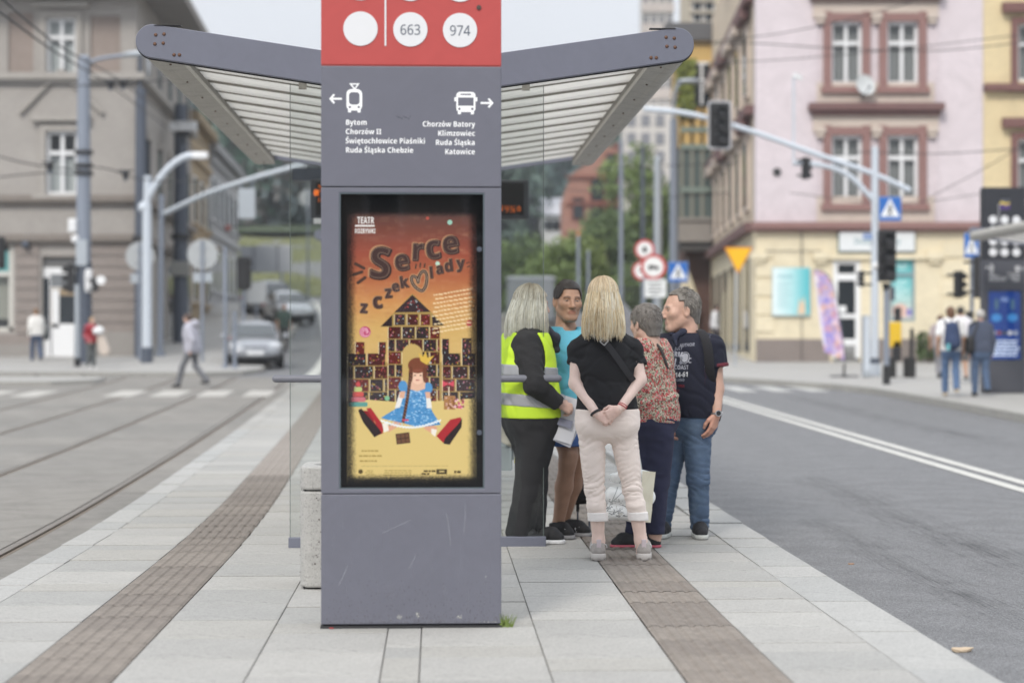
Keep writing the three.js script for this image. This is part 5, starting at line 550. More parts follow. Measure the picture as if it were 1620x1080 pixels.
{ const q = at(390, 322, 66), t = thing('blank_panel', 'blank pale rectangular sign back hanging under the grey arm', 'road sign', q); part(t, 'plate', rb(.6, 1.05, .04, .02), M.galv); part(t, 'hanger', [rod(V(-.2, .5, -.03), V(-.2, .82, -.03), .03, 6), rod(V(.2, .5, -.03), V(.2, .86, -.03), .03, 6)], M.steelPole);
  const f = at(385, 432, 66), ft = thing('traffic_signal', 'black signal head beside the hill road at left', 'traffic signal', f, PI - .3); part(ft, 'housing', rb(.42, 1.15, .3, .04), M.black); lensStack(ft, 0, .36, .15, .14, .36, 3); part(ft, 'post', rod(V(0, gh(f.x, f.z) - f.y, 0), V(0, -.4, 0), .06, 8), M.steelPole);
  const g = at(420, 410, 96), gt = thing('direction_board', 'wide grey back of a direction board over the hill road', 'road sign', g); part(gt, 'plate', rb(2.6, 1.35, .05, .02), mat([.33, .35, .38], .5)); part(gt, 'frame_bar', [bx(.06, 1.35, .05, -.6, 0, .05), bx(.06, 1.35, .05, .6, 0, .05)], M.darkPole); part(gt, 'post', [rod(V(-.8, gh(g.x, g.z) - g.y, -.1), V(-.8, .6, -.1), .07, 8), rod(V(.8, gh(g.x, g.z) - g.y, -.1), V(.8, .6, -.1), .07, 8)], M.steelPole);
  for (const [px, l] of [[356, 'grey thin post standing before the silver car'], [371, 'second grey thin post close by the silver car']]) { const p = at(px, 556, 56); p.y = gh(p.x, p.z); const o = thing('pole', l, 'pole', p); part(o, 'shaft', rod(V(0, 0, 0), V(0, px === 356 ? 3.6 : 1.7, 0), .055, 8), M.steelPole); part(o, 'base_flange', cyl(.11, .1, .12, 0, .06, 0, 10), M.steelPole); }
  const hs = at(405, 463, 72), ho = thing('road_plate', 'white small square sign back near the hill road cars', 'road sign', hs); part(ho, 'plate', rb(.75, .8, .03, .02), mat([.5, .52, .53], .5)); part(ho, 'post', rod(V(0, gh(hs.x, hs.z) - hs.y, -.03), V(0, .2, -.03), .04, 8), M.steelPole);
  const rl = at(388, 359, 80), rt = thing('bracket_lamp', 'small red lamp on a dark bracket on the far left house', 'lamp', rl); part(rt, 'lamp', sph(.14, -.75, -.05, 0, 10), mat([.35, .08, .06], .5)); part(rt, 'bracket', rod(V(-.75, 0, 0), V(.2, .05, -.1), .03, 6), M.dark); }
// overhead wires
const wire = (label, pts, r = .018) => { const P = pts.map(([x, y, d]) => at(x, y, d)), m = new THREE.Mesh(tube(P, r, 40, 6), M.dark); m.name = numbered('overhead_wire'); scene.add(m); return tag(m, label, 'wire', 'overhead tram wires'); };
wire('upper dark contact wire crossing the top left corner', [[-60, -62, 22], [10, 5, 26], [90, 70, 34], [190, 128, 50], [330, 235, 85], [420, 300, 120]], .017); wire('lower dark contact wire crossing the top left corner', [[-60, -20, 22], [0, 20, 26], [80, 78, 34], [172, 134, 50], [280, 215, 75], [400, 310, 120]], .017);
wire('span wire from the tram mast past the shelter tip at left', [[-40, 131, 50], [130, 135, 50], [260, 127, 50]], .02); wire('thin low span wire across the left facade window', [[-20, 242, 50], [40, 258, 50], [130, 270, 50]], .02); wire('sagging span wire right of the tram mast', [[130, 262, 50], [165, 266, 50], [215, 282, 52], [330, 287, 60]], .018); wire('lowest span wire across the left facade', [[-20, 282, 52], [60, 274, 52], [130, 276, 50]], .018);
wire('upper span wire over the pink house windows', [[1100, 70, 55], [1180, 68, 55], [1320, 76, 55], [1480, 80, 55], [1680, 60, 55]], .016); wire('slanting wire crossing the pink upper windows', [[1120, 100, 56], [1240, 94, 56], [1400, 80, 56], [1660, 50, 56]], .014); wire('steep thin wire over the pink house left part', [[1130, 66, 52], [1250, 50, 50], [1420, 10, 46], [1500, -20, 44]], .012); wire('thin wire by the lower pink windows to the right', [[1350, 240, 55], [1480, 243, 55], [1600, 236, 55], [1680, 230, 54]], .016); wire('faint wire low over the pink wall', [[1250, 305, 55], [1420, 322, 55], [1560, 305, 55], [1680, 285, 54]], .012); wire('rising faint wire right of the lower pink windows', [[1460, 318, 55], [1560, 265, 54], [1680, 190, 52]], .011); wire('wire crossing before the ochre house bay', [[940, 268, 70], [1050, 262, 70], [1180, 258, 66]], .018); wire('second wire crossing before the ochre house bay', [[900, 300, 74], [1020, 312, 74], [1180, 302, 68]], .018);
for (const [px, py, d, l] of [[174, 134, 50, 'left dark wire insulator beneath the corner windows'], [194, 133, 50, 'right dark wire insulator beneath the corner windows'], [78, 264, 50, 'dark wire insulator across the lower left window'], [198, 277, 51, 'dark wire insulator right of the tram mast']]) { const t = thing('insulator', l, 'insulator', at(px, py, d)); part(t, 'body', [cyl(.07, .09, .14, 0, 0, 0, 10), cyl(.12, .05, .08, 0, .1, 0, 10), rod(V(-.2, .12, 0), V(.2, .12, 0), .025, 6)], M.dark); part(t, 'clamp', rb(.1, .1, .08, .02, 0, -.1, 0), M.darkPole); }
// fence and grey gazebo box behind the group
{ const t = thing('metal_fence', 'dark upright-bar fence below the trees behind the group', 'fence', at(1010, 500, 84)); const w = 5.2; for (let i = 0; i < 34; i++) part(t, 'bar', bx(.035, 1.5, .03, -w / 2 + i * w / 33, .6, 0), M.dark); part(t, 'rail', [bx(w, .06, .05, 0, 1.2, .02), bx(w, .06, .05, 0, .0, .02)], M.dark).userData.kind = undefined;
  const s = at(840, 462, 78), k = thing('utility_box', 'wide grey cabinet with rounded top behind the hi-vis vest woman', 'cabinet', s); part(k, 'body', rb(2.0, 1.9, 1, .18, 0, -.3, 0), mat([.2, .22, .24], .6)); part(k, 'top_rim', rb(2.06, .1, 1.06, .05, 0, .55, 0), mat([.33, .35, .38], .5)); 
  const w2 = thing('retaining_wall', 'low pale concrete wall below the hedge behind the group', 'wall', at(880, 520, 80)); part(w2, 'wall', rb(9, 2.2, .4, .04, -.4, -.6, 0), mat([.40, .39, .36], .9, { map: grainF })); part(w2, 'coping', rb(9.1, .12, .5, .03, -.4, .55, 0), mat([.42, .42, .4], .9));
  const rp = thing('ramp_parapet', 'sloping grey concrete parapet right of the fair-haired woman', 'wall', at(985, 540, 58)); const q = (px, py) => { const v = W2(at(px, py, 58), rp.position); return [v.x, v.y]; }; part(rp, 'parapet', uvm(ext(shapeOf([q(962, 450), q(975, 462), q(1000, 500), q(1030, 545), q(1030, 590), q(962, 590)]), .4, .03)), mat([.24, .24, .26], .8, { map: grainF })); part(rp, 'cap', rod(V(...q(962, 449), .25), V(...q(1030, 544), .25), .06, 8), M.galv); }
// ---------- cars ----------
function loft(st, seg = 16) { // st: [z, halfWidth, y0, y1, r]; rounded-rectangle sections along z
  const P = [], I = []; const n = seg; st.forEach(([z, w, y0, y1, e = 3.2]) => { for (let i = 0; i < n; i++) { const a = i / n * 2 * PI, c = Math.cos(a), s = Math.sin(a), x = Math.sign(c) * Math.pow(Math.abs(c), 2 / e) * w, y = (y0 + y1) / 2 + Math.sign(s) * Math.pow(Math.abs(s), 2 / e) * (y1 - y0) / 2; P.push(x, y, z); } });
  for (let j = 0; j < st.length - 1; j++) for (let i = 0; i < n; i++) { const a = j * n + i, b = j * n + (i + 1) % n; I.push(a, b, a + n, b, b + n, a + n); }
  for (const [j, f] of [[0, 1], [st.length - 1, 0]]) { const c = P.length / 3; P.push(0, (st[j][2] + st[j][3]) / 2, st[j][0]); for (let i = 0; i < n; i++) { const a = j * n + i, b = j * n + (i + 1) % n; f ? I.push(c, b, a) : I.push(c, a, b); } }
  const g = new THREE.BufferGeometry(); g.setAttribute('position', new THREE.Float32BufferAttribute(P, 3)); g.setIndex(I); g.computeVertexNormals(); return g; }
function car(label, p, ry, col, tall = 1) { // nose towards +z
  const t = thing('parked_car', label, 'car', p, ry, undefined), H = 1.48 * tall, bm = phys(col, .35, { clearcoat: .6, metalness: .3 }), Lc = 4.1, W = .87;
  part(t, 'body', loft([[-Lc / 2, W * .72, .42, .9], [-Lc / 2 + .12, W * .92, .3, .98], [-1.2, W, .24, 1.0], [.2, W, .24, .98], [1.1, W, .26, .93], [1.7, W * .96, .28, .84], [1.95, W * .86, .3, .72], [Lc / 2, W * .62, .36, .6]], 28), bm);
  const roof = part(t, 'roof', loft([[-1.85, W * .74, .9, 1.02], [-1.5, W * .76, .88, H - .1], [-.9, W * .78, .88, H], [-.1, W * .78, .88, H], [.3, W * .8, .88, H - .08], [.62, W * .82, .86, H - .3], [1.1, W * .86, .82, .97]], 28), bm);
  const q = (pts) => { const g = new THREE.BufferGeometry(); g.setAttribute('position', new THREE.Float32BufferAttribute([0, 1, 2, 0, 2, 3].flatMap((i) => pts[i]), 3)); g.computeVertexNormals(); return g; }, gl = phys([.05, .06, .065], .06);
  part(t, 'windscreen', q([[-W * .78, .99, 1.12], [W * .78, .99, 1.12], [W * .66, H - .12, .40], [-W * .66, H - .12, .40]]), gl); for (const s of [-1, 1]) { part(t, 'side_window', q([[s * (W * .865), .99, .8], [s * (W * .85), .99, -1.3], [s * W * .76, H - .12, -1.1], [s * W * .78, H - .12, .25]]), gl); part(t, 'mirror', sph(.1, s * (W + .1), 1.0, .72, 10, 1, .8, .6), bm); part(t, 'headlight', sph(.17, s * .58, .69, 1.86, 12, 1.25, .62, .5), phys([.6, .62, .65], .1)); part(t, 'fog_light', sph(.08, s * .62, .42, 1.93, 8, 1.2, .8, .4), M.black);
    for (const z of [-1.25, 1.28]) { const w = part(t, 'wheel', cyl(.31, .31, .2, s * (W - .08), .31, z, 24, 0, PI / 2), M.rubber); part(w, 'rim', cyl(.2, .2, .212, s * (W - .08), .31, z, 16, 0, PI / 2), M.steel); part(t, 'wheel_arch', mv(new THREE.TorusGeometry(.35, .035, 6, 18, PI), s * (W - .015), .31, z, 0, PI / 2), M.dark); } }
  part(t, 'grille', rb(.75, .13, .06, .02, 0, .60, 2.0), M.black); part(t, 'bumper', rb(1.5, .2, .3, .08, 0, .36, 1.86), M.dark); part(t, 'number_plate', rb(.5, .11, .02, .005, 0, .47, 2.045), M.white); part(t, 'rear_light', [sph(.12, -.66, .84, -1.95, 8, 1, 1.3, .5), sph(.12, .66, .84, -1.95, 8, 1, 1.3, .5)], mat([.35, .02, .02], .3)); part(t, 'underbody', bx(1.4, .1, 3.4, 0, .24, 0), M.black); return t; }
const carAt = (px, d) => { const p = at(px, 540, d); return V(p.x, gh(p.x, p.z) - .116, p.z); };
car('silver hatchback parked nose-on at the foot of the hill street', carAt(401, 60), .16, [.30, .315, .34]); car('silver-grey tall car higher up the hill road', carAt(430, 89), .55, [.33, .35, .38], 1.14); car('white compact car coming down the hill road', carAt(455, 84), .32, [.62, .64, .66]);
// ---------- trees ----------
function leaves(r, blobs, n, size, card = 3) { // many small bent leaf sprays gathered in clumps inside the crown's lobes
  const P = [], vol = blobs.map((b) => b[3] * b[4] * b[3]), tot = vol.reduce((a, b) => a + b, 0); const per = 26; const clumps = Math.ceil(n / per);
  for (let c = 0; c < clumps; c++) { let k = r() * tot, i = 0; while (k > vol[i]) k -= vol[i++]; const [bx0, by, bz, R, Ry] = blobs[i]; const v = V(r() - .5, r() - .5, r() - .5).normalize().multiplyScalar(.55 + .5 * Math.pow(r(), .6)); const C0 = V(bx0 + v.x * R, by + v.y * Ry, bz + v.z * R), cr = size * (1.6 + r() * 2.2);
    for (let j = 0; j < per; j++) { const o = V(r() - .5, r() - .5, r() - .5).normalize().multiplyScalar(cr * Math.cbrt(r())), a = V(r() - .5, r() - .7, r() - .5).normalize(), b = V(r() - .5, r() - .5, r() - .5).cross(a).normalize(), s = size * (.5 + r() * .7), q = C0.clone().add(o); const p0 = q.clone().addScaledVector(a, -s), p1 = q.clone().addScaledVector(b, s * .42), p2 = q.clone().addScaledVector(a, s), p3 = q.clone().addScaledVector(b, -s * .42); P.push(...p0, ...p1, ...p2, ...p0, ...p2, ...p3); } }
  const g = new THREE.BufferGeometry(); g.setAttribute('position', new THREE.Float32BufferAttribute(P.map((x) => x), 3)); g.computeVertexNormals(); return g; }
const leafM = (r, g, b) => phys([r, g, b], .7, { transmission: .0 }), bark = mat([.10, .08, .06], .95);
function tree(name, label, px, py, d, H, R, n, m, seed, o = {}) { const p = at(px, py, d); p.y = gh(p.x, p.z) - .1; const t = thing(name, label, 'tree', p), r = RNG(seed), B = []; const nb = o.nb ?? 8; for (let i = 0; i < nb; i++) { const a = r() * 2 * PI, h = (o.low ?? .25) + (1 - (o.low ?? .25)) * ((i + .5) / nb), k = Math.sin(Math.min(1, (1.08 - h) * 1.5) * PI / 2); B.push([Math.cos(a) * R * .5 * k, H * h * .92, Math.sin(a) * R * .5 * k, R * (.35 + .3 * r()) * (.5 + .5 * k), R * (.3 + .22 * r())]); }
  part(t, 'crown', leaves(r, B, n, o.leaf ?? .16), m); const tr = [rod(V(0, 0, 0), V(.1, H * .55, 0), R * .09, 8, R * .05)]; for (const b of B) tr.push(rod(V(.05, H * .3, 0), V(b[0], b[1], b[2]), R * .035, 5, R * .012)); part(t, 'trunk', tr, bark); }
const gA = leafM(.165, .23, .075), gB = leafM(.125, .18, .075), gC = leafM(.2, .26, .085), gD = leafM(.085, .13, .06);
tree('broad_tree', 'large green tree rising against the brick house behind the poles', 1010, 540, 104, 10.4, 3.3, 9000, gA, 1, { leaf: .2 }); tree('broad_tree', 'darker full tree low behind the lorry sign', 1055, 540, 108, 8.0, 3.2, 7000, gB, 2, { leaf: .2 }); tree('broad_tree', 'mid green rounded tree left of the tall tree', 960, 540, 98, 6.6, 2.6, 6000, gB, 3, { leaf: .18 });
tree('hedge_tree', 'light green bushy tree below the brick house', 925, 540, 92, 4.9, 2.3, 5500, gC, 4, { low: .1, leaf: .17 }); tree('hedge_tree', 'low green bush right beside the shelter display', 878, 540, 90, 4.3, 2.4, 5500, gA, 5, { low: .05, leaf: .17 }); tree('hedge_tree', 'dull green bush seen under the display through glass', 830, 540, 91, 3.9, 2.4, 5500, gB, 6, { low: .05, leaf: .17 }); tree('hedge_tree', 'green bush mostly hidden behind the grey totem', 785, 540, 93, 3.8, 2.4, 4500, gA, 7, { low: .05, leaf: .17 }); tree('hedge_tree', 'low dark hedge bush under the tall pale pole', 1035, 540, 90, 2.9, 2.6, 4500, gB, 8, { low: .05, leaf: .16 });
// wooded hill behind: a far-off wood, one mass
{ const r = RNG(88), G = leaves(RNG(90), [[0, 0, 0, 2.3, 2.6], [1, 1.5, .5, 1.5, 1.5], [-1, .8, -.4, 1.6, 1.4]], 1500, .30); const spots = []; for (let i = 0; i < 420; i++) { const px = 300 + r() * 680, d = (px > 770 ? 192 : 160) + r() * 80, p = at(px, 540, d); spots.push([p.x, gh(p.x, p.z) + 3 + r() * 2.5 + 6 * smoothstep(d, 150, 300) * (.5 + ns(p.x * .03, p.z * .02, 3)), p.z, 1.1 + r() * 1.3]); }
  const im = new THREE.InstancedMesh(G, leafM(.115, .15, .15), spots.length), M4 = new THREE.Matrix4(); spots.forEach(([x, y, z, s], i) => { im.setMatrixAt(i, M4.compose(V(x, y, z), new THREE.Quaternion().setFromAxisAngle(V(0, 1, 0), r() * 6.28), V(s, s * (1 + .4 * r()), s))); im.setColorAt(i, C(.75 + .5 * r(), .8 + .35 * r(), .8 + .3 * r())); }); im.name = 'far_wood'; im.userData = { kind: 'stuff', label: 'hazy green woodland covering the hill behind the stop', category: 'wood' }; scene.add(im); }
{ const r = RNG(97), P = []; for (let i = 0; i < 9000; i++) { const x = -36 + r() * 28, z = -108 - r() * 38, y = gh(x, z) - .05 + .5 * ns(x * .15, z * .1, 0), h = .12 + r() * .3, w = .03, a = r() * 3; P.push(x - w * Math.cos(a), y, z - w * Math.sin(a), x + w * Math.cos(a), y, z + w * Math.sin(a), x + (r() - .5) * .2, y + h, z + (r() - .5) * .2); } const g = new THREE.BufferGeometry(); g.setAttribute('position', new THREE.Float32BufferAttribute(P, 3)); g.computeVertexNormals(); const m = new THREE.Mesh(g, mat([.22, .23, .1], .9)); m.name = 'meadow_grass'; m.userData = { kind: 'stuff', label: 'rough meadow grass on the bank beside the hill road', category: 'grass' }; scene.add(m); }
// ---------- people: a skeleton of tapered bones, joined by a smooth minimum on a grid and meshed as one skin ----------
function surface(prims, cell, o = {}) {
  const lo = V(1e9, 1e9, 1e9), hi = V(-1e9, -1e9, -1e9);
  for (const q of prims) { if (q.sub) continue; const R = Math.max(q.ra ?? 0, q.rb ?? 0, q.R ?? 0) + 2 * cell + .012; for (const p of [q.a, q.b]) { lo.min(V(p.x - R, p.y - R, p.z - R)); hi.max(V(p.x + R, p.y + R, p.z + R)); } }
  const nx = Math.ceil((hi.x - lo.x) / cell) + 2, ny = Math.ceil((hi.y - lo.y) / cell) + 2, nz = Math.ceil((hi.z - lo.z) / cell) + 2, f = new Float32Array(nx * ny * nz).fill(.2);
  const id = (i, j, k) => i + nx * (j + ny * k);
  for (const q of prims) {
    const kk = q.k ?? .02, m = kk + 3 * cell, R = Math.max(q.ra ?? 0, q.rb ?? 0, q.R ?? 0) + m, a = q.a, b = q.b, bax = b.x - a.x, bay = b.y - a.y, baz = b.z - a.z, bb = bax * bax + bay * bay + baz * baz || 1e-9;
    const rng = (p0, p1, l, n) => [Math.max(0, Math.floor((Math.min(p0, p1) - R - l) / cell)), Math.min(n - 1, Math.ceil((Math.max(p0, p1) + R - l) / cell))];
    const [i0, i1] = rng(a.x, b.x, lo.x, nx), [j0, j1] = rng(a.y, b.y, lo.y, ny), [k0, k1] = rng(a.z, b.z, lo.z, nz), iq = q.q?.clone().invert(), v = V();
    for (let k = k0; k <= k1; k++) for (let j = j0; j <= j1; j++) for (let i = i0; i <= i1; i++) {
      const x = lo.x + i * cell, y = lo.y + j * cell, z = lo.z + k * cell, px = x - a.x, py = y - a.y, pz = z - a.z; let d;
      if (q.r) { v.set(px, py, pz); if (iq) v.applyQuaternion(iq); const ex = v.x / q.r.x, ey = v.y / q.r.y, ez = v.z / q.r.z, g0 = Math.hypot(ex, ey, ez), g1 = Math.hypot(ex / q.r.x, ey / q.r.y, ez / q.r.z); d = g1 > 1e-9 ? g0 * (g0 - 1) / g1 : -Math.min(q.r.x, q.r.y, q.r.z); }
      else { const t = clamp((px * bax + py * bay + pz * baz) / bb, 0, 1); d = Math.hypot(px - bax * t, py - bay * t, pz - baz * t) - (q.ra + (q.rb - q.ra) * t); }
      if (q.cut) for (const [n, c] of q.cut) d = Math.max(d, n.x * x + n.y * y + n.z * z - c);
      const n = id(i, j, k), w = f[n]; if (q.sub) { const e = Math.max(0, kk - Math.abs(w + d)) / kk; f[n] = Math.max(w, -d) + e * e * kk * .25; } else { const e = Math.max(0, kk - Math.abs(w - d)) / kk; f[n] = Math.min(w, d) - e * e * kk * .25; }
    }
  }
  if (o.post) for (let k = 0; k < nz; k++) for (let j = 0; j < ny; j++) for (let i = 0; i < nx; i++) { const n = id(i, j, k); if (f[n] < .06) f[n] = o.post(lo.x + i * cell, lo.y + j * cell, lo.z + k * cell, f[n]); }
  const vid = new Int32Array(nx * ny * nz).fill(-1), P = [], I = []; const E = [[0, 1], [2, 3], [4, 5], [6, 7], [0, 2], [1, 3], [4, 6], [5, 7], [0, 4], [1, 5], [2, 6], [3, 7]], c = new Float32Array(8);
  for (let k = 0; k < nz - 1; k++) for (let j = 0; j < ny - 1; j++) for (let i = 0; i < nx - 1; i++) {
    let s = 0; for (let e = 0; e < 8; e++) { c[e] = f[id(i + (e & 1), j + (e >> 1 & 1), k + (e >> 2))]; if (c[e] < 0) s++; } if (s === 0 || s === 8) continue;
    let X = 0, Y = 0, Z = 0, n = 0; for (const [a, b] of E) if ((c[a] < 0) !== (c[b] < 0)) { const t = c[a] / (c[a] - c[b]); X += lerp(a & 1, b & 1, t); Y += lerp(a >> 1 & 1, b >> 1 & 1, t); Z += lerp(a >> 2, b >> 2, t); n++; }
    vid[id(i, j, k)] = P.length / 3; P.push(lo.x + (i + X / n) * cell, lo.y + (j + Y / n) * cell, lo.z + (k + Z / n) * cell); }
  const q4 = (a, b, d, e, flip) => { if (a < 0 || b < 0 || d < 0 || e < 0) return; flip ? I.push(a, d, b, a, e, d) : I.push(a, b, d, a, d, e); };
  for (let k = 1; k < nz - 1; k++) for (let j = 1; j < ny - 1; j++) for (let i = 1; i < nx - 1; i++) { const s = f[id(i, j, k)] < 0;
    if (s !== f[id(i + 1, j, k)] < 0) q4(vid[id(i, j - 1, k - 1)], vid[id(i, j, k - 1)], vid[id(i, j, k)], vid[id(i, j - 1, k)], !s);
    if (s !== f[id(i, j + 1, k)] < 0) q4(vid[id(i - 1, j, k - 1)], vid[id(i, j, k - 1)], vid[id(i, j, k)], vid[id(i - 1, j, k)], s);
    if (s !== f[id(i, j, k + 1)] < 0) q4(vid[id(i - 1, j - 1, k)], vid[id(i, j - 1, k)], vid[id(i, j, k)], vid[id(i - 1, j, k)], !s); }
  const g = new THREE.BufferGeometry(); g.setAttribute('position', new THREE.Float32BufferAttribute(P, 3)); g.setIndex(I); g.computeVertexNormals();
  const n = P.length / 3; if (o.color) { const col = new Float32Array(n * 3), N = g.attributes.normal.array; for (let i = 0; i < n; i++) { const q = o.color(P[i * 3], P[i * 3 + 1], P[i * 3 + 2], N[i * 3], N[i * 3 + 1], N[i * 3 + 2]); col.set(q, i * 3); } g.setAttribute('color', new THREE.BufferAttribute(col, 3)); }
  const uv = new Float32Array(n * 2); for (let i = 0; i < n; i++) { const q = o.uv ? o.uv(P[i * 3], P[i * 3 + 1], P[i * 3 + 2]) : [P[i * 3] + P[i * 3 + 2] * .7, P[i * 3 + 1]]; uv[i * 2] = q[0]; uv[i * 2 + 1] = q[1]; } g.setAttribute('uv', new THREE.BufferAttribute(uv, 2));
  return g;
}
const cap = (a, b, ra, rb = ra, k = .025, cut) => ({ a, b, ra, rb, k, cut });
const ell = (c, rx, ry, rz, k = .02, q, sub) => ({ a: c, b: c, r: V(rx, ry, rz), R: Math.max(rx, ry, rz), k, q, sub });
const yawQ = (a) => new THREE.Quaternion().setFromAxisAngle(V(0, 1, 0), a);
function trunk(levels, u, grow = 0, k = .035) { // levels [centre, half-width, half-depth, turn?] from top to bottom -> rounded slices
  const out = []; for (let i = 0; i < levels.length - 1; i++) { const [c0, w0, r0] = levels[i], [c1, w1, r1] = levels[i + 1], n = Math.max(1, Math.round(c0.distanceTo(c1) / .035)); for (let j = 0; j < n + (i === levels.length - 2 ? 1 : 0); j++) { const t = j / n, e = t * t * (3 - 2 * t) * .5 + t * .5, c = c0.clone().lerp(c1, t), r = lerp(r0, r1, e) + grow, w = Math.max(r + .001, lerp(w0, w1, e) + grow); out.push({ a: c.clone().addScaledVector(u, -(w - r)), b: c.clone().addScaledVector(u, w - r), ra: r, rb: r, k }); } } return out; }
const below = (y) => [V(0, 1, 0), y], above = (y) => [V(0, -1, 0), -y]; // keep what lies below / above a height
const through = (p, n) => [n, n.dot(p)];                                 // keep what lies behind a plane through p
function handPrims(W, D, N, T, o = {}) { // wrist, way the fingers point, palm side, thumb side; each finger its own chain
  D = D.clone().normalize(); const S = T.clone().addScaledVector(D, -T.dot(D)).normalize(); N = N.clone().addScaledVector(D, -N.dot(D)).addScaledVector(S, -N.dot(S)).normalize(); const z = o.size ?? 1, cl = o.curl ?? .4, P = []; const at3 = (d, s, n) => W.clone().addScaledVector(D, d * z).addScaledVector(S, s * z).addScaledVector(N, n * z);
  P.push(cap(at3(-.02, 0, 0), at3(.02, 0, 0), .024 * z, .022 * z, .012)); const len = [.072, .08, .075, .06]; for (let i = 0; i < 4; i++) { const s = .029 - i * .0195, kn = at3(.088 - (i === 3 ? .012 : i === 0 ? .004 : 0), s, .004 * (i % 3 ? 0 : 1)); P.push(cap(at3(.015, s * .6, 0), kn, .0145 * z, .0115 * z, .012)); let p = kn, a = (o.base ?? .25) + cl * .9 + i * .05; const L = len[i] * z; [.45, .32, .25].forEach((fr, j) => { const spread = (o.spread ?? .06) * (1.5 - i), d = D.clone().multiplyScalar(Math.cos(a)).addScaledVector(N, Math.sin(a)).addScaledVector(S, spread * .5), e = p.clone().addScaledVector(d, L * fr * 1.05); P.push(cap(p, e, (.0096 - j * .0007) * z * (i === 3 ? .88 : 1), (.009 - j * .0008) * z * (i === 3 ? .88 : 1), .0035)); p = e; a += cl * (j ? .9 : 1.15); }); }
  const t0 = at3(.02, .02, .006), t1 = at3(.05, .046, .018), t2 = at3(.078, .05 - .01 * cl, .028 + .012 * cl), t3 = at3(.1, .045 - .02 * cl, .034 + .02 * cl); P.push(cap(t0, t1, .015 * z, .012 * z, .012), cap(t1, t2, .0115 * z, .0105 * z, .004), cap(t2, t3, .0105 * z, .0085 * z, .004)); return P; }
const HEAD = { cr: V(.077, .088, .098), cc: V(0, .034, -.012) };
function headGeo(o = {}) { // head in its own axes: +z is where the face looks
  const m = (x, f) => [f(x), f(-x)], P = [ell(HEAD.cc, .077, .088, .098, .03), ell(V(0, -.028, .034), .062, .086, .06, .03), ...m(1, (s) => cap(V(s * .05, -.05, -.005), V(s * .018, -.098, .06), .022, .02, .03)), cap(V(-.014, -.1, .068), V(.014, -.1, .068), .021, .021, .02), ...m(1, (s) => ell(V(s * .043, -.018, .056), .026, .022, .026, .025)), cap(V(-.036, .02, .077), V(.036, .02, .077), .0135, .0135, .018),
    ...m(1, (s) => ell(V(s * .032, .004, .094), .019, .011, .013, .012, null, true)), ...m(1, (s) => ell(V(s * .0315, .004, .074), .0135, .0115, .0135, .004)), cap(V(0, .012, .09), V(0, -.03, .108 + (o.nose ?? 0)), .0085, .0135, .014), ...m(1, (s) => ell(V(s * .013, -.035, .098), .0085, .008, .011, .008)), cap(V(-.02, -.0605, .083), V(.02, -.0605, .083), .0085, .0085, .008), cap(V(-.016, -.0715, .082), V(.016, -.0715, .082), .0095, .0095, .008), { ...cap(V(-.022, -.0658, .0945), V(.022, -.0658, .0945), .0022, .0022, .004), sub: true },
    ...m(1, (s) => ell(V(s * .079, -.006, -.012), .009, .033, .02, .008, yawQ(s * -.35))), ...m(1, (s) => ({ ...ell(V(s * .088, -.002, -.008), .006, .02, .01, .006), sub: true })), cap(V(0, -.02, -.03), V(0, -.17, -.045), .056 * (o.neck ?? 1), .06 * (o.neck ?? 1), .03)];
  const sk = o.skin ?? [.5, .3, .22], br = o.brow ?? [.05, .035, .03];
  return surface(P, o.cell ?? .0042, { color: (x, y, z) => { let c = [...sk]; const n = 1 + .12 * ns(x * 40, y * 40, z * 40) + .06 * ns(x * 130, y * 130, z * 130); c = c.map((v) => v * n); const ax = Math.abs(x); if (z > .06) { if (((x / .024) ** 2 + ((y + .066) / .0115) ** 2) < 1 && z > .08) c = [c[0] * .88, c[1] * .70, c[2] * .72]; const by = .026 - .006 * ((ax - .03) / .02) ** 2; if (ax > .012 && ax < .052 && Math.abs(y - by) < .0055) c = c.map((v, i) => lerp(v, br[i], .6)); if (((ax - .0315) / .0125) ** 2 + ((y - .0035) / .0042) ** 2 < 1 && z > .07) c = ((ax - .0315) / .0048) ** 2 + ((y - .0035) / .0055) ** 2 < 1 ? [.03, .025, .02] : [.33, .29, .26]; if (o.stubble && y < -.045 && !(Math.abs(y + .066) < .01 && ax < .024)) c = c.map((v, i) => lerp(v, [.12, .1, .09][i], o.stubble)); } return c; } }); }
function strands(list, sides = 3) { // list of {pts, r, col}
  const P = [], Cc = [], I = []; for (const { pts, r, col } of list) { const n = pts.length, b0 = P.length / 3; for (let i = 0; i < n; i++) { const p = pts[i], t = pts[Math.min(n - 1, i + 1)].clone().sub(pts[Math.max(0, i - 1)]).normalize(), a = V(t.y, -t.x, .01 + t.z * 0).normalize(), b = t.clone().cross(a).normalize(), q = r * (i === n - 1 ? .12 : Math.min(1, 1.2 - .65 * i / n)); for (let s = 0; s < sides; s++) { const th = s / sides * 2 * PI; const v = p.clone().addScaledVector(a, Math.cos(th) * q).addScaledVector(b, Math.sin(th) * q); P.push(v.x, v.y, v.z); const k = typeof col === 'function' ? col(i / (n - 1)) : col; Cc.push(...k); } } for (let i = 0; i < n - 1; i++) for (let s = 0; s < sides; s++) { const a = b0 + i * sides + s, b = b0 + i * sides + (s + 1) % sides; I.push(a, b, a + sides, b, b + sides, a + sides); } }
  const g = new THREE.BufferGeometry(); g.setAttribute('position', new THREE.Float32BufferAttribute(P, 3)); g.setAttribute('color', new THREE.Float32BufferAttribute(Cc, 3)); g.setAttribute('uv', new THREE.Float32BufferAttribute(new Float32Array(P.length / 3 * 2), 2)); g.setIndex(I); g.computeVertexNormals(); return g; }
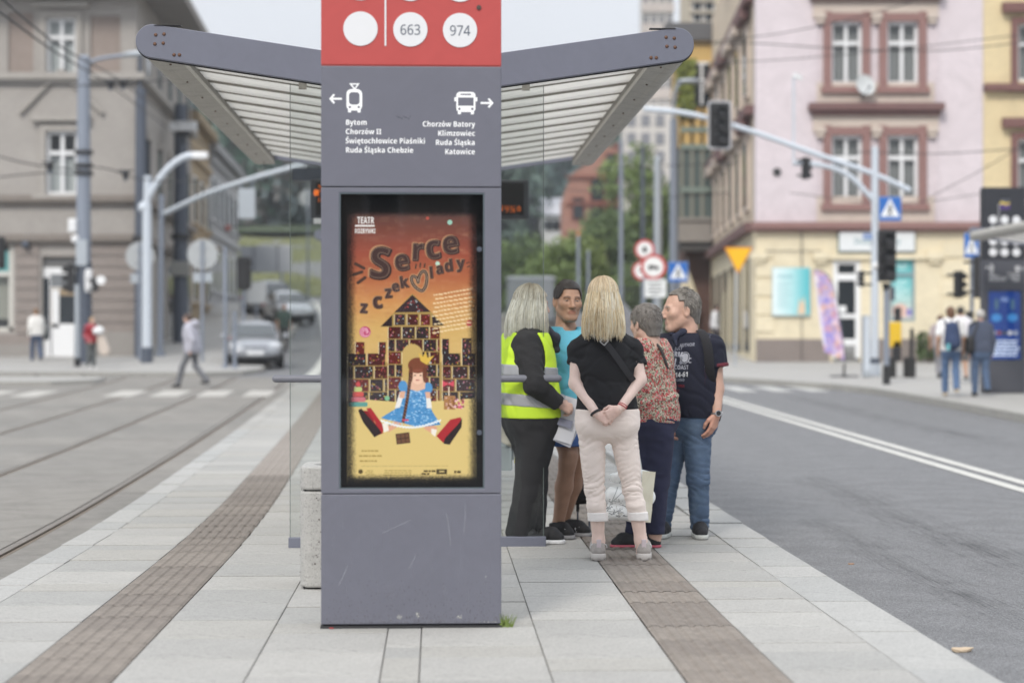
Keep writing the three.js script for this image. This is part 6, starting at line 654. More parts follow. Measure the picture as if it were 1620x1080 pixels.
const scalp = (th, ph, s) => V(HEAD.cc.x + Math.sin(th) * Math.sin(ph) * HEAD.cr.x * s, HEAD.cc.y + Math.cos(th) * HEAD.cr.y * s, HEAD.cc.z + Math.sin(th) * Math.cos(ph) * HEAD.cr.z * s);
function longHair(o) { const r = RNG(o.seed), L = []; for (let i = 0; i < o.n; i++) { const ph = (r() - .5) * 2 * (PI - o.face) + PI, th0 = .08 + Math.pow(r(), .8) * 1.35, lay = 1.05 + r() * (o.puff ?? .16), end = o.end + (r() - .5) * o.ragged + .02 * Math.cos(ph * 5 + i % 3), pts = []; let th = th0; const dph = (r() - .5) * .3; for (; th < 1.62; th += .2) pts.push(scalp(th, ph + dph * (th - th0) * .4, lay)); const base = scalp(1.62, ph + dph * .3, lay), out = V(base.x, 0, base.z + .012), wav = r() * 6, am = .002 + r() * .0045, m = 9; for (let j = 0; j <= m; j++) { const t = j / m, y = lerp(base.y, end, t), k = 1 + (o.flare ?? .12) * Math.sin(t * 2) - (o.tuck ?? .1) * t * t; pts.push(V(base.x * k + am * Math.sin(wav + t * 5), y, (base.z) * k * lerp(1, .95, t) + am * Math.cos(wav * 1.7 + t * 4))); } const c0 = o.cols[Math.floor(r() * o.cols.length)], dark = o.root; const sh = .85 + .3 * r(); L.push({ pts, r: (o.r ?? .0055) * (.7 + .6 * r()), col: (t) => { const k = clamp((t - .02) / .3, 0, 1); return c0.map((v, q) => lerp(dark[q], v, k) * sh); } }); } return strands(L); }
function shortHair(o) { const r = RNG(o.seed), L = []; const line = o.line; for (let i = 0; i < o.n; i++) { const ph = (r() - .5) * 2 * PI, th = Math.acos(1 - r() * 1.45) , p = scalp(th, ph, 1.015); if (!line(p, th, ph)) continue; if (o.thin && o.thin(th, ph) > r()) continue; const tdir = scalp(th + .1, ph + (o.swirl ?? .15) * (r() - .3), 1.015).sub(p).normalize(); if (o.back && Math.cos(ph) > .1) tdir.set(tdir.x * .5 + (r() - .5) * .3, .25, -1).normalize(); const n = p.clone().sub(HEAD.cc).normalize(), len = o.len * (.6 + .8 * r()), lift = o.lift * (.3 + r()); const pts = [0, .33, .66, 1].map((t) => p.clone().addScaledVector(tdir, len * t).addScaledVector(n, lift * Math.sin(t * 2.2) + .002)); const c = o.cols[Math.floor(r() * o.cols.length)], s = .75 + .5 * r(); L.push({ pts, r: (o.r ?? .003) * (.7 + .6 * r()), col: c.map((v) => v * s) }); } return strands(L); }
function hairCap(grow, keep, col, cell = .005) { return surface([ell(HEAD.cc, HEAD.cr.x + grow, HEAD.cr.y + grow, HEAD.cr.z + grow, .01), cap(V(0, -.02, -.06), V(0, -.07, -.062), .045 + grow, .038 + grow, .03)], cell, { post: (x, y, z, f) => Math.max(f + .003 * ns(x * 60, y * 25, z * 60) , keep(x, y, z)), color: (x, y, z) => { const k = .85 + .3 * ns(x * 90, y * 30, z * 90); return col.map((v) => v * k); } }); }
const M4 = (pos, yaw, pitch = 0, roll = 0, s = 1) => new THREE.Matrix4().compose(pos, new THREE.Quaternion().setFromEuler(new THREE.Euler(pitch, yaw, roll, 'YXZ')), V(s, s, s));
const skinMat = phys([1, 1, 1], .52, { vertexColors: true, sheen: .2 }), hairMat = mat([1, 1, 1], .5, { vertexColors: true });
const skinCol = (c) => (x, y, z) => { const n = 1 + .10 * ns(x * 25, y * 25, z * 25) + .05 * ns(x * 90, y * 90, z * 90); return c.map((v) => v * n); };
const CB = rep(clothBump, 8), cloth = (c, { rough = .92, ...o } = {}) => mat(c, rough, { bumpMap: CB, bumpScale: .0006, ...o });
const fold = (p, s, fx, fy, fz, amp) => { const n = ns(p[0] * fx + s, p[1] * fy, p[2] * fz + s * .7); return amp * (1 - 2.2 * Math.abs(n)); };
const crease = (s, x, y, z, fx, fy, fz, d) => { const n = ns(x * fx + s, y * fy + s * 1.3, z * fz + s * .7); return d * Math.exp(-((n / .13) ** 2)); }; // a narrow valley where cloth bends
function shoe(heel, toe, h, w, cols, o = {}) { // upper, sole
  const d = toe.clone().sub(heel).setY(0), L = d.length(); d.normalize(); const s = V(-d.z, 0, d.x), y0 = o.y0 ?? 0, A = (t, y, x = 0) => heel.clone().setY(0).addScaledVector(d, t * L).addScaledVector(s, x).setY(y0 + y); const st = o.sole ?? .028;
  const up = surface([cap(A(.13, st + .02), A(.13, h), w * .40, w * .36, .02, [below(h + y0)]), cap(A(.16, st + .015), A(.55, st + .02), w * .44, w * .46, .02), cap(A(.5, st + .03), A(.84, st + .012), w * .45, w * .40, .02), cap(A(.25, h * .75), A(.62, st + .045), w * .34, w * .36, .03)], .006, { post: (x, y, z, f) => Math.max(f + .0015 * ns(x * 70, y * 70, z * 70), y0 + st - .004 - y) });
  const so = surface([cap(A(.12, st / 2), A(.5, st / 2), w * .5, w * .48, .02), cap(A(.5, st / 2), A(.86, st / 2), w * .49, w * .44, .02)], .006, { post: (x, y, z, f) => Math.max(f, y - y0 - st - .002, y0 + .001 - y, (o.tread && y < y0 + .013 ? .006 * Math.sign(Math.sin((x * d.x + z * d.z) * 260)) - .004 : -1)) });
  return { up, so }; }
// ---------- the group under the shelter ----------
const skinPale = [.79, .60, .52], skinTan = [.41, .24, .16], skinMid = [.58, .38, .30], skinRed = [.55, .345, .265];
function standing(name, label, px0, pyG, d, group) { const s = F / d, p = at(px0, pyG, d); p.y = gh(p.x, p.z); const t = thing('person', label, 'person', p); return { t, s, J: (px, py, z = 0) => V((px - px0) / s, (pyG - py) / s, z) }; }
{ // fair-haired woman seen from behind, hands clasped at her back
  const { t, s, J } = standing('person', 'person with long fair hair in black tee, seen from behind, hands clasped at back', 982, 887, 11.5);
  const u = V(1, 0, .06).normalize(), S = 1 / s;
  const L = [[J(955, 524), .05, .052], [J(956, 534), .085, .062], [J(957, 547), .145, .085], [J(958, 567), .158, .102], [J(959, 590), .148, .105], [J(960, 612), .140, .098], [J(961, 635), .158, .105], [J(961, 652), .172, .112], [J(961, 668), .182, .115], [J(961, 674), .176, .105]];
  const hipL = J(936.5, 690), hipR = J(987, 690), knL = J(940.5, 772, .0), knR = J(1000, 772, 0), anL = J(947, 856), anR = J(1014, 856), shL = J(914, 552), shR = J(1003, 552), elL = J(910, 608, .03), elR = J(1012, 602, .04), wrL = J(943, 655, .155), wrR = J(978, 647, .165);
  const handA = handPrims(wrL, V(.75, -.35, .1), V(.25, .2, -1), V(.1, .6, -.2), { curl: .85, size: .9 }), handB = handPrims(wrR, V(-.85, -.5, .12), V(.2, -.1, -1), V(-.2, .9, .1), { curl: .7, size: .92 });
  const bodyP = [...trunk(L, u, -.012), cap(J(955, 515), J(955, 535), .05, .055), cap(shL, elL, .046, .037), cap(elL, wrL, .038, .025), cap(shR, elR, .046, .037), cap(elR, wrR, .038, .025), cap(hipL, knL, .066, .05, .012), cap(knL, J(944, 800, .014), .05, .046), cap(J(944, 800, .014), anL, .05, .036), cap(anL, J(948, 878, .0), .036, .035), cap(hipR, knR, .066, .05, .012), cap(knR, J(1006, 800, .014), .05, .046), cap(J(1006, 800, .014), anR, .05, .036), cap(anR, J(1016, 878, 0), .036, .035)];
  const head = headGeo({ skin: skinPale, brow: [.2, .14, .08] }).applyMatrix4(M4(J(954, 474, -.02), PI + .12, .04));
  const body = part(t, 'body', [surface(bodyP, .011, { color: skinCol(skinPale) }), surface([...handA, ...handB], .0034, { color: (x, y, z) => skinCol([skinPale[0] * .98, skinPale[1] * .9, skinPale[2] * .88])(x, y, z) }), head], skinMat);
  // tee: trunk grown, sleeves with straight cuffs, hem
  const hem = J(0, 651).y, cuff = (a, b, px, py) => { const dir = b.clone().sub(a).normalize(), c = J(px, py); return through(c, dir); };
  const teeP = [...trunk(L.slice(1, 8), u, .012), cap(J(942, 540), shL, .05, .055, .04), cap(J(972, 540), shR, .05, .055, .04), cap(shL, J(908, 590, .01), .05, .058, .035, [cuff(shL, elL, 911, 578)]), cap(shR, J(1011, 590, .015), .05, .06, .035, [cuff(shR, elR, 1008, 580)])];
  const tee = part(t, 'tee_shirt', surface(teeP, .008, { post: (x, y, z, f) => Math.max(f - fold([x, y, z], 3, 4, 6, 4, .005) + crease(8, x + y * .8, y, z, 8, 7, 5, .007) + crease(3, x - y * .9, y, z, 7, 8, 5, .006), hem + .012 * x * 3 - y + .004 * ns(x * 12, 0, z * 12), -.0 + (y > J(0, 534).y ? Math.hypot(x - J(955, 0).x, z - .0) < .062 ? 1 : -1 : -1)) }), cloth([.016, .016, .018], { rough: .95 }));
  const strapPts = [J(932, 529, .10), J(944, 535, .130), J(958, 546, .142), J(973, 565, .145), J(987, 585, .138), J(997, 598, .112), J(1003, 606, .06)];
  part(t, 'bag_strap', (() => { const c = new THREE.CatmullRomCurve3(strapPts), n = 30, P = [], I = []; for (let i = 0; i <= n; i++) { const p = c.getPoint(i / n), tg = c.getTangent(i / n), w = V(tg.y, -tg.x, 0).normalize().multiplyScalar(.019); for (const k of [-1, 1]) P.push(p.x + w.x * k, p.y + w.y * k, p.z + .004 - .003 * Math.abs(k)); } for (let i = 0; i < n; i++) { const a = i * 2; I.push(a, a + 1, a + 3, a, a + 3, a + 2); } const g = new THREE.BufferGeometry(); g.setAttribute('position', new THREE.Float32BufferAttribute(P, 3)); g.setIndex(I); g.computeVertexNormals(); return g; })(), cloth([.022, .022, .026], { rough: .6 }));
  part(t, 'strap_buckle', (() => { const r = rrect(.042, .042, .008), h = new THREE.Path(); rrect(.026, .03, .004, h); r.holes.push(h); return mv(ext(r, .005), ...J(954, 541, .146).toArray(), 0, 0, -.7); })(), M.steel);
  // trousers with knee creases and turned-up cuffs
  const pL = [...trunk(L.slice(6), u, .009), ell(J(938, 674, .04), .085, .085, .085, .03), ell(J(985, 674, .04), .085, .085, .085, .03), cap(hipL, knL, .086, .065, .012), cap(knL, J(943.5, 800, .014), .064, .058, .015), cap(J(943.5, 800, .014), J(945, 824), .058, .056, .015), cap(hipR, knR, .086, .065, .012), cap(knR, J(1006, 800, .014), .064, .058, .015), cap(J(1006, 800, .014), J(1011, 824), .058, .056, .015)], yc = J(0, 812).y, yk = J(0, 768).y, yt = J(0, 704).y;
  const crotch = (x, y, z) => { const c = lerp(J(962, 0).x, J(971, 0).x, clamp((J(0, 700).y - y) / .3, 0, 1)); return y < J(0, 690).y ? .012 - Math.abs(x - c) - .02 * clamp((y - J(0, 712).y) / .06, 0, 1) : -1; };
  part(t, 'trousers', surface(pL, .0075, { post: (x, y, z, f) => { const m = .35 + Math.exp(-(((y - yk) / .075) ** 2)) + .7 * Math.exp(-(((y - yt) / .05) ** 2)); const w = ns(x * 7 + 3, y * 34 + 2.2 * ns(x * 9, y * 3, z * 9), z * 5); return Math.max(f + .0075 * m * Math.exp(-((w / .15) ** 2)) + .002 * ns(x * 9, y * 14, z * 9), y - J(0, 648).y, yc - y, crotch(x, y, z)); } }), cloth([.87, .76, .69], { rough: .9 }));
  for (const [a, b] of [[J(945.2, 812, .008), J(946.5, 825, .004)], [J(1008, 811, .008), J(1010.5, 824, .004)]]) part(t, 'trouser_cuff', surface([cap(a.clone().setY(a.y + .02), b.clone().setY(b.y - .02), .063, .062, .01)], .006, { post: (x, y, z, f) => Math.max(f + .0018 * ns(x * 30, y * 60, z * 30), y - a.y - .004, b.y - y) }), cloth([.86, .82, .79]));
  // chunky pale trainers, seen from the heel
  for (const [h, to] of [[J(947, 887, .055), J(945, 887, -.20)], [J(1018, 887, .05), J(1022, 887, -.2)]]) { const q = shoe(h, to, .105, .092, 0, { sole: .042, tread: 1 }), m = part(t, 'trainer', q.up, mat([.50, .46, .43], .85, { map: grain2 })); part(m, 'sole', q.so, mat([.53, .5, .47], .7)); part(m, 'heel_tab', rb(.028, .05, .012, .004, h.x, .105, h.z - .002), mat([.6, .52, .54], .8)); part(m, 'laces', [-1, 1].map((k) => tube([V(h.x + k * .02, .10, h.z - .05), V(h.x + k * .045, .095, h.z - .03), V(h.x + k * .05, .075, h.z - .04)], .0025, 8, 5)), M.white); }
  part(t, 'wristband', mv(new THREE.TorusGeometry(.029, .0085, 8, 24), ...J(941, 652.5, .15).toArray(), PI / 2 - .35, .5, .0).scale(1, 1, 1), M.black); part(t, 'bracelet', mv(new THREE.TorusGeometry(.027, .003, 6, 24), ...J(982, 643, .158).toArray(), PI / 2 - .3, -.55, 0), mat([.45, .03, .04], .6)); part(t, 'bracelet', mv(new THREE.TorusGeometry(.0275, .0022, 6, 24), ...J(983.5, 640.5, .155).toArray(), PI / 2 - .35, -.5, 0), mat([.5, .05, .06], .6)); part(t, 'plaster', sph(.008, ...J(908, 610, .068).toArray(), 8, 1, 1.4, .4), mat([.4, .05, .04], .7));
  const hp = V(J(954, 474).x, J(954, 474).y, -.02), hm = M4(hp, PI + .12, .04); const cols = [[.92, .79, .54], [.95, .86, .65], [.84, .69, .44], [.96, .90, .74], [.72, .56, .34]];
  part(t, 'hair', [longHair({ seed: 5, n: 3200, face: .75, end: -.225, ragged: .06, cols, root: [.60, .46, .29], puff: .18, flare: .34, tuck: -.06, r: .0021 }).applyMatrix4(hm), hairCap(.009, (x, y, z) => (z > .03 && y < .05 ? 1 : -1), [.70, .54, .33]).applyMatrix4(hm)], hairMat);
}
{ // stout woman in a hi-vis vest, half turned away, behind the glass
  const { t, s, J } = standing('person', 'person with silver-blond hair in yellow hi-vis vest over black, holding papers', 845, 863, 12.42);
  const f = V(.93, 0, -.367), u = V(.367, 0, .93), yw = Math.atan2(f.x, f.z); const c = (px, py, fw = 0) => J(px, py).addScaledVector(f, fw);
  const L = [[c(836, 523), .055, .06], [c(834, 535), .115, .075], [c(831, 548), .18, .105], [c(830, 572), .20, .14], [c(832, 602), .20, .16], [c(834, 630), .20, .165], [c(838, 650), .205, .165], [c(842, 668), .2, .155], [c(842, 678), .18, .14]];
  const sh = J(831, 549, .17), el = J(846, 611, .275), wr = J(884, 641, .20), shF = J(838, 547).addScaledVector(u, -.15), elF = J(848, 615).addScaledVector(u, -.2), wrF = J(884, 650, -.10);
  const hipN = J(839, 700).addScaledVector(u, .09), hipB = J(847, 700).addScaledVector(u, -.09), knN = J(829, 775).addScaledVector(u, .08), knB = J(851, 775).addScaledVector(u, -.07), anN = J(815, 846).addScaledVector(u, .08), anB = J(846, 845).addScaledVector(u, -.04);
  const hd = handPrims(wr, V(.8, -.35, -.3), V(-.3, -.6, -.5), V(.2, .8, -.5), { curl: .75 }), hdF = handPrims(wrF, V(.8, -.4, .2), V(0, -.3, .9), V(.2, .8, .2), { curl: .7 });
  const head = headGeo({ skin: skinMid }).applyMatrix4(M4(J(843, 487), yw - .02, .06)); part(t, 'body', [surface([...trunk(L, u, -.012), cap(J(841, 505), J(838, 530), .055, .06), cap(sh, el, .06, .048), cap(el, wr, .046, .03), cap(shF, elF, .06, .048), cap(elF, wrF, .046, .03), cap(hipN, knN, .1, .07), cap(knN, anN, .065, .045), cap(hipB, knB, .1, .07), cap(knB, anB, .065, .045)], .013, { color: skinCol(skinMid) }), surface([...hd, ...hdF], .004, { color: skinCol(skinMid) }), head], skinMat);
  const knit = cloth([.028, .028, .03], { map: grain2 }); part(t, 'black_top', surface([...trunk(L.slice(1, 8), u, .01), cap(sh, el, .082, .07, .04), cap(el, wr, .068, .045, .03, [through(J(881, 640, .19), wr.clone().sub(el).normalize())]), cap(shF, elF, .082, .07, .04), cap(elF, wrF, .068, .045)], .009, { post: (x, y, z, g) => Math.max(g - fold([x, y + x * .5, z], 4, 9, 14, 9, .007), J(0, 683).y - y) }), knit);
  part(t, 'scarf', surface([cap(c(846, 524, .04).addScaledVector(u, .06), c(862, 540, .07).addScaledVector(u, .02), .036, .034), cap(c(836, 522, -.05), c(850, 526, .05), .045, .045), cap(c(860, 538, .07), c(862, 556, .08), .03, .026)], .008, { post: (x, y, z, g) => g - .007 * ns(x * 26, y * 26, z * 26) }), cloth([.03, .033, .045]));
  // vest: open at the arms, hem, two grey bands each way
  const hem = J(0, 664).y, vestF = (grow) => (lo, hi) => ({ prims: trunk(L.slice(1, 8), u, grow), post: (x, y, z, g) => { const ar = z > .03 ? (Math.hypot((x - sh.x - .02 - (sh.y - y) * .12) / .098, (y - sh.y + .06) / .17) - 1) * .09 : .3, ar2 = Math.hypot((x - shF.x), (y - shF.y + .10) * .55, (z - shF.z)) - .12; return Math.max(g - fold([x, y * .6, z], 6, 5, 5, 5, .004) + crease(6, x + y * .5, y, z, 6, 5, 6, .007), -ar, -ar2, lo - y, y - hi); } });
  const text = canvasTex(512, 512, (g, w, h) => { g.fillStyle = '#fff'; g.fillRect(0, 0, w, h); g.fillStyle = '#181a14'; g.textAlign = 'center'; g.font = 'bold 96px sans-serif'; g.fillText('TRAM', w * .5, h * .40); g.font = 'bold 50px sans-serif'; g.fillText('INFO', w * .5, h * .53); }); const cc = J(838, 0);
  const v1 = vestF(.026)(hem, J(0, 530).y); part(t, 'hi_vis_vest', surface(v1.prims, .0085, { post: v1.post }), cloth([.56, .80, .04], { rough: .75 }));
  for (const [a, b] of [[646, 627], [599, 582]]) { const v = vestF(.0305)(J(0, a).y, J(0, b).y); part(t, 'reflective_band', surface(v.prims, .007, { post: (x, y, z, g) => v.post(x, y + .07 * ((x - J(840, 0).x)) , z, g) }), mat([.36, .37, .39], .5, { metalness: .15 })); }
  { const bk = f.clone().multiplyScalar(-1); const pl0 = J(838, 548).addScaledVector(bk, .150); const g = new THREE.PlaneGeometry(.30, .22, 10, 1), p = g.attributes.position; for (let i = 0; i < p.count; i++) p.setZ(i, -.9 * p.getX(i) ** 2 * 1.3); g.computeVertexNormals(); const m = part(t, 'vest_lettering', g, new THREE.MeshStandardMaterial({ roughness: .8, transparent: true, side: THREE.DoubleSide, map: canvasTex(256, 188, (c2, w, h) => { c2.clearRect(0, 0, w, h); c2.fillStyle = '#15170f'; c2.textAlign = 'center'; c2.font = 'bold 84px sans-serif'; c2.fillText('BUM', w / 2, 84); c2.font = 'bold 44px sans-serif'; c2.fillText('YOU', w / 2 + 50, 150); }) })); m.position.copy(pl0); m.rotation.set(-.1, Math.atan2(bk.x, bk.z), 0, 'YXZ'); }
  part(t, 'trousers', surface([...trunk(L.slice(6), u, .012), cap(hipN, knN, .118, .088, .03), cap(knN, anN, .088, .085, .02), cap(hipB, knB, .118, .085, .03), cap(knB, anB, .085, .075, .02)], .01, { post: (x, y, z, g) => Math.max(g - fold([x, y, z], 2, 9, 4, 9, .008) - fold([x, y, z], 7, 5, 14, 5, .004), y - J(0, 652).y, J(0, 853).y - y) }), cloth([.022, .022, .024]));
  for (const [h, to] of [[J(851, 863, .0), J(889, 863, .03)], [J(818, 863, .08), J(852, 863, .12)]]) { const q = shoe(h, to, .09, .10, 0, { sole: .026 }), m = part(t, 'trainer', q.up, mat([.02, .02, .022], .7)); part(m, 'sole', q.so, M.white); }
  const hm = M4(J(843, 487), yw - .02, .06); const cols = [[.74, .70, .60], [.82, .79, .71], [.63, .59, .50], [.88, .86, .80]];
  part(t, 'hair', [longHair({ seed: 9, n: 2600, face: .95, end: -.20, ragged: .075, cols, root: [.34, .29, .22], puff: .26, flare: .3, tuck: -.05, r: .0023 }).applyMatrix4(hm), hairCap(.014, (x, y, z) => (z > .035 && y < .06 ? 1 : -1), [.5, .44, .35]).applyMatrix4(hm)], hairMat);
  const pp = thing('paper_sheets', 'grey and white paper sheets held by the hi-vis vest woman', 'papers', t.position.clone()); const sheetG = (pts, bend0) => { const g = new THREE.PlaneGeometry(.21, .29, 8, 8), p = g.attributes.position; for (let i = 0; i < p.count; i++) { const x = p.getX(i), y = p.getY(i); p.setZ(i, bend0 * x * x * 4 + .02 * Math.sin(y * 9)); } g.computeVertexNormals(); return mv(g, ...pts); };
  part(pp, 'sheet', sheetG([J(893, 668).x, J(893, 668).y, .12, -.15, .25, -.42], .3), mat([.42, .43, .47], .8)); part(pp, 'sheet', sheetG([J(889, 664).x, J(889, 664).y, .13, -.2, .0, -.3], -.25), mat([.62, .63, .66], .8)); part(pp, 'print', mv(new THREE.PlaneGeometry(.13, .05), J(889, 670).x, J(889, 670).y, .146, -.2, .0, -.3), mat([.2, .21, .27], .8)); part(pp, 'clip', [mv(bx(.05, .012, .012), J(899, 645).x, J(899, 645).y, .13, 0, 0, .5), mv(bx(.012, .05, .008), J(897, 651).x, J(897, 651).y, .135, 0, 0, -.3)], M.steel);
  const wb = thing('paper_bag', 'cream paper bag seen through glass beside the totem edge', 'bag', at(802, 672, 12.5)); part(wb, 'bag', surface([cap(V(-.03, .1, 0), V(-.02, -.08, 0), .05, .062, .02), cap(V(.01, .02, 0), V(.035, -.10, 0), .045, .045, .02)], .008, { post: (x, y, z, g) => Math.max(g - .004 * ns(x * 30, y * 30, z * 30), Math.abs(z) - .035, -.135 - y - x * .6) }), mat([.66, .62, .54], .85)); part(wb, 'handle', tube([V(-.05, .12, .01), V(-.03, .2, .0), V(.01, .19, 0), V(.02, .1, 0)], .005, 14, 6), mat([.5, .45, .38], .8));
  const lh = thing('leaflet_holder', 'small clear leaflet holder behind the glass beside the totem', 'holder', at(795, 720, 12.52)); part(lh, 'case', rb(.13, .2, .05, .012, 0, 0, 0), phys([.75, .8, .82], .08, { transmission: .7, thickness: 0 })); part(lh, 'leaflet', [bx(.09, .14, .004, 0, -.01, .005), bx(.03, .1, .004, .075, .02, .0)], mat([.4, .42, .45], .7)); part(lh, 'pen', rod(V(.08, -.05, .01), V(.1, .08, .01), .005, 6), mat([.5, .42, .05], .5));
}
{ // tanned man in a light blue tee and navy shorts, facing the camera
  const { t, s, J } = standing('person', 'person with short dark hair in light blue tee and navy shorts, facing us', 897, 853, 12.78);
  const f = V(.42, 0, .9), u = V(.9, 0, -.42), R = (px, py, z = 0) => J(px, py, z);
  const L = [[R(897, 519), .056, .056], [R(898, 534), .11, .06], [R(898, 547), .185, .09], [R(898, 565), .195, .125], [R(898, 600), .18, .12], [R(899, 635), .172, .12], [R(900, 655), .175, .118], [R(901, 672), .172, .11]];
  const shR = J(898, 545).addScaledVector(u, -.185), shL = J(898, 545).addScaledVector(u, .185), elR = J(862, 610, -.05), wrR = J(872, 660, .0), elL = J(938, 612, -.12), wrL = J(930, 668, -.1);
  const hipR = J(893, 690, .05), knR = J(899, 722, .10), anR = J(883, 832, .03), hipL = J(912, 690, -.06), knL = J(914, 722, -.02), anL = J(893, 830, -.14);
  const bodyP = [...trunk(L, u, -.012), cap(R(897, 503), R(897, 524), .052, .056), cap(shR, elR, .05, .04), cap(elR, wrR, .04, .029), cap(shL, elL, .05, .04), cap(elL, wrL, .04, .029), cap(hipR, knR, .088, .06), cap(knR, J(897, 735, .105), .062, .058), cap(J(897, 735, .105), J(892, 772, .06), .055, .06), cap(J(892, 772, .06), anR, .058, .038), cap(anR, J(884, 846, .05), .038, .036), cap(hipL, knL, .085, .06), cap(knL, J(908, 772, -.08), .056, .058), cap(J(908, 772, -.08), anL, .056, .037), cap(anL, J(895, 846, -.12), .037, .036)];
  const hm = M4(R(898.5, 480, .03), .26, .02, -.03, 1.12), head = headGeo({ skin: skinTan, brow: [.03, .02, .015], stubble: .08, cell: .0036 }).applyMatrix4(hm);
  part(t, 'body', [surface(bodyP, .012, { color: skinCol(skinTan) }), surface([...handPrims(wrR, V(.1, -1, 0), V(.9, 0, 0), V(0, 0, 1)), ...handPrims(wrL, V(0, -1, 0), V(-.9, 0, 0), V(0, 0, 1))], .0045, { color: skinCol(skinTan) }), head], skinMat);
  const cf = (p, a, b) => [through(p, b.clone().sub(a).normalize())]; part(t, 'tee_shirt', surface([...trunk(L.slice(1, 8), u, .014), cap(shR, elR, .075, .08, .04, cf(shR.clone().lerp(elR, .62), shR, elR)), cap(shL, elL, .075, .08, .04, cf(shL.clone().lerp(elL, .62), shL, elL))], .008, { post: (x, y, z, g) => Math.max(g - fold([x, y + .6 * x, z], 5, 8, 9, 6, .006) + crease(5, x + .6 * y, y, z, 8, 8, 6, .006), J(0, 672).y - y, y - J(0, 520).y, y > J(0, 526).y ? .06 - Math.hypot(x - J(897, 0).x, z - .03) : -1) }), cloth([.13, .46, .60]));
  { const g = new THREE.PlaneGeometry(.22, .22, 14, 14), p = g.attributes.position; for (let i = 0; i < p.count; i++) p.setZ(i, -1.1 * p.getX(i) ** 2 - .25 * p.getY(i) ** 2); g.computeVertexNormals(); const m = part(t, 'shirt_print', g, new THREE.MeshStandardMaterial({ roughness: .85, transparent: true, side: THREE.DoubleSide, map: canvasTex(256, 256, (c, w, h) => { c.clearRect(0, 0, w, h); c.fillStyle = '#eef3f4'; const leaf = (x, y, r, a) => { c.save(); c.translate(x, y); c.rotate(a); c.beginPath(); c.moveTo(0, -r); c.quadraticCurveTo(r * .62, -r * .2, 0, r * .8); c.quadraticCurveTo(-r * .62, -r * .2, 0, -r); c.fill(); c.restore(); }; leaf(128, 72, 60, 0); leaf(62, 104, 58, -.9); leaf(194, 104, 58, .9); c.strokeStyle = '#eef3f4'; c.lineWidth = 9; c.beginPath(); c.arc(128, 170, 70, .5, 2.6); c.stroke(); c.fillRect(60, 150, 136, 6); c.fillRect(68, 168, 120, 6); }) })); m.position.copy(J(905, 560)).addScaledVector(f, .152); m.rotation.set(-.04, Math.atan2(f.x, f.z), 0, 'YXZ'); }
  part(t, 'shorts', surface([...trunk(L.slice(5), u, .016), cap(hipR, knR.clone().lerp(hipR, .25), .108, .098, .03), cap(hipL, knL.clone().lerp(hipL, .25), .105, .096, .03)], .009, { post: (x, y, z, g) => Math.max(g - fold([x, y, z], 9, 10, 5, 8, .007), y - J(0, 662).y, J(0, 708).y - y) }), cloth([.06, .13, .34]));
  for (const [h, to] of [[J(874, 853, .02), J(903, 853, .12)], [J(892, 853, -.14), J(932, 853, -.03)]]) { const q = shoe(h, to, .098, .105, 0, { sole: .024 }), m = part(t, 'trainer', q.up, mat([.018, .018, .02], .75, { map: grain2 })); part(m, 'sole', q.so, mat([.3, .3, .31], .7)); part(m, 'side_emblem', mv(rb(.035, .03, .006, .002), (h.x + to.x) / 2 + .01, .05, (h.z + to.z) / 2 + .058, 0, -.2, .3), M.white); part(m, 'laces', [0, 1, 2].map((k) => { const c = h.clone().lerp(to, .45 + k * .1); return rod(V(c.x - .02, .085 - k * .008, c.z + .02), V(c.x + .03, .085 - k * .008, c.z), .0035, 5); }), mat([.06, .06, .06], .8)); }
  const hl = (x, z) => (z > -.005 ? .074 - .062 * smoothstep(Math.abs(x), .04, .074) : z > -.03 ? .0 : -.06), hairline = (p) => p.y > hl(p.x, p.z) - .004;
  part(t, 'hair', [hairCap(.008, (x, y, z) => hl(x, z) - y, [.028, .021, .018]).applyMatrix4(hm), shortHair({ seed: 3, n: 1800, line: hairline, r: .002, len: .024, lift: .004, back: 1, cols: [[.03, .022, .018], [.045, .033, .026], [.06, .05, .045]] }).applyMatrix4(hm)], hairMat);
}
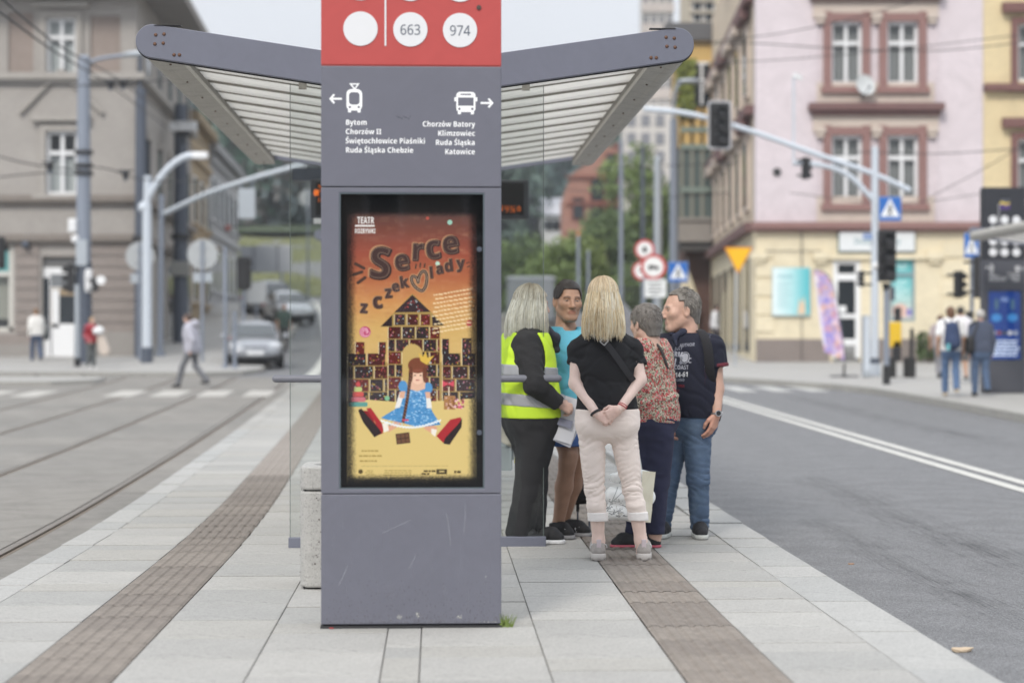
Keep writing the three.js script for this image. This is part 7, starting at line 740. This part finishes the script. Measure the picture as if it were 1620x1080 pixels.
{ // older woman with short grey hair in a floral blouse, seen from behind
  const { t, s, J } = standing('person', 'person with short grey hair in red floral blouse and navy trousers, seen from behind', 1025, 868, 12.18);
  const f = V(-.5, 0, -.87), u = V(.87, 0, -.5), yw = Math.atan2(f.x, f.z); const L = [[J(1023, 534), .052, .052], [J(1025, 545), .088, .06], [J(1027, 556), .126, .082], [J(1028, 575), .138, .102], [J(1029, 605), .135, .105], [J(1031, 632), .142, .11], [J(1033, 648), .148, .115], [J(1034, 662), .15, .115], [J(1034, 670), .145, .11]];
  const shR = J(1041, 559, -.06), shL = J(1014, 558, .06), elR = J(1044, 612, -.14), wrR = J(1032, 640, -.28), elL = J(1005, 618, .05), wrL = J(1003, 672, -.02);
  const hipR = J(1043, 692, .02), hipL = J(1022, 692, -.02), knR = J(1041, 765, .0), anR = J(1037, 846, .0), knL = J(1016, 765, -.06), anL = J(1004, 846, -.04);
  const hd = handPrims(wrL, V(.05, -1, 0), V(.7, 0, -.3), V(-.3, 0, -.8), { curl: .8, size: .9 }); const hm = M4(J(1021.5, 515, .0), yw + .1, .08, 0, 1.03), head = headGeo({ skin: skinMid }).applyMatrix4(hm);
  part(t, 'body', [surface([...trunk(L, u, -.012), cap(J(1022, 520), J(1023, 540), .052, .056), cap(shR, elR, .05, .04), cap(elR, wrR, .038, .028), cap(shL, elL, .05, .04), cap(elL, wrL, .038, .027), cap(hipR, knR, .074, .054), cap(knR, anR, .05, .04), cap(hipL, knL, .074, .054), cap(knL, anL, .05, .04), cap(anL, J(1002, 860, -.03), .038, .036), cap(anR, J(1037, 860, .0), .038, .036)], .013, { color: skinCol(skinMid) }), surface([...hd, ...handPrims(wrR, V(-.9, 0, -.3), V(0, -.4, -.8), V(0, 1, 0), { size: .9 })], .0045, { color: skinCol(skinMid) }), head], skinMat);
  const floral = canvasTex(512, 512, (g, w, h) => { g.fillStyle = '#ada28f'; g.fillRect(0, 0, w, h); const r = RNG(44), blob = (x, y, q, c) => { g.fillStyle = c; for (const dx of [-w, 0, w]) for (const dy of [-h, 0, h]) { g.beginPath(); g.arc(x + dx, y + dy, q, 0, 7); g.fill(); } }; for (let i = 0; i < 1300; i++) blob(r() * w, r() * h, 3 + r() * 6, ['#3c3a33', '#6a6a55', '#8d8a76', '#d8cfc0', '#4a4038'][i % 5]); for (let i = 0; i < 210; i++) { const x = r() * w, y = r() * h, c = ['#9e2431', '#b8404a', '#7c1c28', '#c47078'][i % 4]; for (let k = 0; k < 5; k++) { const a = k * 1.257 + i; blob(x + Math.cos(a) * 8, y + Math.sin(a) * 8, 6.5, c); } blob(x, y, 3.5, '#dcc6a0'); } });
  const c0 = J(1030, 0), map = rep(floral, 1); part(t, 'blouse', surface([...trunk(L.slice(1, 8), u, .018), cap(shR, elR, .066, .06, .04), cap(elR, wrR, .058, .048, .03), cap(shL, elL, .066, .062, .04, [through(shL.clone().lerp(elL, .85), elL.clone().sub(shL).normalize())])], .0085, { uv: (x, y, z) => [Math.atan2(x - c0.x, z) * .17 / .26, y / .26], post: (x, y, z, g) => Math.max(g - fold([x, y + .5 * x, z], 11, 6, 7, 6, .004) + crease(11, x + .5 * y, y, z, 8, 8, 7, .007) - .012 * Math.exp(-(((y - J(0, 636).y - .2 * (x - c0.x)) / .018) ** 2)), y - J(0, 537).y, J(0, 668).y - .12 * Math.abs(x - c0.x) - y) }), cloth([1, 1, 1], { map }));
  part(t, 'collar', surface([cap(J(1013, 540, .02), J(1024, 543, .055), .018, .018), cap(J(1024, 543, .055), J(1035, 540, .02), .018, .018)], .007), cloth([.12, .05, .045]));
  part(t, 'bag_strap', [tube([J(1030, 541, .06), J(1042, 552, .10), J(1051, 574, .105), J(1056, 592, .06), J(1058, 605, .0)], .010, 24, 6)], mat([.05, .045, .045], .7)); part(t, 'bag_strap', tube([J(1022, 540, .07), J(1034, 544, .085), J(1044, 552, .06), J(1050, 562, .0)], .011, 20, 6), mat([.42, .33, .25], .8), 'tan shoulder strap'); part(t, 'buckle', mv(new THREE.TorusGeometry(.018, .004, 6, 16), ...J(1057, 592, .07).toArray(), 0, .3, 0), M.steel);
  part(t, 'trousers', surface([...trunk(L.slice(6), u, .01), ell(J(1043, 686, .045), .07, .075, .07, .03), ell(J(1022, 686, .03), .07, .075, .07, .03), cap(hipR, knR, .095, .07, .02), cap(knR, anR, .068, .055, .02), cap(hipL, knL, .095, .07, .02), cap(knL, anL, .068, .055, .02)], .009, { post: (x, y, z, g) => Math.max(g - fold([x, y, z], 3, 8, 18, 7, .005) - fold([x, y, z], 6, 7, 5, 7, .004), y - J(0, 662).y, J(0, 847).y - y) }), cloth([.022, .024, .055]));
  for (const [h, to] of [[J(1010, 868, -.02), J(969, 868, .0)], [J(1036, 868, .03), J(1034, 868, -.2)]]) { const q = shoe(h, to, .07, .09, 0, { sole: .016 }), m = part(t, 'flat_shoe', q.up, mat([.02, .02, .022], .8)); part(m, 'sole', q.so, mat([.55, .12, .16], .7), 'pink sole'); }
  const line = (p, th, ph) => (Math.cos(ph) > .2 ? p.y > .055 : p.y > -.075); part(t, 'hair', [hairCap(.012, (x, y, z) => (z > .03 ? .06 - y : z > -.02 ? -.0 - y : -.085 - y), [.17, .155, .14]).applyMatrix4(hm), shortHair({ seed: 13, n: 2400, line, len: .045, lift: .005, r: .0018, swirl: .5, thin: (th, ph) => (th < .5 ? .35 : 0), cols: [[.19, .17, .15], [.27, .245, .22], [.12, .105, .095], [.38, .355, .33]] }).applyMatrix4(hm)], hairMat);
  const sb = thing('shopping_bag', 'white printed plastic shopping bag hanging between the women', 'bag', at(1000, 868, 12.0)); const B = (px, py, z = 0) => V((px - 1000) / 250, (868 - py) / 250, z); const bagSurf = surface([cap(B(976, 752, 0), B(1022, 752, 0), .05, .05, .03), cap(B(972, 784), B(1022, 786), .06, .06, .03), cap(B(971, 809), B(1014, 812), .056, .056, .03)], .008, { post: (x, y, z, g) => Math.max(Math.max(g - .006 * ns(x * 14, y * 9, z * 14) - .003 * ns(x * 30, y * 20, z * 30), Math.abs(z) - .055 - .01 * ns(x * 20, y * 20, 0)), y - B(0, 740).y + .25 * Math.abs(x - .02)), uv: (x, y) => [(x + .17) / .34, (y - .15) / .36] });
  part(sb, 'bag_body', bagSurf, mat([1, 1, 1], .55, { map: canvasTex(256, 256, (g, w, h) => { g.fillStyle = '#f2f3f1'; g.fillRect(0, 0, w, h); const r = RNG(70); g.lineWidth = 2; for (let i = 0; i < 150; i++) { g.strokeStyle = ['#565a5c', '#8a8d8c', '#2f3234', '#a8a49a'][i % 4]; const x = r() * w * .72, y = h * .52 + r() * h * .32; g.beginPath(); g.moveTo(x, y); g.lineTo(x + (r() - .3) * 30, y + (r() - .5) * 18); g.stroke(); } g.strokeStyle = '#9a9d9c'; g.lineWidth = 3; g.beginPath(); g.moveTo(10, 190); g.lineTo(80, 40); g.moveTo(30, 150); g.lineTo(130, 60); g.stroke(); g.fillStyle = '#2356a8'; g.beginPath(); g.moveTo(160, 224); g.lineTo(182, 206); g.lineTo(180, 220); g.lineTo(196, 218); g.lineTo(180, 232); g.fill(); g.fillStyle = '#c93038'; g.beginPath(); g.moveTo(152, 224); g.lineTo(160, 212); g.lineTo(158, 232); g.fill(); }) })); part(sb, 'cream_panel', (() => { const g = new THREE.PlaneGeometry(.085, .32, 6, 12), p = g.attributes.position; for (let i = 0; i < p.count; i++) p.setZ(i, .012 * ns(p.getX(i) * 30, p.getY(i) * 14, 2)); g.computeVertexNormals(); return mv(g, ...B(1022, 784, .078).toArray(), 0, .25, -.10); })(), mat([.82, .78, .62], .7), 'cream side of the bag'); part(sb, 'handle', [tube([B(985, 745), B(992, 715), B(1003, 690, -.02)], .007, 12, 6), tube([B(1015, 745), B(1010, 715), B(1004, 690, -.02)], .007, 12, 6)], mat([.6, .6, .58], .6));
}
{ // grey-haired man in a printed navy polo and jeans, head in profile
  const { t, s, J } = standing('person', 'person with grey hair in printed navy polo and blue jeans, head turned left', 1085, 853, 12.78);
  const f = V(-.52, 0, .855), u = V(.855, 0, .52); const L = [[J(1081, 529), .062, .062], [J(1082, 542), .115, .07], [J(1086, 555), .185, .1], [J(1089, 575), .205, .135], [J(1090, 605), .195, .145], [J(1091, 635), .192, .155], [J(1092, 650), .185, .145], [J(1092, 668), .18, .132], [J(1091, 678), .172, .118]];
  const shN = J(1088, 552).addScaledVector(u, .19), shF = J(1084, 552).addScaledVector(u, -.19), elN = J(1131, 618, .1), wrN = J(1130, 656, .16), elF = J(1052, 620, -.05), wrF = J(1058, 665, .05);
  const hipN = J(1102, 700, .05), hipF = J(1068, 700, -.05), knN = J(1103, 762, .07), knF = J(1058, 762, -.02), anN = J(1107, 836, .0), anF = J(1049, 832, -.06);
  const hd = handPrims(wrN, V(-.22, -1, .03), V(-.75, .1, -.55), V(-.6, -.2, .75), { curl: .26, size: 1.12, base: .12 }); const hm = M4(J(1077, 495, .02), -PI / 2 + .18, .03, 0, 1.17), head = headGeo({ skin: skinRed, brow: [.22, .19, .17], nose: .006, stubble: .1, cell: .0038 }).applyMatrix4(hm);
  part(t, 'body', [surface([...trunk(L, u, -.012), cap(J(1081, 512), J(1082, 533), .064, .068), cap(shN, elN, .058, .05), cap(elN, wrN, .05, .031), cap(shF, elF, .058, .048), cap(elF, wrF, .046, .032), cap(hipN, knN, .075, .055), cap(knN, anN, .052, .042), cap(hipF, knF, .075, .055), cap(knF, anF, .052, .042), cap(anN, J(1107, 848, .02), .04, .04), cap(anF, J(1049, 848, -.04), .04, .04)], .012, { color: skinCol(skinRed) }), surface([...hd, ...handPrims(wrF, V(-.1, -1, 0), V(.8, 0, -.3), V(0, 0, 1))], .0038, { color: skinCol([.56, .30, .22]) }), head], skinMat);
  const cuffC = J(1126, 583, .09), cdir = elN.clone().sub(shN).normalize(); const print = canvasTex(512, 512, (g, w, h) => { g.fillStyle = '#16192a'; g.fillRect(0, 0, w, h); g.fillStyle = '#c3c4c8'; g.textAlign = 'center'; const T = (s2, x, y, q, c = '#9fa1ab') => { g.fillStyle = c; g.font = `bold ${q}px sans-serif`; g.save(); g.translate(x, y); g.rotate((x % 7 - 3) * .02); g.fillText(s2, 0, 0); g.restore(); }; T('AUTHOR', 350, 92, 34, '#8e909a'); T('JULY', 275, 118, 34, '#80828e'); T('SERM', 250, 168, 52); T('OJ', 235, 218, 54); T('C', 392, 214, 52); T('ONE COAST', 262, 262, 44); T('14-61', 322, 318, 50, '#c9cace'); T('QUEENSLAND', 260, 352, 28, '#8a8c98'); T('CHARTED 1961', 250, 392, 30, '#8e2430'); T('club bay', 250, 424, 26, '#74202c'); T('TRI', 110, 150, 40, '#80828e'); g.strokeStyle = '#a9abb4'; g.lineWidth = 5; g.beginPath(); g.arc(342, 176, 42, 0, 7); g.stroke(); g.beginPath(); g.arc(342, 176, 30, 0, 7); g.stroke(); for (let k = 0; k < 9; k++) { g.beginPath(); g.moveTo(318 + k * 6, 150); g.lineTo(326 + k * 5, 204); g.stroke(); } g.beginPath(); g.arc(306, 212, 14, 0, 7); g.fill(); });
  const pc = J(1085, 600), shirtP = [...trunk(L.slice(1, 8), u, .018), cap(shN, J(1132, 606, .1), .084, .088, .04, [through(cuffC, cdir)]), cap(shF, elF, .084, .088, .04, [through(shF.clone().lerp(elF, .55), elF.clone().sub(shF).normalize())])];
  part(t, 'polo_shirt', surface(shirtP, .008, { uv: (x, y, z) => { const a = (x - pc.x) * u.x + z * u.z, d = (x - pc.x) * f.x + z * f.z; return d > .02 && Math.abs(a) < .2 ? [clamp(.5 + a / .40, .01, .99), clamp((y - J(0, 640).y) / .46, .02, .98)] : [.02, .05]; }, post: (x, y, z, g) => Math.max(g - fold([x, y + .5 * x, z], 14, 5, 6, 5, .004) + crease(14, x + .7 * y, y, z, 7, 7, 6, .007), J(0, 663).y - y, y - J(0, 530).y, y > J(0, 536).y ? .07 - Math.hypot(x - J(1081, 0).x, z - .02) : -1) }), cloth([1, 1, 1], { map: print }));
  part(t, 'sleeve_trim', surface([cap(shN, J(1132, 606, .1), .088, .092, .01, [through(cuffC.clone().addScaledVector(cdir, .004), cdir), [cdir.clone().negate(), -cdir.dot(cuffC) + .022]])], .006), cloth([.13, .022, .035])); part(t, 'collar', surface([cap(J(1066, 536, .10), J(1078, 529, .085), .018, .02), cap(J(1078, 529, .085), J(1094, 523, -.0), .02, .022), cap(J(1062, 531, .05), J(1072, 524, -.03), .018, .02), cap(J(1066, 536, .10), J(1068, 550, .13), .014, .008)], .006), cloth([.022, .026, .05]));
  part(t, 'bag_strap', (() => { const c = new THREE.CatmullRomCurve3([J(1103, 524, -.06), J(1108, 528, .05), J(1113, 541, .135), J(1116, 560, .175), J(1118, 585, .175), J(1121, 606, .13), J(1124, 626, .04)]), n = 26, P = [], I = []; for (let i = 0; i <= n; i++) { const p = c.getPoint(i / n); for (const [k, dz] of [[-.032, .034], [-.012, .044], [.012, .044], [.032, .03]]) P.push(p.x + k, p.y, p.z + dz); } for (let i = 0; i < n; i++) for (let k = 0; k < 3; k++) { const a = i * 4 + k; I.push(a, a + 1, a + 5, a, a + 5, a + 4); } const g = new THREE.BufferGeometry(); g.setAttribute('position', new THREE.Float32BufferAttribute(P, 3)); g.setIndex(I); g.computeVertexNormals(); return g; })(), cloth([.014, .014, .017]));
  const denim = dataTex(512, (x, y) => { const n = .72 + .12 * tn(x, y, 6, 31) + .10 * (hv(x, y, 256) - .5) + .1 * tn(x, y, 40, 7) + .08 * Math.sin((x * 180 + y * 180) * 2 * PI) * .4; return [n * .92, n * .97, n]; });
  const fade = (x, y, z) => { const m = .55 * smoothstep(.5 + .5 * ns(x * 6, y * 3, z * 6), .45, .85) + .55 * clamp(1 - 3.4 * Math.abs(ns(x * 7, y * 24 + x * 6, z * 7 + 5)), 0, 1) * (.4 + .6 * clamp(.5 + ns(x * 5, y * 5, z * 5 + 9) * 1.6, 0, 1)); return [1 + .9 * m, 1 + .75 * m, 1 + .5 * m]; };
  part(t, 'jeans', surface([...trunk(L.slice(6), u, .01), cap(hipN, knN, .098, .078, .015), cap(knN, anN, .076, .066, .015), cap(hipF, knF, .098, .078, .015), cap(knF, anF, .076, .066, .015)], .008, { color: fade, post: (x, y, z, g) => { const yl = J(0, 828).y, yk = J(0, 762).y, m = .3 + .9 * Math.exp(-(((y - yl) / .06) ** 2)) + .7 * Math.exp(-(((y - yk) / .07) ** 2)) + .7 * Math.exp(-(((y - J(0, 698).y) / .05) ** 2)); return Math.max(g + .008 * m * Math.exp(-((ns(x * 7, y * 24 + x * 6, z * 7 + 5) / .16) ** 2)) - .004 * m * ns(x * 10, y * 16, z * 10), y - J(0, 655).y, J(0, 842).y - y); } }), mat([.115, .17, .27], .92, { map: rep(denim, 4), vertexColors: true }));
  for (const [h, to] of [[J(1107, 853, -.08), J(1107, 853, .17)], [J(1054, 853, -.10), J(1042, 853, .12)]]) { const q = shoe(h, to, .085, .105, 0, { sole: .028 }), m = part(t, 'trainer', q.up, mat([.02, .02, .023], .8)); part(m, 'sole', q.so, mat([.55, .56, .53], .7)); }
  part(t, 'wrist_watch', [mv(new THREE.TorusGeometry(.035, .008, 8, 24), ...wrN.toArray(), PI / 2, .1, 0), cyl(.021, .021, .014, wrN.x + .008, wrN.y + .002, wrN.z + .040, 20, PI / 2 - .15), ], mat([.45, .45, .46], .3, { metalness: .8 })); part(t, 'watch_dial', cyl(.016, .016, .016, wrN.x + .008, wrN.y + .002, wrN.z + .041, 20, PI / 2 - .15), M.blackGloss);
  const line = (p, th, ph) => { const fr = Math.cos(ph); return fr > .45 ? p.y > .092 : fr > .1 ? p.y > .062 : fr > -.25 ? p.y > .03 : p.y > -.07; }; part(t, 'hair', [hairCap(.009, (x, y, z) => (z > .03 ? .09 - y : z > .002 ? .055 - y : z > -.03 ? .022 - y : -.08 - y), [.18, .165, .148]).applyMatrix4(hm), shortHair({ seed: 23, n: 2600, line, len: .034, lift: .006, r: .0018, back: 1, cols: [[.19, .175, .155], [.27, .25, .225], [.12, .11, .095], [.34, .32, .29]] }).applyMatrix4(hm)], hairMat);
  const bk = thing('backpack', 'black backpack slung behind the man in the navy polo', 'backpack', t.position.clone()); part(bk, 'bag_body', surface([cap(J(1106, 570, -.2), J(1112, 650, -.2), .10, .12, .03), cap(J(1126, 620, -.16), J(1132, 664, -.14), .05, .055, .04)], .012, { post: (x, y, z, g) => g - .004 * ns(x * 20, y * 20, z * 20) }), cloth([.016, .016, .018])); part(bk, 'strap', tube([J(1108, 570, -.12), J(1124, 600, -.1), J(1132, 640, -.1)], .012, 16, 6), M.black);
}
{ const p = at(914, 800, 13.0), t = thing('trolley_bag', 'black upright bag standing behind the bare leg and pale trousers', 'bag', V(p.x, 0, p.z)); const h = (py) => (540 - py) * 13 / F + EYE; part(t, 'bag_body', surface([cap(V(0, h(715), 0), V(.02, h(785), 0), .07, .075, .03), cap(V(.05, h(700), 0), V(.07, h(790), 0), .06, .06, .03)], .009, { post: (x, y, z, g) => Math.max(g - .005 * ns(x * 20, y * 12, z * 20), h(797) + .1 * x - y) }), mat([.018, .018, .02], .6)); part(t, 'handle', [rod(V(-.01, h(720), 0), V(.0, h(640), -.02), .008, 8), rod(V(.08, h(715), 0), V(.08, h(640), -.02), .008, 8), rod(V(.0, h(640), -.02), V(.08, h(640), -.02), .012, 8)], M.darkPole); for (const x of [0, .08]) part(t, 'wheel', cyl(.03, .03, .02, x, h(802), 0, 14, 0, PI / 2), M.rubber); part(t, 'stand', [rod(V(.0, h(797), 0), V(0, .03, 0), .007, 6), rod(V(.08, h(797), 0), V(.08, .03, 0), .007, 6)], M.darkPole); }
// ---------- passers-by in the distance ----------
function passer(label, px, py, hpx, o) { // feet at a photo pixel on the ground; height measured in the photo
  const p = onGround(px, py, o.lift ?? .004), H = hpx * -p.z / F, k = H / 1.75, t = thing('person', label, 'person', p, o.yaw), v = (x, y, z) => V(x * k, y * k, z * k), st = o.stride ?? .25, lean = o.lean ?? 0;
  const hip = v(0, .92, 0), ch = v(0, 1.35, .03 + lean * .3), nk = v(0, 1.48, .04 + lean * .4), hd = v(0, 1.625, .07 + lean * .5); const fw = o.fat ?? 1;
  const hL = v(.09, .9, 0), hR = v(-.09, .9, 0), kL = v(.09, .5, st * .55 + .03), kR = v(-.09, .5, -st * .2 + .03), aL = v(.085, .09, st), aR = v(-.085, .11 + .06 * (st > .1 ? 1 : 0), -st), sL = v(.19, 1.4, .02 + lean * .3), sR = v(-.19, 1.4, .02 + lean * .3), eL = v(.25, 1.12, -.06 - st * .2), eR = v(-.25, 1.12, -.02 + st * .2), wL = o.carry ? v(.2, .98, .25) : v(.25, .87, .02 - st * .3), wR = o.carry ? v(-.2, .95, .2) : v(-.25, .87, .06 + st * .35);
  const c = .022 * k, sk = o.skin ?? skinMid, r = (x) => x * k, lv = [[v(0, 1.46, .02 + lean * .35), r(.08), r(.06)], [v(0, 1.4, .02 + lean * .3), r(.19), r(.09)], [v(0, 1.25, .02 + lean * .2), r(.19) * fw, r(.115) * fw], [v(0, 1.08, .01), r(.165) * fw, r(.11) * fw], [v(0, .95, 0), r(.175) * fw, r(.12) * fw], [v(0, .86, 0), r(.17) * fw, r(.11) * fw]], u = V(1, 0, 0);
  const legs = (a, b, e) => [cap(hL, kL, r(.085 * a), r(.06 * a)), cap(kL, aL, r(.058 * b), r(.042 * e)), cap(hR, kR, r(.085 * a), r(.06 * a)), cap(kR, aR, r(.058 * b), r(.042 * e))];
  part(t, 'body', surface([...trunk(lv, u), cap(nk, hd, r(.05), r(.05)), ell(hd, r(.075), r(.105), r(.09)), ell(hd.clone().add(v(0, -.06, .04)), r(.05), r(.05), r(.045)), cap(hd.clone().add(v(0, -.0, .085)), hd.clone().add(v(0, -.02, .1)), r(.012), r(.014), r(.01)), ...legs(1, 1, 1), cap(sL, eL, r(.05), r(.042)), cap(eL, wL, r(.04), r(.03)), cap(sR, eR, r(.05), r(.042)), cap(eR, wR, r(.04), r(.03)), cap(wL, wL.clone().add(v(0, -.1, .02)), r(.034), r(.022)), cap(wR, wR.clone().add(v(0, -.1, .02)), r(.034), r(.022))], c, { color: skinCol(sk) }), skinMat);
  const sl = o.sleeve ?? 1, ends = (s, e, w) => sl >= 1 ? [cap(s, e, r(.072), r(.06)), cap(e, w, r(.058), r(.045))] : [cap(s, s.clone().lerp(e, .65), r(.072), r(.072))]; const hem = (o.hem ?? .88) * k;
  part(t, o.topName ?? 'jacket', surface([...trunk(lv, u, r(.022)), ...ends(sL, eL, wL), ...ends(sR, eR, wR), ...(o.hood ? [ell(v(0, 1.5, -.06), r(.13), r(.1), r(.1))] : [])], c * .8, { post: (x, y, z, g) => Math.max(g - r(.01) * ns(x * 12, y * 10, z * 12), sl >= 1 && y < hem && Math.abs(x) > r(.2) ? -1 : hem - y, y > r(1.47) && !o.hood ? r(.07) - Math.hypot(x, z - r(.03)) : -1) }), cloth(o.top, o.topO ?? {}));
  if (o.shorts) part(t, 'shorts', surface([...trunk(lv.slice(3), u, r(.014)), cap(hL, kL, r(.1), r(.09)), cap(hR, kR, r(.1), r(.09))], c * .8, { post: (x, y, z, g) => Math.max(g, r(.52) - y, y - r(1)) }), cloth(o.legs)); else part(t, 'trousers', surface([...trunk(lv.slice(3), u, r(.012)), ...legs(1.12, 1.3, 1.5)], c * .8, { post: (x, y, z, g) => Math.max(g - r(.008) * ns(x * 9, y * 14, z * 9), y - r(1), r(.07) - y) }), cloth(o.legs));
  for (const [a, n] of [[aL, 1], [aR, 1]]) part(t, 'shoe', surface([cap(a.clone().add(v(0, -.045, -.03)), a.clone().add(v(0, -.05, .13)), r(.042), r(.036))], c * .6, { post: (x, y, z, g) => Math.max(g, a.y - r(.085) - y) }), mat(o.shoes ?? [.03, .03, .03], .8));
  if (o.hair) part(t, 'hair', surface([ell(hd.clone().add(v(0, .025, -.02)), r(.087), r(.098), r(.1)), ...(o.longHair ? [cap(hd.clone().add(v(0, 0, -.06)), hd.clone().add(v(0, -o.longHair, -.07)), r(.08), r(.06))] : [])], c * .6, { post: (x, y, z, g) => Math.max(g - r(.012) * ns(x * 30, y * 20, z * 30), z > hd.z + r(.03) ? hd.y + r(.05) - y : -1) }), mat(o.hair, .6));
  return { t, k, v, wL, wR, p }; }
passer('person in white jacket and jeans walking by the white shop door', 57, 573, 85, { yaw: PI + .5, top: [.74, .73, .70], legs: [.06, .09, .16], hair: [.2, .11, .05], stride: .22, fat: 1.1 });
{ const q = passer('person in red patterned top standing by the tram mast carrying bags', 143, 584, 83, { yaw: .9, carry: 1, top: [.45, .12, .14], topO: { map: canvasTex(128, 128, (g, w, h) => { g.fillStyle = '#e8a8a8'; g.fillRect(0, 0, w, h); const r = RNG(3); for (let i = 0; i < 60; i++) { g.fillStyle = ['#ffffff', '#c03040', '#f0d0d8', '#b86a80'][i % 4]; g.fillRect(r() * w, r() * h, 22, 16); } }) }, legs: [.11, .12, .12], shoes: [.7, .7, .7], hair: [.3, .2, .1], stride: .06 }); const b = thing('tote_bag', 'cream tote bag hanging beside the person in red', 'bag', q.p.clone().add(V(.38, 0, .1))); part(b, 'bag_body', surface([cap(V(-.05, .9, 0), V(.05, .55, 0), .13, .16, .05)], .03, { post: (x, y, z, g) => Math.max(g, Math.abs(z) - .09) }), mat([.55, .48, .42], .8)); part(b, 'handle', tube([V(-.08, 1, 0), V(-.05, 1.15, 0), V(.05, 1.15, 0), V(.08, 1, 0)], .015, 10, 5), mat([.5, .44, .38], .8)); const c = thing('white_parcel', 'round white parcel under the arm of the person in red', 'parcel', q.p.clone().add(V(.26, 1.12, .22))); part(c, 'wrap', surface([cap(V(-.06, 0, 0), V(.06, .02, 0), .1, .11, .03)], .02, { post: (x, y, z, g) => g - .02 * ns(x * 16, y * 16, z * 16) }), M.white); part(c, 'knot', sph(.04, 0, .12, 0, 8), M.white); }
passer('person in pale lavender hooded jacket and grey trousers crossing the tracks', 304, 613, 118, { yaw: -PI / 2 - .3, top: [.42, .42, .48], legs: [.15, .155, .17], hair: [.07, .045, .035], hood: 1, hem: .80, stride: .33, fat: 1.18, lean: .12, lift: -.07 });
passer('person in dark green top standing beside the silver parked car', 449, 556, 76, { yaw: .3, top: [.035, .06, .05], legs: [.05, .05, .05], hair: [.05, .03, .025], stride: .08, skin: [.35, .2, .13], lift: -.1, sleeve: .6 });
{ const q = passer('person with long brown hair in white tee and flared jeans, walking away', 1505, 627, 143, { yaw: PI - .1, top: [.76, .76, .76], topName: 'tee_shirt', sleeve: .6, legs: [.09, .15, .27], hair: [.13, .065, .035], longHair: .25, stride: .2, shoes: [.45, .36, .25], skin: skinTan, lift: .01 }); const b = thing('backpack', 'navy backpack worn by the woman in white tee at right', 'backpack', q.p.clone(), PI - .1); const v = q.v; part(b, 'bag_body', surface([cap(v(0, 1.32, -.19), v(0, 1.05, -.22), .13, .16, .04), cap(v(0, 1.08, -.32), v(0, 1.02, -.32), .08, .09, .04)], .022), cloth([.035, .055, .12])); for (const s of [-1, 1]) part(b, 'strap', tube([v(.09 * s, 1.3, -.16), v(.13 * s, 1.48, -.03), v(.14 * s, 1.4, .11), v(.16 * s, 1.2, .1)], .022, 14, 6), cloth([.025, .03, .06])); part(b, 'tag', bx(.06, .12, .02, .1, v(0, .96, 0).y, -.40), mat([.15, .45, .5], .6)); }
passer('person with dark hair in white shirt and shorts, beyond the backpack woman', 1521, 606, 122, { yaw: PI, top: [.72, .70, .72], topName: 'shirt', sleeve: .6, legs: [.1, .1, .1], shorts: 1, hair: [.03, .025, .02], stride: .15, skin: skinTan, lift: .01 });
{ const q = passer('person with grey-white hair in dark blue jacket and jeans at the dark totem', 1553, 627, 138, { yaw: PI + .1, top: [.07, .085, .13], legs: [.085, .13, .22], hair: [.5, .48, .46], stride: .12, fat: 1.15, skin: skinRed, lift: .01 }); const b = thing('shoulder_bag', 'black shoulder bag on the left side of the blue-jacketed man', 'bag', q.p.clone(), PI + .1); part(b, 'bag_body', surface([cap(q.v(.27, 1.12, -.1), q.v(.27, .98, -.08), .10, .12, .04)], .024, { post: (x, y, z, g) => Math.max(g, Math.abs(x - q.v(.27, 0, 0).x) - .07) }), M.black); part(b, 'strap', tube([q.v(.25, 1.15, -.02), q.v(.2, 1.47, -.05), q.v(.1, 1.5, -.08), q.v(.24, 1.15, -.16)], .018, 16, 6), M.black); }
passer('person mostly hidden, left of and beyond the backpack woman', 1487, 598, 100, { yaw: PI - .6, top: [.35, .3, .3], sleeve: .5, legs: [.25, .25, .27], hair: [.12, .06, .04], stride: .15, skin: skinTan, lift: .01 });
passer('small far person in white top before the dark passage', 1131, 556, 74, { yaw: PI / 2, top: [.7, .7, .72], legs: [.05, .05, .06], hair: [.06, .04, .03], stride: .1, lift: .01 });
scene.traverse((o) => { if (o.isMesh) { o.castShadow = true; o.receiveShadow = true; } });
renderer.render(scene, camera);
